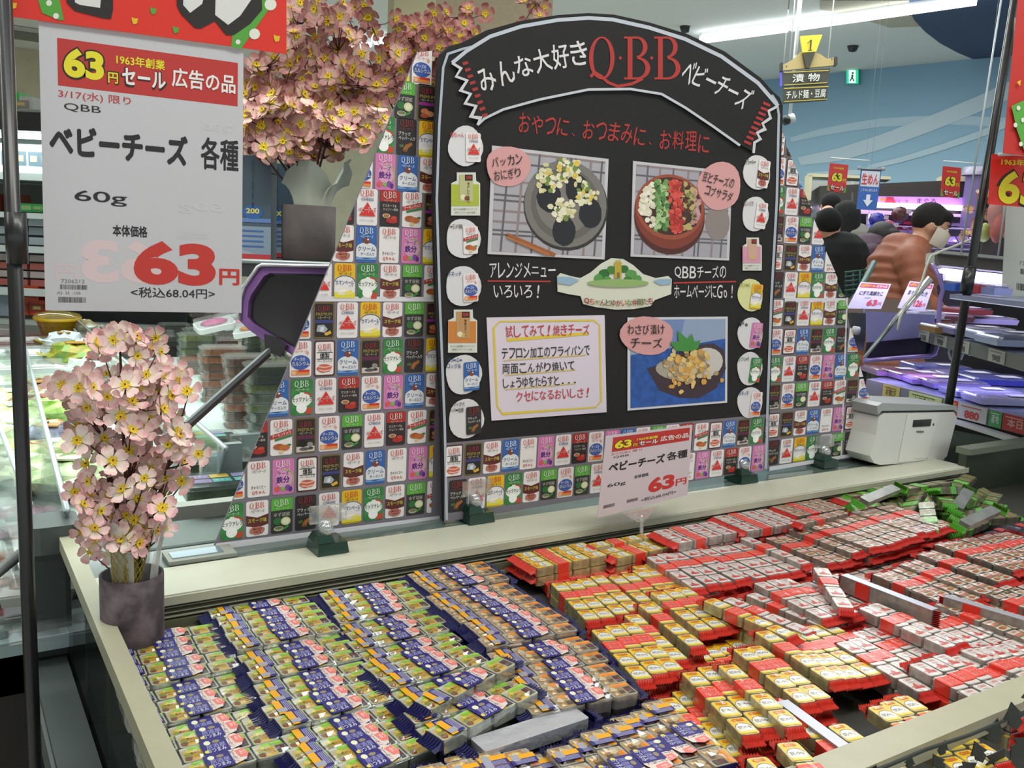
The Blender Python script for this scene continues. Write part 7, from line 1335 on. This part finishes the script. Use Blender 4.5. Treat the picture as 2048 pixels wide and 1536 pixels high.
# ================================================================ PEOPLE
def remesh(b, name, par, vox, M_, smooth=True, lab_=None):
    o = b.obj(name, par, label=lab_); m_ = o.modifiers.new('r', 'REMESH'); m_.mode = 'VOXEL'; m_.voxel_size = vox; m_.use_smooth_shade = True
    s_ = o.modifiers.new('s', 'SMOOTH'); s_.iterations = 3; s_.factor = .5; o.data.materials.clear(); o.data.materials.append(M_); return o
SKIN = mat('#b98a6e', r=.55); 
def limb(b, pts, r, M_): b.tube(pts, r, M_, n=12, smooth=True); [b.ball(p_, q_, M_, n=10, m=7) for p_, q_ in zip(pts, r)]
def hand_on(b, W_, dirv, palm_n, M_, s_=1.):
    """wrist W_, fingers along dirv"""
    d = dirv.normalized(); n_ = palm_n.normalized(); u = d.cross(n_).normalized(); P_ = W_ + d * .05 * s_; b.ball(P_, (.032 * s_, .038 * s_, .02 * s_), M_, n=10, m=6)
    for i, L_ in enumerate((.062, .07, .066, .052)):
        K_ = W_ + d * .082 * s_ + u * (.028 - .018 * i) * s_; limb(b, [W_ + d * .05 * s_ + u * (.024 - .016 * i) * s_, K_, K_ + (d * .6 + n_ * .5) * L_ * .55 * s_, K_ + (d * .3 + n_ * 1.1) * L_ * .9 * s_], [.010 * s_, .0095 * s_, .0085 * s_, .007 * s_], M_)
    T_ = W_ + d * .03 * s_ + u * .032 * s_; limb(b, [W_ + d * .02 * s_, T_, T_ + (d * .5 + u * .4 + n_ * .4) * .04 * s_, T_ + (d * .9 + u * .2 + n_ * .8) * .045 * s_], [.013 * s_, .012 * s_, .010 * s_, .008 * s_], M_)
def person(label, d, J, coat, legs, hair, skin=SKIN, face=None, mask=False, hairlen=0, coatname='jacket', quilt=False, hs=1., hood=None):
    """J: joints as photo pixels (+ depth offset): head, neck, chest, hip, shoulders L R, elbows, wrists"""
    g = {k: hd(v[0], v[1], d + (v[2] if len(v) > 2 else 0)) for k, v in J.items()}; hip = g['hip']; t = empty('person', (hip.x, hip.y, 0), label, 'person')
    side = (g['sr'] - g['sl']).normalized(); b = B(); M0 = skin; hl = hip - side * .09 * 1; hr = hip + side * .09
    fl, fr = Vector((hl.x, hl.y, .05)), Vector((hr.x, hr.y, .05)); kl = hl.lerp(fl, .5) + FD_ * -.02; kr = hr.lerp(fr, .5) + FD_ * -.02
    limb(b, [hip, g['chest'], g['neck'], g['neck'].lerp(g['head'], .55)], [.13, .14, .065, .05], M0)
    for s_ in 'lr': limb(b, [g['s' + s_], g['e' + s_], g['w' + s_]], [.055, .042, .03], M0); hand_on(b, g['w' + s_], g['w' + s_] - g['e' + s_], Vector((0, 0, -1)) + FD_ * .1, M0)
    for a, k, f_ in ((hl, kl, fl), (hr, kr, fr)): limb(b, [a, k, f_], [.08, .055, .04], M0)
    # head: skull, jaw, nose, ears
    H = g['head']; fdv = Vector(face).normalized() if face else FD_; sd = fdv.cross(Vector((0, 0, 1))).normalized(); upv = sd.cross(fdv).normalized(); Rh = Matrix((sd, fdv, upv)).transposed()
    b.ball(H + upv * .01, (.076 * hs, .092 * hs, .10 * hs), M0, n=16, m=10, rot=Rh); b.ball(H + Rh @ Vector((0, .03, -.06)) * hs, (.055 * hs, .055 * hs, .055 * hs), M0, n=12, m=8, rot=Rh)
    b.tube([H + Rh @ Vector((0, .085, .02)) * hs, H + Rh @ Vector((0, .115, -.015)) * hs, H + Rh @ Vector((0, .09, -.025)) * hs], [.008 * hs, .015 * hs, .01 * hs], M0, n=8)
    for s_ in (-1, 1): b.ball(H + Rh @ Vector((.078 * s_, -.005, -.01)) * hs, (.012 * hs, .022 * hs, .034 * hs), M0, n=8, m=6, rot=Rh)
    remesh(b, 'body', t, .012, skin)
    e = B()
    for s_ in (-1, 1):
        e.ball(H + Rh @ Vector((.032 * s_, .084, .012)) * hs, (.013 * hs, .008 * hs, .007 * hs), mat('#d8d2cc', r=.3), n=8, m=6, rot=Rh); e.ball(H + Rh @ Vector((.032 * s_, .090, .011)) * hs, (.006 * hs, .005 * hs, .006 * hs), mat('#1d1512', r=.2), n=8, m=6, rot=Rh); e.tube([H + Rh @ Vector((.016 * s_, .092, .035)) * hs, H + Rh @ Vector((.05 * s_, .076, .036)) * hs], .004, mat('#2a211d'), n=5)
    e.tube([H + Rh @ Vector((-.022, .084, -.065)) * hs, H + Rh @ Vector((0, .092, -.066)) * hs, H + Rh @ Vector((.022, .084, -.065)) * hs], .0045, mat('#93584c'), n=5); e.obj('face_features', t)
    # coat
    cM = coat; b = B(); lo = hip - Vector((0, 0, .22))
    if quilt:
        pts = [lo, hip, hip.lerp(g['chest'], .5), g['chest'], g['chest'].lerp(g['neck'], .6)]; N = 26; P_ = []; R_ = []; rr = [.19, .185, .185, .185, .10]
        for i in range(N + 1):
            u = i / N * 4; k = min(int(u), 3); P_.append(pts[k].lerp(pts[k + 1], u - k)); R_.append((rr[k] + (rr[k + 1] - rr[k]) * (u - k)) * (1.0 + (.055 if i % 2 else -.055)))
        b.tube(P_, R_, cM, n=20)
    else: limb(b, [lo, hip, g['chest'], g['chest'].lerp(g['neck'], .7)], [.19, .175, .175, .08], cM)
    for s_ in 'lr':
        pts = [g['s' + s_], g['e' + s_], g['w' + s_]]
        if quilt:
            P_ = []; R_ = []
            for i in range(15): u = i / 14 * 2; k = min(int(u), 1); P_.append(pts[k].lerp(pts[k + 1], u - k)); R_.append((.085 - .02 * u) * (1.05 if i % 2 else .93))
            b.tube(P_, R_, cM, n=14); b.ball(pts[0], .085, cM)
        else: limb(b, pts, [.078, .06, .045], cM)
        limb(b, [g['neck'].lerp(g['chest'], .3), g['s' + s_]], [.09, .08], cM)
    if hood: b.ball(g['neck'] + (g['chest'] - g['neck']) * .25 - fdv * .08, (.10, .10, .06), cM, n=12)
    remesh(b, coatname, t, .011, cM)
    b = B(); lM = legs
    for a, k, f_ in ((hl, kl, fl), (hr, kr, fr)): limb(b, [a, k, Vector((f_.x, f_.y, .10))], [.10, .075, .06], lM)
    remesh(b, 'trousers', t, .02, lM)
    for f_ in (fl, fr): b = B(); b.ball(Vector((f_.x, f_.y, .05)) + fdv * .04, (.045, .12, .05), mat('#1c1b1a'), rot=Rh); b.obj('shoe', t)
    # hair cap
    hm = hair; b = B(); b.ball(H + Rh @ Vector((0, -.018, .030)) * hs, (.086 * hs, .094 * hs, .092 * hs), hm, n=18, m=12, rot=Rh); b.ball(H + Rh @ Vector((0, .035, .075)) * hs, (.07 * hs, .055 * hs, .035 * hs), hm, n=12, m=8, rot=Rh)
    if hairlen: limb(b, [H + Rh @ Vector((0, -.05, .02)), H + Rh @ Vector((0, -.07, -.1)), H + Vector((0, 0, -hairlen)) - fdv * .08], [.08, .085, .055], hm)
    remesh(b, 'hair', t, .008, hm)
    if mask:
        m_ = B(); rows = []
        for j in range(5):
            z = -.0 - .095 * j / 4 + .0; 
            for i in range(9):
                a = radians(-80 + 160 * i / 8); rr = .088 + (.018 * cos(a) if j in (1, 2, 3) else .002); rows.append(H + Rh @ Vector((rr * .88 * sin(a), rr * cos(a) + .012, z + .008)) * hs)
        m_.add(rows, [(j * 9 + i, j * 9 + i + 1, j * 9 + i + 10, j * 9 + i + 9) for j in range(4) for i in range(8)], mat('#c9c0b2', r=.8), smooth=True); m_.obj('face_mask', t)
        q = B(); [q.tube([H + Rh @ Vector((.075 * s_, .03, 0)) * hs, H + Rh @ Vector((.085 * s_, -.015, .01)) * hs], .0022, mat('#d8d2c6'), n=4) for s_ in (-1, 1)]; q.obj('mask_strap', t)
    return t, g, Rh
salmon = mat('#94573f', r=.6, noise=.12, scale=14)
t, g, Rh = person('person in a quilted salmon jacket and pale face mask, bending over the case', 4.9, {'head': (1860, 452), 'neck': (1836, 490), 'chest': (1808, 530), 'hip': (1780, 650), 'sl': (1800, 505, .15), 'sr': (1820, 520, -.17), 'el': (1830, 590, .1), 'er': (1838, 600, -.22), 'wl': (1872, 610, -.05), 'wr': (1880, 622, -.25)}, salmon, mat('#2a2a2e'), mat('#15110f', r=.9, noise=.4, scale=60, bump=.6), face=tuple(rt * .85 - Vector((0, 0, .45)) - fw * .25), mask=True, quilt=True, hood=True, hs=1.0)
b = B(); b.tube([g['neck'] - rt * .05 + Vector((0, 0, .0)), g['neck'] + Vector((0, 0, .03)), g['neck'] + rt * .03 + Vector((0, 0, .0))], .045, mat('#b8b2a6', r=.7), n=10); b.obj('collar', t); b = B(); b.tube([g['neck'] - rt * .09 - Vector((0, 0, .02)), g['neck'] - rt * .03 + Vector((0, 0, .035))], .035, mat('#a8302a')); b.obj('hood_lining', t)
blackc = mat('#0a0b0b', r=.9)
person('person in a black coat seen from behind at the right wing edge', 5.4, {'head': (1654, 452), 'neck': (1664, 480), 'chest': (1682, 522), 'hip': (1688, 640), 'sl': (1655, 500), 'sr': (1712, 510), 'el': (1650, 580), 'er': (1728, 570), 'wl': (1665, 640), 'wr': (1722, 620)}, blackc, mat('#17181c'), mat('#080808', r=.95), face=tuple(FD_), coatname='coat', hs=.88)
person('person with long black hair in a grey top, seen from behind', 6.3, {'head': (1691, 438), 'neck': (1695, 465), 'chest': (1704, 495), 'hip': (1708, 600), 'sl': (1680, 482), 'sr': (1722, 484), 'el': (1675, 530), 'er': (1732, 530), 'wl': (1680, 580), 'wr': (1730, 575)}, mat('#77736c', r=.7), mat('#2a2a2c'), mat('#070708', r=.9), face=tuple(FD_), hairlen=.22, hs=1.05)
person('person in a dark purple top with a mask, bent low beside the salmon jacket', 5.9, {'head': (1764, 482), 'neck': (1745, 500), 'chest': (1738, 520), 'hip': (1722, 600), 'sl': (1732, 505, .1), 'sr': (1742, 512, -.12), 'el': (1745, 545), 'er': (1752, 550, -.1), 'wl': (1765, 560), 'wr': (1770, 565, -.1)}, mat('#3a1730', r=.7), mat('#222226'), mat('#1c1416', r=.6), face=tuple(rt * .6 - Vector((0, 0, .5)) - fw * .5), mask=True, hs=1.0)
person('person in dark clothes, head just above the right wing edge', 6.4, {'head': (1660, 412, .3), 'neck': (1650, 440), 'chest': (1645, 470), 'hip': (1640, 590), 'sl': (1625, 455), 'sr': (1668, 458), 'el': (1622, 520), 'er': (1672, 520), 'wl': (1625, 570), 'wr': (1672, 570)}, mat('#1a1d1d', r=.7), mat('#17181c'), mat('#070708', r=.9), face=tuple(FD_), hs=.8)
# shopping trolley bar and green basket
t = empty('shopping_basket', hd(1712, 575, 4.5), 'dark green shopping basket held beside the black coat', 'basket'); G2 = mat('#12403a', r=.5)
for k in range(5): b = B(); b.tube([hd(1690, 545 + 9 * k, 4.45), hd(1735, 540 + 9 * k, 4.5)], .006, G2, n=6); b.obj('basket_rib', t)
for k in range(4): b = B(); b.tube([hd(1692 + 14 * k, 542, 4.47), hd(1694 + 12 * k, 590, 4.47)], .006, G2, n=6); b.obj('basket_upright', t)
b = B(); b.prism([hd(a, c, 4.52) for a, c in ((1690, 588), (1733, 586), (1733, 592), (1692, 594))], fw * .25, G2); b.obj('basket_floor', t)
t = empty('shopping_trolley', hd(1720, 600, 4.3), 'greenish-grey trolley side bar slanting behind the tilted price card', 'trolley'); b = B(); b.tube([hd(1704, 600, 4.3), hd(1714, 590, 4.3), hd(1748, 525, 4.5)], .014, mat('#4f6a66', r=.4), n=8); b.obj('trolley_bar', t); b = B(); _q = hd(1712, 594, 4.3); b.tube([_q, Vector((_q.x, _q.y, .06))], .015, mat('#6a7a78', r=.4), n=8); b.obj('trolley_leg', t)
# ---------------------------------------------------------------- leaf reflections of the front glass, built as dark leaf shapes, lower right
t = empty('reflected_leaves', hy(1950, 1500, .47), 'dark leaf reflections modelled as shapes before the front glass at lower right', 'leaf reflection'); LM = mat('#20251f', r=.6)
b = B(); b.tube([hy(a, c, .47) for a, c in ((1700, 1560), (1780, 1530), (1850, 1500), (1940, 1470), (2060, 1420))], .002, LM, n=5); b.obj('stem', t)
for k, (px, py, s_, a) in enumerate(((2030, 1440, 52, 100), (1990, 1470, 48, 80), (2040, 1500, 60, 40), (1960, 1510, 42, 110), (1990, 1530, 55, 60), (1885, 1500, 30, 70), (1880, 1530, 36, 120), (1820, 1530, 26, 80), (2060, 1400, 40, 90), (1930, 1540, 40, 30), (1745, 1545, 24, 60), (2075, 1470, 50, 100))):
    b = B(); pts = []; ca, sa = cos(radians(a)), sin(radians(a))
    for u, v in ((0, 0), (.25, .28), (.45, .22), (.5, .42), (.75, .22), (1.1, 0), (.75, -.22), (.5, -.42), (.45, -.22), (.25, -.28)): x = (u - .4) * s_; y_ = v * s_; pts.append(hy(px + x * ca - y_ * sa, py - (x * sa + y_ * ca), .468 + .004 * (k % 3) + .01 * v * v))
    b.prism(pts, (0, .001, 0), LM); b.obj('leaf', t)
# packs lying low, seen through the front glass
for k, (px, py, kk) in enumerate(((1760, 1500, Y), (1800, 1480, Y), (1850, 1470, Wt), (1900, 1450, Wt), (1960, 1430, Wt), (1820, 1530, Y), (1720, 1530, Y))):
    c = hy(px, py, .60); pack(kk, (c.x, .645, min(c.z, .80)), -90 + rs.uniform(-25, 25), '%s lying low behind the front glass, %s from the left' % (GNAME[kk][0], ORD[k]))
